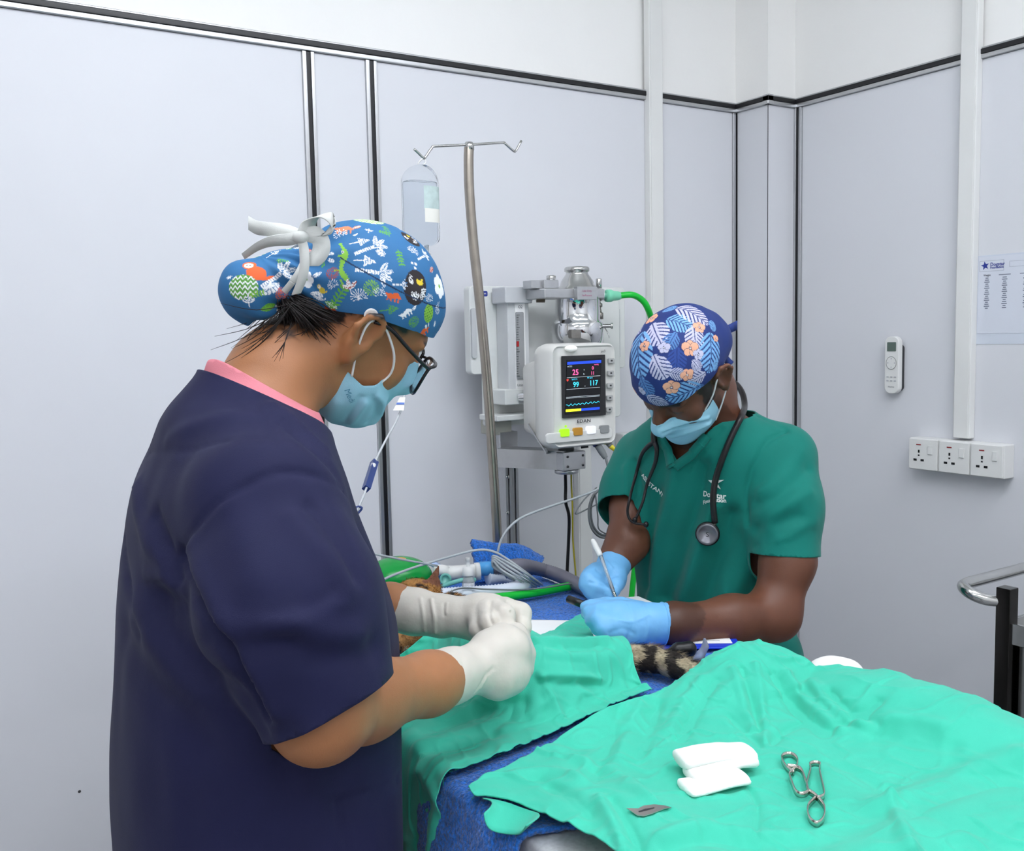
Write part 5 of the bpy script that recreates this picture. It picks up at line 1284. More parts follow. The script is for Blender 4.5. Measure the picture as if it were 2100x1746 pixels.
mo('leaf', 770, 500, 34, 20, (WHT, BL)); mo('flower', 690, 535, 56, 0, (WHT,)); mo('leaf', 780, 655, 60, -20, (WHT, BL)); mo('leaf', 870, 720, 50, -25, (gr, WHT)); mo('fox', 870, 760, 50, -20, (rust,)); mo('palm', 1540, 365, 50, 60, (WHT, BL))
mo('critter', 340, 465, 92, 0, (orange,)); mo('zig', 235, 590, 92, 0, (lin((86, 150, 60))[:3], WHT)); mo('palm', 510, 490, 90, 40, (WHT, BL)); mo('tree', 460, 345, 62, 50, (WHT,)); mo('frond', 350, 330, 40, 20, (gr,)); mo('leaf', 140, 520, 26, 0, (WHT, BL))
mo('burst', 520, 640, 42, 0, (orange,)); mo('leaf', 440, 600, 80, 30, (WHT, BL)); mo('leaf', 420, 735, 60, 0, (gr, lime)); mo('frond', 340, 640, 44, 10, (lime,)); mo('leaf', 560, 300, 46, 110, (gr, WHT)); mo('dots', 490, 735, 26, 0, (WHT,)); mo('sprig', 280, 690, 40, 0, (WHT, BL)); mo('frond', 520, 395, 36, 0, (gr,)); mo('sprig', 640, 310, 50, 0, (WHT, BL)); mo('leaf', 700, 330, 30, 0, (orange, WHT))
paint(V, N_, col, items, S)
# the far side carries the same kind of print
far = np.where((N_@_F) > .25)[0]; kinds = [('sprig', (WHT, BL)), ('burst', (orange,)), ('palm', (WHT, BL)), ('leaf', (gr, WHT)), ('tree', (WHT,)), ('frond', (lime,)), ('flower', (WHT,))]
for k in range(46):
    i = far[rng.integers(len(far))]; n = N_[i]; e1 = np.cross(n, (0, 0, 1.0)); e1 /= np.linalg.norm(e1)+1e-9; kd, pl = kinds[k % 7]
    paint_at(V, N_, col, kd, V[i], n, e1, np.cross(n, e1), .009+.008*rng.random(), rng.random()*360, pl)
# panel seam
sd = np.abs(q[:, 2]-(.078+.16*q[:, 1]+.25*q[:, 1]**2)); seam = (sd < .0009) & (q[:, 1] > -.088) & (q[:, 2] > .035) & (np.abs(q[:, 0]) > .03); col[seam] = lin((18, 44, 78))[:3]
T3 = np.concatenate([F[:, [0, 1, 2]], F[:, [0, 2, 3]]]); keepc = col
# carry colours through the cut
Vc6 = np.concatenate([V, col], 1); Vk, Fk = clip_mesh(Vc6, F, g)
cap = garment('surgical_cap', Vk[:, :3], Fk, m_print, wp, .0018)
ca = cap.data.color_attributes.new('paint', 'FLOAT_COLOR', 'POINT'); c4 = np.ones((len(Vk), 4), np.float32); c4[:, :3] = Vk[:, 3:]; ca.data.foreach_set('color', c4.ravel())
# bow tied around the gathered cap
def cp(x, y, dt=0.0): p = zz(x, y); return atd(p[0], p[1], 1.10+dt)
kn = cp(655, 232)
side_n = _U*.7+_R*.3
ring = [HW.w((.044*math.cos(a)*1.02, -.116, .004+.043*math.sin(a))) for a in np.linspace(0, 2*math.pi, 25)]
ribbon_obj('cap_tie', ring, .008, HW.A[1], m_ribbon, cap)
ribbon_obj('cap_tie', [kn, cp(560, 195), cp(440, 178), cp(340, 165), cp(278, 130)], .016, [_U*.9+_R*.1, _U*.9, _U*.8-_F*.4, _U], m_ribbon, cap)
ribbon_obj('cap_tie', [kn, cp(560, 250), cp(440, 262), cp(340, 300, .02), cp(240, 370, .05)], .014, [_U, _U*.7-_F*.5, _U*.5-_F*.8, _U*.3-_F], m_ribbon, cap)
ribbon_obj('cap_tie', [kn, cp(690, 190), cp(720, 120), cp(790, 80), cp(860, 90), cp(880, 140), cp(830, 200), cp(760, 230), kn], .020, [_R*.8+_U*.2, _R*.6+_F*.7, _U*.4+_F, _U+_F*.4, _R-_F*.2, _R*.7+_U*.5], m_ribbon, cap)
ribbon_obj('cap_tie', [kn, cp(730, 210), cp(790, 250), cp(800, 320), cp(760, 390), cp(715, 440)], .020, [_U*.8+_R*.2, _R*.4+_U*.8, _R, _R*.9-_U*.3, _R*.8], m_ribbon, cap)
ribbon_obj('cap_tie', [kn, cp(675, 320, -.004), cp(680, 430, -.004), cp(660, 540), cp(620, 640, .01)], .011, [_R, _R, _R, _R*.9+_U*.2], m_ribbon, cap)
V, F = sdf_mesh(lambda P: ell(P, kn, (.010, .009, .008)), kn-.016, kn+.016, .002); mesh_obj('tie_knot', V, F, m_ribbon, cap, True)
# button for the mask loop
bp_ = HW.w((.084, -.020, .030)); MB().lathe([(0, 0), (.0085, 0), (.0092, .0012), (.0085, .0026), (.006, .0020), (0, .0020)], bp_, HW.A[0], 20).build('button', m_white, cap, True)
for a in range(4):
    c = bp_+HW.A[0]*.0021+HW.A[1]*.0022*math.cos(a*math.pi/2+.8)+HW.A[2]*.0022*math.sin(a*math.pi/2+.8); MB().lathe([(.0009, 0), (.0009, .0004)], c, HW.A[0], 8).build('button_hole', m_blackp, cap)
# ---- mask
mk, Vm, Fm = face_mask(HW, wp, m_maskb, m_loop, [(0, .006), (20, .002), (34, -.010), (44, -.022), (52, -.046), (62, -.056), (88, -.050)], [(0, -.140), (30, -.140), (60, -.130), (88, -.112)], pleats=False,
    strokes=[([zz(1105, 1420), zz(1060, 1490), zz(1010, 1560)], .006, .004), ([zz(1085, 1390), zz(1030, 1480), zz(980, 1550)], .005, -.0035), ([zz(1200, 1375), zz(1235, 1425), zz(1225, 1500), zz(1180, 1560)], .006, .0035), ([zz(1170, 1385), zz(1195, 1435), zz(1180, 1510), zz(1140, 1560)], .006, -.003), ([zz(1260, 1290), zz(1300, 1380), zz(1290, 1470)], .006, -.003), ([zz(900, 1420), zz(860, 1500), zz(870, 1560)], .010, .003)])
for sg in (1, -1):
    MB().tube([HW.w((sg*.0735, .014, -.052)), HW.w((sg*.080, -.004, -.02)), HW.w((sg*.090, -.018, .012)), HW.w((sg*.090, -.016, .032))], .0016, 6, sub=6).build('ear_loop', m_loop, mk, True)
    MB().tube([HW.w((sg*.0625, .0560, -.046)), HW.w((sg*.0665, .0600, -.022)), HW.w((sg*.076, .044, .002)), HW.w((sg*.083, .016, .022)), HW.w((sg*.088, -.010, .034))], .0016, 6, sub=6).build('ear_loop', m_loop, mk, True)
Sm = Surf(Vm, Fm)
c, n = Sm.hit(717, 813); e1 = (_R*.30-_U*.95); e1 -= n*(e1@n); e1 /= np.linalg.norm(e1); e2 = np.cross(n, e1)
tv, tf = text_mesh('Medi', .011); decal('lettering', tv, tf, c, n, e1, e2, Sm, M('mask_print', (88, 150, 182), .7), mk, .0004, 1)
# ---- glasses
gl = empty('eyeglasses', HW.w((0, .11, .02)), None, None); put(gl, wp)
m_frame = M('black_acetate', (20, 20, 26), .25)
for sg in (1, -1):
    pts = [HW.w((sg*x, y_, z_)) for x, y_, z_ in ((.010, .118, .018), (.034, .119, .022), (.060, .110, .020), (.068, .101, .012), (.064, .106, -.018), (.048, .114, -.030), (.026, .119, -.030), (.012, .119, -.016))]
    rm = MB().tube(pts, .0022, 7, sub=5, closed=True).build('rim', m_frame, gl, True)
    cen = np.mean(pts, 0); ring = spline(np.array(pts), 4, True); mesh_obj('lens', np.vstack([ring, [cen]]), [(i, (i+1) % len(ring), len(ring)) for i in range(len(ring))], m_glass, gl, True)
    MB().tube([HW.w((sg*.068, .101, .014)), HW.w((sg*.0765, .086, .015)), HW.w((sg*.082, .05, .022)), HW.w((sg*.086, .012, .030)), HW.w((sg*.088, -.012, .026))], .0026, 6, sub=4).build('temple', m_frame, gl, True)
MB().tube([HW.w((-.010, .118, .014)), HW.w((0, .1225, .017)), HW.w((.010, .118, .014))], .002, 6, sub=4).build('bridge', m_frame, gl, True)
# ---- loose hair
st = []
for k in range(320):
    x = rng.uniform(.02, .078); y0 = rng.uniform(-.105, -.03); z0 = rng.uniform(-.055, -.01)+.3*(y0+.1)
    a = np.array([x*math.sqrt(max(.1, 1-((y0)/.115)**2))+.004, y0, z0]); b_ = np.array([a[0]*.75+.012, (y0-.115)/2-.002, (z0-.012)/2+.0]); e_ = np.array([a[0]*.25, -.117, -.022])
    st.append(([HW.w(a), HW.w(b_+rng.normal(0, .003, 3)), HW.w(e_)], .0007))
for k in range(60):
    y0 = rng.uniform(-.11, -.055); x = rng.uniform(.01, .06); a = np.array([x, y0, -.045+rng.uniform(-.01, .02)]); dx = rng.uniform(.01, .045)
    st.append(([HW.w(a), HW.w(a+[.004, -.008, -dx]), HW.w(a+[.002+rng.normal(0, .006), -.014+rng.normal(0, .010), -dx*1.9])], .0005))
for tip in ((452, 622), (440, 690), (432, 718), (500, 720), (512, 705), (494, 735), (520, 690), (505, 728), (495, 716)):
    st.append(([atd(600, 622, 1.14), atd((600+tip[0])/2, (622+tip[1])/2+14, 1.14), atd(tip[0], tip[1], 1.15)], .0005))
for tip in ((562, 742), (558, 735), (573, 741), (566, 728), (580, 736)):
    st.append(([atd(598, 660, 1.115), atd(585, 700, 1.11), atd(tip[0], tip[1], 1.112)], .0006))
hair_strands('hair', st, m_hair, wp)
# ---- gloves
def glove(chains, lo, hi, mat, parent, h=.0026, k=.007, cuts=(), wr=None, extra=None):
    CH = [([atd(*p[:3]) for p in c], [p[3] for p in c]) for c in chains]
    def f(P):
        d = None
        for pts, rd in CH:
            e = chain(P, pts, rd, .008); d = e if d is None else smin(d, e, k)
        if extra: d = smin(d, extra(P), k)
        return d
    allp = np.array([p for c, _ in CH for p in c]); V, F = sdf_mesh(f, allp.min(0)-.05, allp.max(0)+.05, h); V = relax(V, F, 1, .4); return V, F
def cuffed(V, F, c0, c1, mat, parent, wr=()):
    """cut the glove open at the cuff and add the rolled edge"""
    ax_ = c1-c0; ax_ = ax_/np.linalg.norm(ax_); N_ = vnormals(V, F)
    V = V+N_*(noise(V, 60)*.0007+noise(V, 25)*.001)[:, None]
    S = Surf(V, F); V = crease(V, N_, list(wr), S)
    g = -((V-c0)@ax_); Vg, Fg = clip_mesh(V, F, g); o = garment('glove', Vg, Fg, mat, parent, .001)
    rim = Vg[np.abs((Vg-c0)@ax_) < 1e-5]
    if len(rim) > 8:
        m_ = rim.mean(0); t1 = np.cross(ax_, (0, 0, 1.0)); t1 /= np.linalg.norm(t1); t2 = np.cross(ax_, t1); an = np.arctan2((rim-m_)@t2, (rim-m_)@t1); rim = rim[np.argsort(an)]
        rim = rim[::max(1, len(rim)//40)]
        MB().tube(rim, .0014, 6, sub=2, closed=True).build('cuff_roll', mat, o, True)
    return o
tR, tL = 1.285, 1.40
palmR = [[(880, 1402, 1.195, .0385), (930, 1385, 1.235, .034), (975, 1372, 1.268, .0305)],
         [(975, 1370, 1.268, .031), (1015, 1345, 1.288, .033), (1040, 1335, 1.30, .032)], [(985, 1375, 1.27, .029), (1020, 1380, 1.285, .034), (1040, 1378, 1.295, .032)],
         [(1040, 1320, 1.30, .019), (1062, 1318, 1.325, .016), (1055, 1322, 1.352, .013), (1035, 1325, 1.362, .012)],
         [(1050, 1342, 1.298, .019), (1070, 1342, 1.322, .017), (1060, 1345, 1.352, .014), (1038, 1345, 1.36, .012)],
         [(1050, 1368, 1.295, .019), (1068, 1370, 1.32, .016), (1056, 1372, 1.348, .014), (1034, 1370, 1.355, .012)],
         [(1040, 1395, 1.29, .018), (1056, 1396, 1.312, .015), (1045, 1396, 1.338, .013), (1026, 1392, 1.345, .011)],
         [(1000, 1330, 1.29, .022), (1030, 1305, 1.315, .016), (1058, 1300, 1.335, .013), (1072, 1305, 1.352, .011)]]
V, F = glove(palmR, None, None, m_latex, wp)
cuffed(V, F, atd(879, 1401, 1.195), WRR, m_latex, wp, [([(975, 1420), (990, 1395), (1012, 1370)], .002, -.0016), ([(985, 1412), (998, 1388)], .002, .0014), ([(940, 1330), (950, 1380), (945, 1430)], .004, -.0012), ([(905, 1345), (915, 1400), (910, 1440)], .004, .001)])
palmL = [[(798, 1246, 1.43, .0350), (850, 1256, 1.42, .0335), (905, 1264, 1.41, .030), (940, 1265, 1.40, .0285)],
         [(940, 1265, 1.40, .0285), (985, 1262, 1.395, .030), (1010, 1258, 1.39, .028)], [(950, 1270, 1.40, .027), (990, 1280, 1.395, .027), (1005, 1278, 1.392, .025)],
         [(1034, 1247, 1.40, .0165), (1068, 1258, 1.392, .0140), (1071, 1288, 1.375, .0118), (1062, 1312, 1.362, .0108)],
         [(1014, 1250, 1.380, .0175), (1034, 1262, 1.352, .0145), (1038, 1292, 1.340, .0122), (1048, 1312, 1.345, .0105)],
         [(998, 1256, 1.372, .0170), (1004, 1276, 1.342, .0142), (1012, 1300, 1.336, .0118), (1028, 1312, 1.345, .010)],
         [(980, 1268, 1.372, .0160), (982, 1292, 1.350, .0132), (994, 1308, 1.346, .0112), (1008, 1314, 1.352, .0098)],
         [(985, 1262, 1.412, .020), (1030, 1275, 1.415, .0155), (1052, 1300, 1.395, .0130), (1058, 1316, 1.372, .0115)]]
V, F = glove(palmL, None, None, m_latex, wp, k=.0035)
cuffed(V, F, atd(797, 1246, 1.43), WRL, m_latex, wp, [([(862, 1228), (868, 1262), (872, 1296)], .0022, .0018), ([(884, 1230), (890, 1262), (893, 1298)], .0025, .0024), ([(910, 1240), (911, 1262)], .002, -.0014), ([(917, 1238), (915, 1258)], .002, .0012), ([(1006, 1235), (1004, 1262), (1010, 1280)], .0025, -.003), ([(1040, 1232), (1048, 1256)], .002, -.003)])
# fine needle holder pinched between the fingertips
nh = MB().tube([atd(1060, 1320, 1.35), atd(1040, 1300, 1.372)], .0012, 6).build('suture_needle', m_steel, None, True); tag(nh, 'small steel suture needle pinched between the cream gloved fingertips', 'needle')
# ================================================================ the person in green scrubs
m_skin_m = M('dark_brown_skin', (0, 0, 0), .45, bump=.0002, bscale=700, var=.06, vscale=30, attr='paint', sss=.06)
m_gscrub = M('deep_green_scrub_cotton', (0, 116, 104), .72, bump=.00025, bscale=1100, var=.07, vscale=10, sheen=.10, spec=.3)
m_nitrile = M('blue_nitrile', (116, 182, 232), .42, var=.03, vscale=20, lowbump=.0012, lowscale=60)
mp_ = empty('person', (1.47, 1.50, 0), 'person in green scrubs and a leaf-print cap writing on a clipboard', 'person')
HM = Head((1.279, 1.396, 1.4056), 272, 51.4, 21.6, .97)
MY = .257; FD = np.array([-math.cos(MY), -math.sin(MY), 0]); SD = np.array([-math.sin(MY), math.cos(MY), 0])
mSL, mSR = atd(1606, 938, 1.92), atd(1320, 945, 2.13)
msec = [[1.335, 1.385, 1.455, .055, .075, MY], [1.29, 1.395, 1.465, .085, .135, MY], [1.23, 1.405, 1.475, .110, .168, MY], [1.15, 1.415, 1.482, .118, .172, MY], [1.05, 1.430, 1.490, .118, .168, MY], [.95, 1.440, 1.492, .118, .166, MY], [.86, 1.450, 1.492, .122, .170, MY], [.76, 1.455, 1.492, .126, .174, MY], [.64, 1.455, 1.492, .128, .176, MY]]
mNB = np.array([1.372, 1.452, 1.318])
sL = [mSL, atd(1611, 1040, 1.88), atd(1613, 1160, 1.86)]; sLr = [.062, .062, .066]
sR = [mSR, atd(1300, 1010, 2.10), atd(1284, 1072, 2.07)]; sRr = [.064, .066, .062]
def m_torso(P): return loft(P, msec, 2.4)
def m_shirt(P):
    d = m_torso(P)
    d = smin(d, cone(P, mNB+[.01, 0, -.05], mNB+[0, 0, .01], .085, .064), .04)
    for sh in (mSL, mSR): d = smin(d, cone(P, mNB+[.012, .004, -.040], sh+[0, 0, .000], .060, .060), .04)
    return smin(smin(d, chain(P, sL, sLr, .04), .022), chain(P, sR, sRr, .04), .022)
V, F = sdf_mesh(m_shirt, (1.12, 1.10, .62), (1.72, 1.80, 1.42), .0062); V = relax(V, F, 2); N_ = vnormals(V, F); S = Surf(V, F)
V = V+N_*(noise(V*[1, 1, .6], 13)*.003+noise(V*[1.2, 1.2, .5], 28)*.0014)[:, None]
V = crease(V, N_, [
    ([(1612, 885), (1575, 905), (1545, 960), (1530, 1020), (1538, 1075)], .005, -0.0060), ([(1540, 845), (1580, 865), (1612, 885)], .004, -0.0030),
    ([(1640, 930), (1600, 980), (1560, 1010)], .014, 0.0040), ([(1655, 965), (1600, 1015), (1555, 1035)], .012, -0.0050), ([(1660, 1010), (1610, 1040), (1575, 1080)], .011, 0.0045), ([(1640, 1060), (1600, 1070), (1550, 1085)], .012, -0.0050), ([(1670, 1070), (1640, 1085), (1600, 1110)], .010, 0.0040),
    ([(1548, 1120), (1610, 1116), (1678, 1100)], .003, -0.0023),
    ([(1440, 960), (1425, 1040), (1400, 1120), (1365, 1230)], .018, -0.0150), ([(1465, 1040), (1440, 1120), (1400, 1230)], .016, 0.0120), ([(1500, 1060), (1480, 1140), (1440, 1240)], .020, -0.0135), ([(1530, 1080), (1530, 1160), (1500, 1220)], .022, 0.0090),
    ([(1385, 960), (1370, 1040), (1340, 1140), (1335, 1240)], .016, 0.0105), ([(1350, 1010), (1335, 1090), (1328, 1200)], .014, -0.0090),
    ([(1400, 955), (1420, 930), (1460, 880), (1480, 840)], .004, 0.0045), ([(1412, 965), (1440, 930), (1480, 880)], .003, -0.0045),
    ([(1300, 950), (1310, 1000), (1290, 1060)], .010, -0.0075), ([(1285, 960), (1285, 1010), (1270, 1040)], .010, 0.0060)], S)
cL = atd(1614, 1138, 1.86); nL = atd(1612, 1240, 1.855)-cL; nL /= np.linalg.norm(nL)
tor_ = m_torso(V); dl = chain(V, sL, sLr, .04); gl_ = np.minimum.reduce([(V-cL)@nL, .014-dl, tor_-.020, cL[2]+.06-V[:, 2]])
cR = atd(1286, 1060, 2.07); nR = atd(1262, 1110, 2.03)-cR; nR /= np.linalg.norm(nR)
dr = chain(V, sR, sRr, .04); gr_ = np.minimum.reduce([(V-cR)@nR, .014-dr, tor_-.010, cR[2]+.06-V[:, 2]])
# neckline: a tilted ring with a V notch in front
lat = (V-mNB)@SD; fwd = (V-mNB)@FD; vz = atd(1400, 946, 1.93)[2]
ring_ = V[:, 2]-(mNB[2]-.005-.15*np.clip(fwd, -.05, .2)); ring_ = np.where(np.hypot(lat, fwd) < .125, ring_, -1)
notch = np.where(fwd > .0, np.minimum(vz+1.05*np.abs(lat-.000), 9)*-1+V[:, 2], -1); notch = np.where(np.abs(lat) < .09, notch, -1)
Vs, Fs = clip_mesh(V, F, np.maximum.reduce([gl_, gr_, ring_, notch, .655-V[:, 2]]))
top = garment('scrub_top', Vs, Fs, m_gscrub, mp_)
SM = Surf(Vs, Fs)
# neckband along the V
vb = []
for sg in (1, -1):
    pts = []
    for k in range(9):
        t = k/8; la = sg*.078*(1-t); z = vz+1.05*abs(la)
        p0 = mNB+SD*la; p0[2] = z; h = SM.t.find_nearest(Vector(p0+FD*.16)); pts.append(np.array(h[0])+FD*.002+SD*sg*.004)
    ribbon_obj('neckband', pts, .020, SD*sg*.75-np.array([0, 0, .45]), m_gscrub, top, .003)
def on_chest(px, py): return SM.hit(px, py)
for txt, px, py, size, tilt in (('ASSISTANT', 1337, 996, .0135, -22), ('Dogstar', 1463, 1016, .0150, -5), ('Foundation', 1463, 1027, .0105, -5)):
    c, n = on_chest(px, py); a = math.radians(tilt); e1 = _R*math.cos(a)+_U*math.sin(a); e1 -= n*(e1@n); e1 /= np.linalg.norm(e1); e2 = np.cross(n, e1)
    tv, tf = text_mesh(txt, size, .0003); decal('lettering', tv, tf, c, n, e1, e2, SM, M('white_embroidery', (226, 232, 228), .8), top, .0025, 2)
c, n = on_chest(1467, 990); e1 = _R-n*(_R@n); e1 /= np.linalg.norm(e1); e2 = np.cross(n, e1)
st_ = [(math.cos(math.radians(72*(k//2)+36*(k % 2)+100))*(.0165 if k % 2 == 0 else .006)*(1.2 if k == 8 else 1), math.sin(math.radians(72*(k//2)+36*(k % 2)+100))*(.0165 if k % 2 == 0 else .006), 0) for k in range(10)]
decal('star_emblem', [(0, 0, 0)]+st_, [(0, i+1, (i+1) % 10+1) for i in range(10)], c, n, e1, e2, SM, MATS['white_embroidery'], top, .0025, 2)
# ---- skin
mEL, mER = atd(1588, 1262, 1.83), atd(1287, 1112, 2.035)
mWL, mWR = atd(1378, 1280, 1.735), atd(1262, 1150, 2.02)
def m_body(P):
    d = HM.sdf(P)
    d = smin(d, chain(P, [HM.w((0, -.022, -.035)), HM.w((0, -.04, -.08))*.6+mNB*.4, mNB+[0, 0, -.02]], [.056, .057, .064], .03), .03)
    d = smin(d, m_torso(P)+.020, .05)
    for sh in (mSL, mSR): d = smin(d, cone(P, mNB+[.01, 0, -.06], sh, .045, .046), .04)
    d = smin(d, chain(P, [mSL, atd(1616, 1150, 1.85), mEL, atd(1500, 1272, 1.785), mWL, atd(1345, 1282, 1.725)], [.048, .047, .044, .041, .033, .024], .03), .02)
    d = smin(d, chain(P, [mSR, atd(1297, 1040, 2.08), mER, mWR, atd(1245, 1175, 1.97)], [.046, .043, .040, .028, .020], .03), .02)
    return d
V, F = sdf_mesh(m_body, (1.02, 1.02, .80), (1.74, 1.80, 1.60), .0050); V = relax(V, F, 1, .4); q = HM.to(V)
col = np.tile(np.array(lin((104, 64, 46))[:3]), (len(V), 1)); col *= (1+.09*noise(V, 14))[:, None]
br = (np.abs(np.abs(q[:, 0])-.032) < .020) & (np.abs(q[:, 2]-.033) < .006) & (q[:, 1] > .05); col[br] = lin((26, 18, 16))[:3]
sb = (np.abs(q[:, 0]) > .058) & (q[:, 1] > .012) & (q[:, 1] < .045+.01*noise(V, 60)) & (q[:, 2] > -.045); col[sb] = lin((40, 26, 22))[:3]
beard = (q[:, 2] < -.05) & (q[:, 1] > .0) & (q[:, 2] > -.13); col[beard] = col[beard]*.55
nape = (q[:, 1] < -.05) & (q[:, 2] > -.05); col[nape] = lin((34, 22, 20))[:3]
mesh_obj('body', V, F, m_skin_m, mp_, True, col)
def m_legs(P):
    d = None
    for sg in (-1, 1):
        b_ = np.array([1.455, 1.492, 0])+SD*sg*.085; e = chain(P, [b_+[0, 0, .80], b_+[0, 0, .46], b_+[.01, 0, .06]], [.105, .080, .072], .04); d = e if d is None else smin(d, e, .02)
    return smax(d, .045-P[:, 2], .005)
V, F = sdf_mesh(m_legs, (1.28, 1.22, .03), (1.66, 1.78, .93), .014); mesh_obj('trousers', relax(V, F, 2), F, m_gscrub, mp_, True)
for sg in (-1, 1):
    b_ = np.array([1.455, 1.492, 0])+SD*sg*.085; a_ = b_+FD*.06+[0, 0, .03]
    V, F = sdf_mesh(lambda P: smax(smin(cone(P, a_+FD*.05, a_-FD*.06, .040, .038), ell(P, b_+[0, 0, .06], (.045, .045, .05)), .02), .002-P[:, 2], .004), b_-[.2, .16, .01], b_+[.16, .16, .13], .008)
    mesh_obj('shoe', V, F, m_blackp, mp_, True)
# ---- cap
def m_cap(P):
    q = HM.to(P); return smin(ell(q, (0, -.004, .046), (.087, .108, .094)), ell(q, (0, -.07, .02), (.066, .05, .055)), .03)*HM.k
cc = HM.w((0, -.01, .04)); V, F = sdf_mesh(m_cap, cc-.15, cc+.15, .0045); V = relax(V, F, 2); V, F = subdiv(V, F, 2); N_ = vnormals(V, F); q = HM.to(V)
V = V+N_*(noise(V, 24)*.0026+noise(V, 50)*.0012)[:, None]; S = Surf(V, F)
z2 = lambda x, y: (1260+x/5.457, 610+y/5.457)
BASE = np.array(lin((30, 52, 118))[:3]); BS = tuple(BASE); col = np.tile(BASE, (len(V), 1)); LIL, SKY, PEA = lin((198, 196, 222))[:3], lin((122, 176, 228))[:3], lin((238, 176, 146))[:3]; DUS = lin((44, 74, 150))[:3]; MID = lin((84, 130, 190))[:3]
items = []
def m2(kind, x, y, size, ang, pal): items.append((kind,)+z2(x, y)+(size*1.12/5.457, ang, pal))
m2('monstera', 700, 690, 120, 0, (DUS, BS)); m2('monstera', 460, 390, 165, 10, (LIL, BS)); m2('frondleaf', 265, 640, 260, 8, (SKY, BS)); m2('monstera', 500, 780, 140, 30, (LIL, BS)); m2('frondleaf', 730, 280, 150, 60, (SKY, BS)); m2('frondleaf', 880, 180, 190, 55, (LIL, BS))
m2('monstera', 640, 480, 100, -30, (MID, BS)); m2('monstera', 900, 440, 130, 0, (LIL, BS)); m2('frondleaf', 1085, 620, 210, 0, (SKY, BS)); m2('monstera', 345, 1010, 115, 40, (MID, BS)); m2('monstera', 930, 905, 105, -70, (LIL, BS)); m2('frondleaf', 710, 860, 90, 80, (LIL, BS))
m2('frondleaf', 780, 1080, 190, -70, (SKY, BS)); m2('frondleaf', 480, 1170, 120, 80, (LIL, BS)); m2('frondleaf', 620, 130, 80, 90, (SKY, BS)); m2('monstera', 215, 330, 100, 20, (LIL, BS)); m2('monstera', 305, 320, 65, -20, (MID, BS)); m2('monstera', 920, 760, 70, 40, (LIL, BS)); m2('monstera', 1130, 760, 60, 0, (SKY, BS)); m2('frondleaf', 1100, 320, 70, 0, (SKY, BS)); m2('monstera', 185, 560, 60, 0, (LIL, BS)); m2('frondleaf', 960, 1010, 60, 60, (MID, BS))
m2('orchid', 850, 570, 100, 0, (PEA,)); m2('orchid', 640, 1010, 95, 10, (PEA,)); m2('orchid', 815, 870, 78, 20, (PEA,)); m2('orchid', 335, 545, 70, 0, (PEA,)); m2('orchid', 555, 565, 70, 0, (LIL,)); m2('orchid', 940, 640, 66, 0, (LIL,)); m2('orchid', 420, 235, 85, 30, (PEA,)); m2('orchid', 950, 335, 75, 0, (PEA,)); m2('orchid', 1135, 460, 45, 0, (PEA,)); m2('orchid', 305, 1050, 55, 0, (LIL,))
paint(V, N_, col, items, S)
far = np.where((N_@_F) > .25)[0]
for k in range(26):
    i = far[rng.integers(len(far))]; n = N_[i]; e1 = np.cross(n, (0, 0, 1.0)); e1 /= np.linalg.norm(e1)+1e-9
    kd, pl = [('monstera', (LIL, BS)), ('frondleaf', (SKY, BS)), ('orchid', (PEA,))][k % 3]; paint_at(V, N_, col, kd, V[i], n, e1, np.cross(n, e1), .018+.012*rng.random(), rng.random()*360, pl)
line = np.interp(q[:, 1], [-.14, -.10, -.04, 0, .05, .12], [-.040, -.026, .012, .036, .044, .034]); Vk, Fk = clip_mesh(np.concatenate([V, col], 1), F, line-q[:, 2])
cap2 = garment('surgical_cap', Vk[:, :3], Fk, m_print, mp_, .0018)
ca = cap2.data.color_attributes.new('paint', 'FLOAT_COLOR', 'POINT'); c4 = np.ones((len(Vk), 4), np.float32); c4[:, :3] = Vk[:, 3:]; ca.data.foreach_set('color', c4.ravel())
m_navyp = M('navy_print_cotton', (30, 50, 112), .75, var=.35, vscale=90)
ribbon_obj('cap_tie', P3([(1474, 688, 1.95), (1490, 678, 1.96), (1512, 667, 1.97)]), .019, _U, m_navyp, cap2)
ribbon_obj('cap_tie', P3([(1482, 725, 1.95), (1490, 738, 1.955), (1500, 748, 1.96)]), .014, _U*.7+_R*.6, m_navyp, cap2)
# ---- mask
mk2, Vm, Fm = face_mask(HM, mp_, m_maskb, m_loop, [(0, -.006), (14, -.010), (30, -.028), (55, -.034), (70, -.034)], [(0, -.136), (30, -.134), (55, -.112), (70, -.094)], pleats=False, strokes=[([z2(500, 1455), z2(640, 1385), z2(800, 1330), z2(960, 1270)], .0022, -.0022), ([z2(540, 1490), z2(700, 1430), z2(860, 1380), z2(1040, 1350)], .0045, .0040), ([z2(560, 1515), z2(720, 1460), z2(880, 1415), z2(1050, 1385)], .0035, -.0035), ([z2(640, 1560), z2(800, 1510), z2(960, 1455), z2(1060, 1410)], .0050, .0042), ([z2(660, 1580), z2(810, 1535), z2(950, 1490)], .0035, -.0030), ([z2(470, 1420), z2(490, 1500), z2(540, 1560)], .004, .003)])
for sg in (1, -1):
    MB().tube([HM.w((sg*.062, .052, -.036)), HM.w((sg*.078, .030, -.008)), HM.w((sg*.084, .012, .014)), HM.w((sg*.088, -.008, .034))], .0016, 6, sub=6).build('ear_loop', m_loop, mk2, True)
    MB().tube([HM.w((sg*.062, .040, -.090)), HM.w((sg*.074, .018, -.060)), HM.w((sg*.082, -.008, -.030)), HM.w((sg*.092, -.026, .004))], .0016, 6, sub=6).build('ear_loop', m_loop, mk2, True)
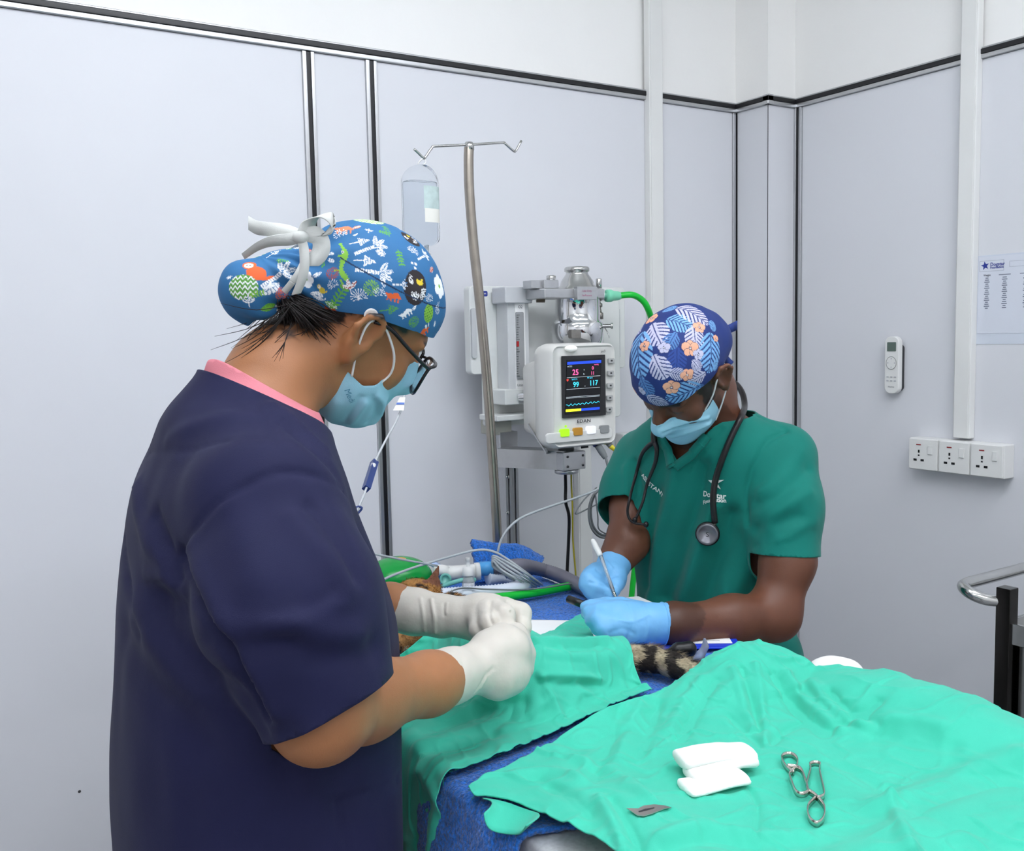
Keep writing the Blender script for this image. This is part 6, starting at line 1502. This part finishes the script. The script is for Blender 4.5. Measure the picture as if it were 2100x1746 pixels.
# ---- gloves
LH = [[(1360, 1280, 1.73, .037), (1330, 1280, 1.722, .036), (1295, 1280, 1.718, .0345)],
      [(1300, 1268, 1.725, .030), (1265, 1262, 1.725, .025), (1248, 1260, 1.725, .022)], [(1300, 1288, 1.712, .032), (1268, 1286, 1.708, .026), (1250, 1280, 1.706, .021)],
      [(1262, 1254, 1.735, .017), (1232, 1246, 1.74, .0135), (1212, 1244, 1.745, .011), (1200, 1245, 1.75, .0095)],
      [(1258, 1266, 1.725, .018), (1226, 1256, 1.722, .0145), (1208, 1255, 1.728, .011), (1202, 1260, 1.742, .0098)],
      [(1256, 1278, 1.712, .018), (1226, 1270, 1.704, .0145), (1213, 1272, 1.716, .011), (1222, 1276, 1.738, .010)],
      [(1258, 1294, 1.705, .018), (1236, 1288, 1.696, .014), (1226, 1290, 1.712, .011), (1236, 1292, 1.728, .010)],
      [(1310, 1256, 1.742, .021), (1272, 1243, 1.752, .0155), (1244, 1240, 1.757, .0125), (1222, 1240, 1.760, .0105)]]
V, F = glove(LH, None, None, m_nitrile, mp_)
cuffed(V, F, atd(1358, 1280, 1.73), atd(1295, 1280, 1.72), m_nitrile, mp_, [([(1320, 1245), (1330, 1285), (1322, 1315)], .004, .002), ([(1290, 1240), (1300, 1270), (1285, 1310)], .004, -.0015), ([(1330, 1262), (1300, 1275), (1270, 1272)], .003, .0012), ([(1250, 1300), (1275, 1290), (1300, 1300)], .004, -.0015)])
b = MB().tube(P3([(1366, 1243, 1.728), (1370, 1280, 1.70), (1362, 1317, 1.722), (1352, 1300, 1.76), (1356, 1260, 1.765)]), .006, 8, sub=5, closed=True)
b.build('folded_cuff', m_nitrile, mp_, True)
RH = [[(1268, 1142, 2.03, .035), (1258, 1160, 2.005, .033), (1250, 1175, 1.985, .031)], [(1252, 1178, 1.985, .032), (1228, 1186, 1.965, .029), (1218, 1188, 1.958, .026)], [(1256, 1190, 1.975, .028), (1240, 1208, 1.955, .024), (1230, 1212, 1.95, .022)],
      [(1222, 1172, 1.965, .018), (1206, 1186, 1.94, .0155), (1222, 1204, 1.925, .0125), (1246, 1212, 1.925, .010)],
      [(1214, 1182, 1.955, .018), (1204, 1200, 1.935, .0155), (1216, 1216, 1.93, .0125), (1242, 1222, 1.93, .010)],
      [(1216, 1196, 1.948, .017), (1212, 1214, 1.935, .014), (1226, 1226, 1.932, .0115), (1250, 1230, 1.935, .0098)],
      [(1262, 1180, 1.975, .021), (1262, 1200, 1.945, .0155), (1258, 1212, 1.930, .0120), (1252, 1222, 1.922, .0100)]]
V, F = glove(RH, None, None, m_nitrile, mp_)
cuffed(V, F, atd(1267, 1143, 2.028), atd(1250, 1175, 1.985), m_nitrile, mp_, [([(1225, 1170), (1245, 1185), (1265, 1180)], .004, -.002), ([(1210, 1195), (1235, 1200), (1262, 1205)], .003, -.002), ([(1240, 1150), (1255, 1165)], .003, .002)])
# ---- things he holds or wears that come off
pen = empty('pen', atd(1264, 1228, 1.905), 'clear ballpoint pen with a white cap in the blue gloved writing hand', 'pen')
MB().tube(P3([(1232, 1140, 1.935), (1258, 1214, 1.912)]), .0038, 8).build('barrel', m_clear, pen, True)
MB().tube(P3([(1233, 1142, 1.934), (1258, 1214, 1.912)]), .0014, 6).build('ink_tube', m_white, pen, True)
MB().tube(P3([(1258, 1214, 1.912), (1265, 1230, 1.906)]), [.0034, .0028, .0008], 8, sub=4).build('tip', m_steel, pen, True)
MB().tube(P3([(1214, 1106, 1.945), (1218, 1114, 1.944), (1231, 1140, 1.935)]), [.002, .0050, .0062, .0058], 10, sub=6).build('cap', m_white, pen, True)
mk_ = empty('marker', atd(1180, 1235, 1.80), 'short black marker pointing out of the near blue gloved hand', 'marker')
MB().tube(P3([(1166, 1229, 1.80), (1196, 1240, 1.775)]), .0072, 12).build('barrel', m_blackp, mk_, True); MB().tube(P3([(1168, 1234, 1.795), (1194, 1244, 1.770)]), .0012, 6).build('clip', m_steel, mk_, True)
# stethoscope
sth = empty('stethoscope', atd(1450, 1088, 1.8), 'black stethoscope hanging around the neck over green scrubs', 'stethoscope')
m_steth = M('black_rubber_tube', (28, 24, 26), .32, var=.1)
def onS(px, py, off=.009):
    c, n = SM.hit(px, py); return c+n*off
left_t = [onS(1463, 1068), onS(1464, 1030), onS(1470, 985), onS(1482, 940), onS(1500, 897, .010), onS(1516, 862, .012), atd(1527, 834, 1.95), atd(1522, 806, 1.985), atd(1506, 786, 2.02)]
nk = [mNB-FD*.080+[0, 0, .060], mNB+SD*.060-FD*.045+[0, 0, .055], mNB+SD*.072+FD*.02+[0, 0, .03]]
right_t = [onS(1352, 885, .012), onS(1350, 910, .010)]
MB().tube(left_t+nk+right_t, .0062, 10, sub=6).build('tube', m_steth, sth, True)
tS = float((onS(1335, 1030)-EYE)@_F)-.012
tubeA = [onS(1350, 908, .010), onS(1335, 918), onS(1322, 935), onS(1306, 975)]+[atd(x, y, tS) for x, y in ((1292, 1020), (1287, 1052), (1297, 1071), (1322, 1076))]
MB().tube(tubeA, [.0055, .0048, .0036, .0030, .0028, .0028, .0028], 8, sub=6).build('ear_tube', m_steth, sth, True)
tubeB = [onS(1350, 908, .010), onS(1354, 922), onS(1350, 950), onS(1334, 990)]+[atd(x, y, tS) for x, y in ((1318, 1030), (1304, 1064))]
MB().tube(tubeB, [.0055, .0048, .0040, .0032, .0030, .0030], 8, sub=6).build('ear_tube', m_steth, sth, True)
for p_ in ((1325, 1076), (1302, 1067)):
    c = atd(p_[0], p_[1], tS); V, F = sdf_mesh(lambda P: ell(P, c, (.0055, .0055, .0065)), c-.012, c+.012, .002); mesh_obj('ear_tip', V, F, m_steth, sth, True)
c, n = SM.hit(1451, 1090); ax_ = n*.55-_F*.7-_R*.35; ax_ /= np.linalg.norm(ax_); c0 = c+n*.006
MB().lathe([(0, 0), (.019, 0), (.0235, .003), (.0235, .010), (.0215, .012)], c0, ax_, 28).build('chest_piece', m_blackp, sth, True)
MB().lathe([(.021, .012), (.0205, .0135), (.0165, .0140), (.0160, .0128), (0, .0126)], c0, ax_, 28).build('diaphragm', M('grey_metal_face', (118, 118, 124), .35, .6), sth, True)
MB().tube([onS(1463, 1068), c0+ax_*.006], .005, 8).build('stem', m_steel_d, sth, True)
t1 = np.cross(ax_, _U); t1 /= np.linalg.norm(t1); flat_text('engraving', 'S', c0+ax_*.0132, -t1 if (t1@_R) < 0 else t1, np.cross(ax_, t1) if (np.cross(ax_, t1)@_U) > 0 else -np.cross(ax_, t1), .013, m_blackp, sth)
# ================================================================ the cat
m_fur = M('tabby_fur', (0, 0, 0), .85, attr='paint', var=.25, vscale=160, bump=.0012, bscale=320)
def tz(px, py, z): return onz(px, py, z)
ch_ = tz(853, 1232, ZS+.050); nk_ = CAT_NECK
cat = empty('cat', (nk_[0], nk_[1], ZS), 'brown tabby cat lying under the drape with one ear and tail showing', 'cat')
earb, eart = atd(884, 1208, np.dot(ch_-EYE, _F)), atd(901, 1157, np.dot(ch_-EYE, _F)+.005)
tl = [tz(1300, 1350, ZS+.024), tz(1335, 1352, ZS+.024), tz(1380, 1364, ZS+.022), tz(1425, 1382, ZS+.018), tz(1460, 1400, ZS+.014)]
def earsdf(P, a, b, side, w):
    ax_ = b-a; L_ = np.linalg.norm(ax_); ax_ = ax_/L_; sd = side-ax_*(side@ax_); sd /= np.linalg.norm(sd); nn_ = np.cross(ax_, sd)
    q = P-a; t = np.clip((q@ax_)/L_, -.2, 1.0); wd = w*np.clip(1-t, 0.02, 1.2); u = q@sd; v = q@nn_+ .25*u*u/w
    k = np.sqrt((u/wd)**2+(v/.0045)**2); d = (k-1)*.0045; return np.maximum.reduce([d, (q@ax_)-L_, -(q@ax_)-.2*L_])
def cat_f(P):
    d = ell(P, ch_, (.046, .050, .042)); d = smin(d, ell(P, ch_+np.array([-.040, .012, -.006]), (.022, .022, .020)), .015)
    d = smin(d, chain(P, CAT_TRUNK, np.array(CAT_RAD)-.003, .012), .03)
    d = smin(d, chain(P, tl, [.020, .020, .019, .017, .014], .01), .01)
    d = smin(d, chain(P, [nk_+np.array([-.03, -.03, 0]), tz(835, 1305, ZS+.03), tz(800, 1330, ZS+.02)], [.03, .022, .018], .02), .02)
    d = smin(d, earsdf(P, earb, eart, _R*.9+_F*.4, .021), .006)
    d = smin(d, earsdf(P, ch_+np.array([-.03, .03, .01]), ch_+np.array([-.075, .055, .02]), _R*.9+_F*.4, .020), .006)
    return d
V, F = sdf_mesh(cat_f, (.66, 1.02, ZS-.04), (1.34, 1.94, ZS+.16), .0055); V[:, 2] = np.maximum(V[:, 2], ZS+.001); V = relax(V, F, 1, .3); N_ = vnormals(V, F)
def fur_col(P):
    st = noise(np.c_[P[:, 0]*1.0, P[:, 1]*1.0, P[:, 2]], 38)*.6+noise(P, 90)*.6
    tan, drk, pale = np.array(lin((160, 118, 70))[:3]), np.array(lin((44, 36, 30))[:3]), np.array(lin((196, 178, 140))[:3])
    c = np.where((st > .12)[:, None], drk, np.where((st < -.35)[:, None], pale, tan))
    hd = np.linalg.norm(P-ch_, axis=1) < .055; c = np.where((hd & (st < .3))[:, None], np.array(lin((170, 122, 66))[:3]), c)
    ta = np.linalg.norm(P[:, None]-np.array(tl)[None], axis=2).min(1) < .05
    s2 = np.sin((P[:, 0]*.8-P[:, 1]*.6)*160+noise(P, 60)*2.5); c = np.where(ta[:, None], np.where((s2 > -.1)[:, None], np.array(lin((52, 46, 42))[:3]), np.array(lin((190, 176, 148))[:3])), c)
    return c
col = fur_col(V)
er = np.minimum(earsdf(V, earb, eart, _R*.9+_F*.4, .021), 9) < .003; col[er & (V[:, 2] > earb[2]+.004)] = lin((120, 78, 58))[:3]
mesh_obj('body', V, F, m_fur, cat, True, col)
vis = np.where((np.linalg.norm(V-ch_, axis=1) < .085) | (np.linalg.norm(V-nk_, axis=1) < .06) | (np.linalg.norm(V[:, None]-np.array(tl)[None], axis=2).min(1) < .03) | (np.linalg.norm(V-tz(835, 1305, ZS+.03), axis=1) < .05))[0]
vis = vis[(V[vis, 2] > ZS+.004) & ~(er[vis] & (V[vis, 2] > earb[2]+.008))]
ks = vis[rng.integers(len(vis), size=16000)]; B = V[ks]+rng.normal(0, .0012, (len(ks), 3)); n = N_[ks]
isT = np.linalg.norm(B[:, None]-np.array(tl)[None], axis=2).min(1) < .035
fl = np.where(isT[:, None], (tl[3]-tl[0])/np.linalg.norm(tl[3]-tl[0]), (nk_-ch_)/np.linalg.norm(nk_-ch_)); ln = np.where(isT, .013, .006)*rng.uniform(.6, 1.2, len(ks))
dr = n*.45+fl*.9+rng.normal(0, .18, B.shape); dr /= np.linalg.norm(dr, axis=1)[:, None]; sd = np.cross(dr, n); sd /= np.linalg.norm(sd, axis=1)[:, None]+1e-9
w_ = .00045; Vb = np.stack([B-sd*w_, B+sd*w_, B+dr*ln[:, None]], 1).reshape(-1, 3); Fb = np.arange(len(Vb)).reshape(-1, 3)
cb = np.repeat(fur_col(B)*rng.uniform(.75, 1.3, (len(B), 1)), 3, axis=0)
fo = mesh_obj('fur', Vb, Fb, m_fur, cat, False, cb); fo['kind'] = 'stuff'
# ---------------------------------------------------------------- white pad under the drape
n0 = 40; g_ = np.linspace(0, 1, n0); Q = [onz(1000, 1215, ZS), onz(1150, 1232, ZS+.03), onz(1350, 1400, ZS), onz(1150, 1480, ZS)]
Q = [np.array([.86, 1.70]), onz(1200, 1254, ZS+.02)[:2], onz(1306, 1350, ZS+.01)[:2], np.array([.9, 1.18])]
Q[1] = onz(1212, 1252, ZS+.02)[:2]
UV = np.array([[(1-a)*(1-b)*Q[0]+a*(1-b)*Q[1]+a*b*Q[2]+(1-a)*b*Q[3] for b in g_] for a in g_]); hh_ = h1(UV[..., 0], UV[..., 1])-.0045
Pz = np.concatenate([UV, hh_[..., None]], -1); I = np.arange(n0*n0).reshape(n0, n0); Fp = np.stack([I[:-1, :-1], I[1:, :-1], I[1:, 1:], I[:-1, 1:]], -1).reshape(-1, 4)
pd = mesh_obj('absorbent_pad', Pz.reshape(-1, 3), Fp, m_paper, None, True); md = pd.modifiers.new('t', 'SOLIDIFY'); md.thickness = .001; tag(pd, 'white absorbent pad peeking out between the drape and the blue gloves', 'pad')
# ---------------------------------------------------------------- breathing circuit
def tb(name, pts, r, mat, label, cat_, seg=12, sub=8, ridges=0, ramp=.12, parent=None):
    o = MB().tube(pts, r, seg, sub=sub, ridges=ridges, ramp=ramp).build(name, mat, parent, True); return tag(o, label, cat_) if label else o
zt1 = ZS+.016
bc_ = empty('breathing_circuit', onz(945, 1200, ZS), 'white breathing circuit connector with a clear corrugated hose loop behind the cat', 'breathing circuit')
tb('clear_hose', [onz(1000, 1186, zt1+.012), onz(1035, 1184, zt1+.008), onz(1066, 1190, zt1), onz(1074, 1200, zt1), onz(1050, 1210, zt1), onz(1000, 1216, zt1), onz(950, 1219, zt1), onz(905, 1222, zt1)], .0145, m_tube_clear, None, None, sub=16, ridges=1, ramp=.14, parent=bc_)
cA, cB = onz(905, 1196, ZS+.035), onz(985, 1192, ZS+.035)
MB().tube([atd(908, 1176, 2.13), atd(930, 1176, 2.13), atd(986, 1172, 2.13)], .0165, 18).build('connector_body', m_white, bc_, True)
MB().tube([atd(905, 1182, 2.12), atd(907, 1166, 2.13)], .019, 18).build('connector_elbow', m_white, bc_, True)
MB().tube([atd(974, 1173, 2.128), atd(984, 1172, 2.13)], .0195, 18).build('connector_collar', m_white, bc_, True)
MB().tube([atd(984, 1167, 2.135), atd(1012, 1166, 2.135)], .0155, 18).build('blue_cuff', M('sky_blue_plastic', (84, 168, 232), .35), bc_, True)
p = atd(914, 1188, 2.105); MB().lathe([(.009, 0), (.013, .001), (.013, .006), (.009, .007), (.008, .003), (0, .003)], p, (-_F), 20).build('valve_disc', M('pale_teal', (120, 196, 184), .3), bc_, True)
MB().tube([atd(903, 1204, 2.09), atd(948, 1190, 2.09), atd(975, 1190, 2.1)], .005, 8, sub=4).build('teal_tube', MATS['pale_teal'], bc_, True)
MB().tube([atd(893, 1165, 2.16), atd(898, 1156, 2.16)], [.014, .012], 14).build('filter_cap', M('lavender_blue', (176, 196, 232), .35), bc_, True)
tb('grey_hose', [atd(1010, 1166, 2.135), atd(1030, 1164, 2.14), atd(1070, 1160, 2.15), onz(1115, 1170, zt1+.004), onz(1150, 1182, zt1), onz(1178, 1196, zt1), onz(1215, 1215, zt1-.0)], .0145, m_tube_grey, None, None, sub=16, ridges=1, ramp=.10, parent=bc_)
tb('green_hose', [onz(915, 1240, ZS+.02), onz(960, 1232, ZS+.016), onz(1020, 1226, ZS+.012), onz(1090, 1217, ZS+.010), onz(1150, 1206, ZS+.010), onz(1195, 1197, ZS+.010), onz(1235, 1190, ZS+.012)], .0092, m_hose_green, 'bright green hose lying across the blue towel behind the gloves', 'hose')
# reservoir bag
gb = atd(815, 1180, 2.12); bag2 = empty('breathing_bag', gb, 'glossy green breathing bag with an orange patch behind the surgeon', 'breathing bag')
m_gbag = M('green_rubber_bag', (10, 152, 62), .25, var=.05)
f_bag = lambda P: smin(ell(P, gb, (.072, .062, .040)), ell(P, gb+np.array([.03, .0, -.012]), (.05, .045, .024)), .02)
V, F = sdf_mesh(f_bag, gb-.11, gb+.11, .005); mesh_obj('bag', V, F, m_gbag, bag2, True); Sb = Surf(V, F)
c, nn_ = Sb.hit(822, 1146); e1 = _R-nn_*(_R@nn_); e1 /= np.linalg.norm(e1); decal('orange_patch', [(.012*math.cos(t), .006*math.sin(t), 0) for t in np.linspace(0, 2*math.pi, 17)[:-1]], [tuple(range(16))], c, nn_, e1, np.cross(nn_, e1), Sb, M('orange_patch', (206, 150, 60), .4), bag2, .001, 1)
# dropper bottle
db = onz(961, 1222, ZS); bo = empty('dropper_bottle', db, 'small clear dropper bottle with a white nozzle cap among the tubes', 'bottle')
MB().lathe([(0, .001), (.0125, .001), (.0135, .004), (.0135, .034), (.010, .042), (.008, .045)], db, (0, 0, 1), 22).build('bottle', M('bottle_plastic', (228, 232, 236), .15, trans=.55, ior=1.2), bo, True)
MB().lathe([(.0137, .008), (.0137, .030)], db, (0, 0, 1), 22, caps=False).build('label', M('bottle_label', (236, 238, 240), .5, var=.2, vscale=200), bo, True)
MB().lathe([(.0115, .044), (.0122, .046), (.0115, .060), (.006, .063), (.0045, .064), (.0040, .076), (.0052, .077), (.0052, .083), (0, .084)], db, (0, 0, 1), 22).build('cap', m_white, bo, True)
# lead wires
cable('lead_wire', [atd(768, 1200, 1.98), atd(795, 1185, 2.0), atd(850, 1164, 2.03), atd(920, 1143, 2.06), atd(975, 1129, 2.08), atd(1010, 1131, 2.08), atd(1040, 1147, 2.08), atd(1075, 1172, 2.08), onz(1110, 1199, ZS+.006)], .0028, m_cable, 'pale grey lead wire arching from the surgeon past the cat ear')
for k in range(4):
    cable('lead_wire', [onz(1112-6*k, 1200+2*k, ZS+.005), atd(1080-7*k, 1178+3*k, 2.07), atd(1045-6*k, 1156+4*k, 2.075), atd(1018-2*k, 1142+3*k, 2.075), atd(1010, 1142+5*k, 2.08), atd(1014, 1150+5*k, 2.085), atd(1028+k*4, 1168+4*k, 2.085), onz(1040+k*5, 1185+2*k, ZS+.03)], .0026, m_cable, ['outermost', 'second', 'third', 'innermost'][k]+' wire of the grey lead bundle looped over the corrugated hose', group='bundled lead wires')
cable('lead_wire', [onz(896, 1232, ZS+.055), atd(940, 1208, 2.02), atd(1000, 1209, 2.03), onz(1070, 1210, ZS+.022), onz(1130, 1204, ZS+.022), onz(1170, 1198, ZS+.020), onz(1196, 1206, ZS+.006)], .0018, m_cable_d, 'thin dark wire running along the green hose on the towel')
# ---------------------------------------------------------------- clipboard, paper, probe clip
zb = ZS+.004
o0 = np.array([1.055, 1.315, zb]); ex = np.array([.83, -.56, 0]); ex /= np.linalg.norm(ex); ey = np.array([-ex[1], ex[0], 0]); o1 = onz(1502, 1324, zb); o0 = o1-ex*.215
cb_ = empty('clipboard', o0+ex*.1+ey*.08, 'blue clipboard with a white form under the writing hands', 'clipboard')
def quadbox(o, a, b, z0, z1): P = [o, o+a, o+a+b, o+b]; V = [np.array([p[0], p[1], z0]) for p in P]+[np.array([p[0], p[1], z1]) for p in P]; return MB().add(V, [(3, 2, 1, 0), (4, 5, 6, 7), (0, 1, 5, 4), (1, 2, 6, 5), (2, 3, 7, 6), (3, 0, 4, 7)])
quadbox(o0-ex*.004-ey*.020, ex*.232, ey*.205, zb, zb+.003).build('board', M('royal_blue_plastic', (24, 62, 206), .35), cb_, bevel=.001)
quadbox(o0, ex*.215, ey*.175, zb+.0035, zb+.0045).build('paper', m_paper, cb_)
for k in range(9): quadbox(o0+ey*(.012+.018*k)+ex*.02, ex*.175, ey*.0006, zb+.0046, zb+.0049).build('ruled_line', m_grey_ink, cb_)
pa_ = tag(quadbox(onz(1296, 1235, zb+.02), ex*.05+ey*.015, -ex*.03+ey*.06, zb+.010, zb+.011).build('paper_slip', m_paper), 'white slip of paper sticking up behind the blue gloved hand', 'paper')
pr = empty('probe_clip', tz(1395, 1350, ZS+.02), 'black and clear plastic pulse probe clip beside the cat tail', 'probe')
c0, c1 = tz(1362, 1340, ZS+.030), tz(1420, 1336, ZS+.030)
dx_ = (c1-c0)/np.linalg.norm(c1-c0); up_ = np.array([0, 0, 1.0]); dy_ = np.cross(up_, dx_)
V, F = sdf_mesh(lambda P: smin(chain(P, [c0-up_*.004, (c0+c1)/2+up_*.004, c1+up_*.004-dx_*.006], [.006, .011, .013], .006), cone(P, c1-dx_*.008-up_*.008, c1-dx_*.008+up_*.006, .009, .010), .004), c0-.04, c1+.04, .0025); mesh_obj('clip_body', V, F, m_blackp, pr, True)
V, F = sdf_mesh(lambda P: smax(chain(P, [c1-up_*.012, c1+dx_*.012-up_*.010, c1+dx_*.022+up_*.006, c1+dx_*.021+up_*.018], [.007, .008, .0055, .003], .004), -(P[:, 2]-ZS-.001), .001), c1-.05, c1+.05, .0025); mesh_obj('clear_jaw', V, F, M('smoky_clear', (190, 196, 206), .1, trans=.6, ior=1.2), pr, True)
# white pack at the table edge
wc = onz(1712, 1398, ZS+.012); wpk = empty('cotton_roll', wc, 'white ribbed cotton pack at the right table edge behind the drape', 'cotton pack')
V, F = sdf_mesh(lambda P: smin(ell(P, wc+up_*.012, (.034, .040, .026)), cone(P, wc+np.array([-.02, .01, .012]), wc+np.array([.014, -.016, .012]), .022, .022), .01), wc-.06, wc+.07, .003)
N_ = vnormals(V, F); qq = (V-wc)@_R; low = np.clip((wc[2]+.022-V[:, 2])/.01, 0, 1); V = V+N_*(.0012*np.sin(qq*520)*low)[:, None]; V[:, 2] = np.maximum(V[:, 2], ZS+.001); mesh_obj('pack', V, F, M('soft_white_cotton', (240, 238, 234), .7), wpk, True)
# ---------------------------------------------------------------- gauze, blade, clamps on the drape
z6 = lambda x, y: (1260+x/4.2, 1500+y/4.2)
def on2(x, y, off=0.0): c, n = S2.hit(*z6(x, y)); return c+np.array([0, 0, off])
gz = empty('gauze_swab', on2(850, 480), 'folded white gauze swab lying on the instrument drape', 'gauze')
m_gauze = M('white_gauze', (246, 245, 242), .9, bump=.0003, bscale=900, var=.015)
def soft(pts, ra, rb, name, kx):
    """flat folded layer: thick ribbon with rounded edges between two ends"""
    a, b = pts; ax_ = b-a; L_ = np.linalg.norm(ax_); ax_ /= L_; sd = np.cross((0, 0, 1.0), ax_); sd /= np.linalg.norm(sd); un = np.cross(ax_, sd)
    c = (a+b)/2
    def f(P):
        q = P-c; u, v = q@ax_, q@sd; w = q@un-.003*np.sin(u/L_*4+kx)
        dx = np.abs(u)-L_/2+.004; dy = np.sqrt((v/ra)**2+(w/rb)**2)-1
        return smax(dy*rb, dx, .006)
    V, F = sdf_mesh(f, np.minimum(a, b)-.045, np.maximum(a, b)+.045, .0026); N_ = vnormals(V, F); V = V+N_*(noise(V, 50)*.0010)[:, None]
    return mesh_obj(name, V, F, m_gauze, gz, True)
soft((on2(560, 520, .006), on2(1150, 440, .006)), .022, .0065, 'folded_layer', 0)
soft((on2(600, 455, .013), on2(1228, 330, .013)), .016, .0075, 'folded_layer', 1)
soft((on2(520, 400, .021), on2(1205, 290, .020)), .023, .0085, 'folded_layer', 2)
# blade
bl = empty('scalpel_blade', on2(300, 710), 'small pointed steel scalpel blade on the instrument drape', 'scalpel blade')
m_blade = M('blade_steel', (196, 188, 180), .28, .85, var=.05)
pl_ = [(105, 712), (205, 690), (250, 668), (340, 663), (430, 667), (492, 682), (430, 702), (340, 728), (255, 755), (195, 752), (150, 726)]
top_ = [on2(x, y, .0040) for x, y in pl_]; bz_ = np.mean([t[2] for t in top_]); 
for t in top_: t[2] = bz_
V = top_+[t-np.array([0, 0, .0007]) for t in top_]; n = len(top_)
mesh_obj('blade', V, [tuple(range(n)), tuple(range(2*n-1, n-1, -1))]+[(i, n+i, n+(i+1) % n, (i+1) % n) for i in range(n)], m_blade, bl)
sl_ = [on2(x, y, 0) for x, y in ((205, 716), (265, 696), (345, 688), (345, 694), (270, 712), (212, 724))]
for t in sl_: t[2] = bz_+.0002
mesh_obj('slot', sl_, [tuple(range(6))], m_dark, bl)
# towel clamps bent from flat steel strip
def clamp(pts, label, h=.0075):
    o = empty('towel_clamp', on2(*pts[0]), label, 'clamp', 'towel clamps')
    P = np.array([on2(x, y, .001) for x, y in pts]); zf = np.median(P[:, 2])+.0015; P[:, 2] = np.maximum(zf, P[:, 2])
    C = spline(P, 6); cr = np.zeros(len(C)); C[:, 2] += np.linspace(0, .0022, len(C))
    n = len(C); V = np.concatenate([C, C+[0, 0, h]]); F = [(i, i+1, n+i+1, n+i) for i in range(n-1)]
    s_ = mesh_obj('spring_strip', V, F, M('clamp_steel', (198, 194, 186), .22, .95, var=.05), o, True); md = s_.modifiers.new('t', 'SOLIDIFY'); md.thickness = .0014; md.offset = 0
    return o
clamp([(1545, 400), (1480, 350), (1440, 290), (1468, 245), (1530, 240), (1575, 295), (1572, 350), (1535, 395), (1505, 430), (1528, 505), (1558, 580), (1600, 612), (1648, 606), (1668, 575), (1645, 490), (1612, 395), (1565, 372), (1490, 352)], 'steel towel clamp with its round ring pointing to the far side')
clamp([(1735, 628), (1675, 690), (1664, 755), (1690, 820), (1745, 842), (1798, 812), (1812, 745), (1792, 672), (1725, 612), (1660, 552), (1668, 465), (1690, 385), (1682, 348), (1722, 334), (1772, 346), (1765, 388), (1785, 480), (1806, 575), (1802, 622), (1755, 648)], 'steel towel clamp with its oval ring pointing to the viewer')
# ---------------------------------------------------------------- steel trolley at the right edge
tr = empty('steel_trolley', (1.9, .95, 0), 'stainless steel instrument trolley with a tube handle at the right edge', 'trolley')
P0 = atd(2066, 1205, 1.84); zt0 = P0[2]; x0, y0 = P0[0], P0[1]
m_tro = M('steel_dark_reflection', (58, 56, 54), .14, 1.0, var=.05)  # stainless steel; the posts' black reflection is put into the base colour
TRL, TRW = .46, .62
for dx in (0, TRL):
    for dy in (0, -TRW):
        MB().box((x0+dx-.014, y0+dy-.014, .06), (x0+dx+.014, y0+dy+.014, zt0)).build('post', m_tro, tr, bevel=.0015)
        MB().lathe([(.0, -.011), (.026, -.010), (.028, 0), (.026, .010), (0, .011)], (x0+dx, y0+dy, .030), (0, 1, 0), 16).build('castor', m_blackp, tr, True)
for z in (zt0-.085, zt0-.50):
    MB().box((x0, y0-TRW, z), (x0+TRL, y0, z+.004)).build('shelf', m_steel, tr)
    for lo, hi in (((x0, y0-TRW-.008, z-.02), (x0+TRL, y0-TRW, z+.02)), ((x0, y0, z-.02), (x0+TRL, y0+.008, z+.02)), ((x0-.008, y0-TRW, z-.02), (x0, y0, z+.02)), ((x0+TRL, y0-TRW, z-.02), (x0+TRL+.008, y0, z+.02))): MB().box(lo, hi).build('rail', m_steel, tr, bevel=.001)
zd0, zd1 = zt0-.26, zt0-.115
MB().box((x0+.02, y0-TRW+.02, zd0), (x0+TRL-.02, y0-.006, zd1)).build('drawer_box', m_tro, tr, bevel=.002)
for yf in (y0-TRW+.012,): MB().box((x0+.016, yf, zd0-.004), (x0+TRL-.016, yf+.008, zd1+.004)).build('drawer_front', m_steel, tr, bevel=.001)
MB().box((x0+.010, y0-TRW+.02, zd0-.004), (x0+.02, y0-.02, zd1+.004)).build('side_panel', m_steel, tr, bevel=.001)
MB().box((x0, y0-TRW, zd0-.03), (x0+.016, y0, zd0-.008)).build('rail', m_steel_d, tr, bevel=.001)
hz = atd(2030, 1215, 1.86)[2]
MB().tube([(x0+.004, y0+.010, hz-.016), (x0-.022, y0+.030, hz-.012), (x0-.034, y0+.050, hz-.004), (x0-.028, y0+.070, hz+.003), (x0-.004, y0+.080, hz+.005), (x0+.08, y0+.082, hz+.005), (x0+TRL-.04, y0+.082, hz+.005), (x0+TRL+.02, y0+.06, hz), (x0+TRL, y0+.010, hz-.016)], .0115, 12, sub=5).build('handle', m_steel, tr, True)
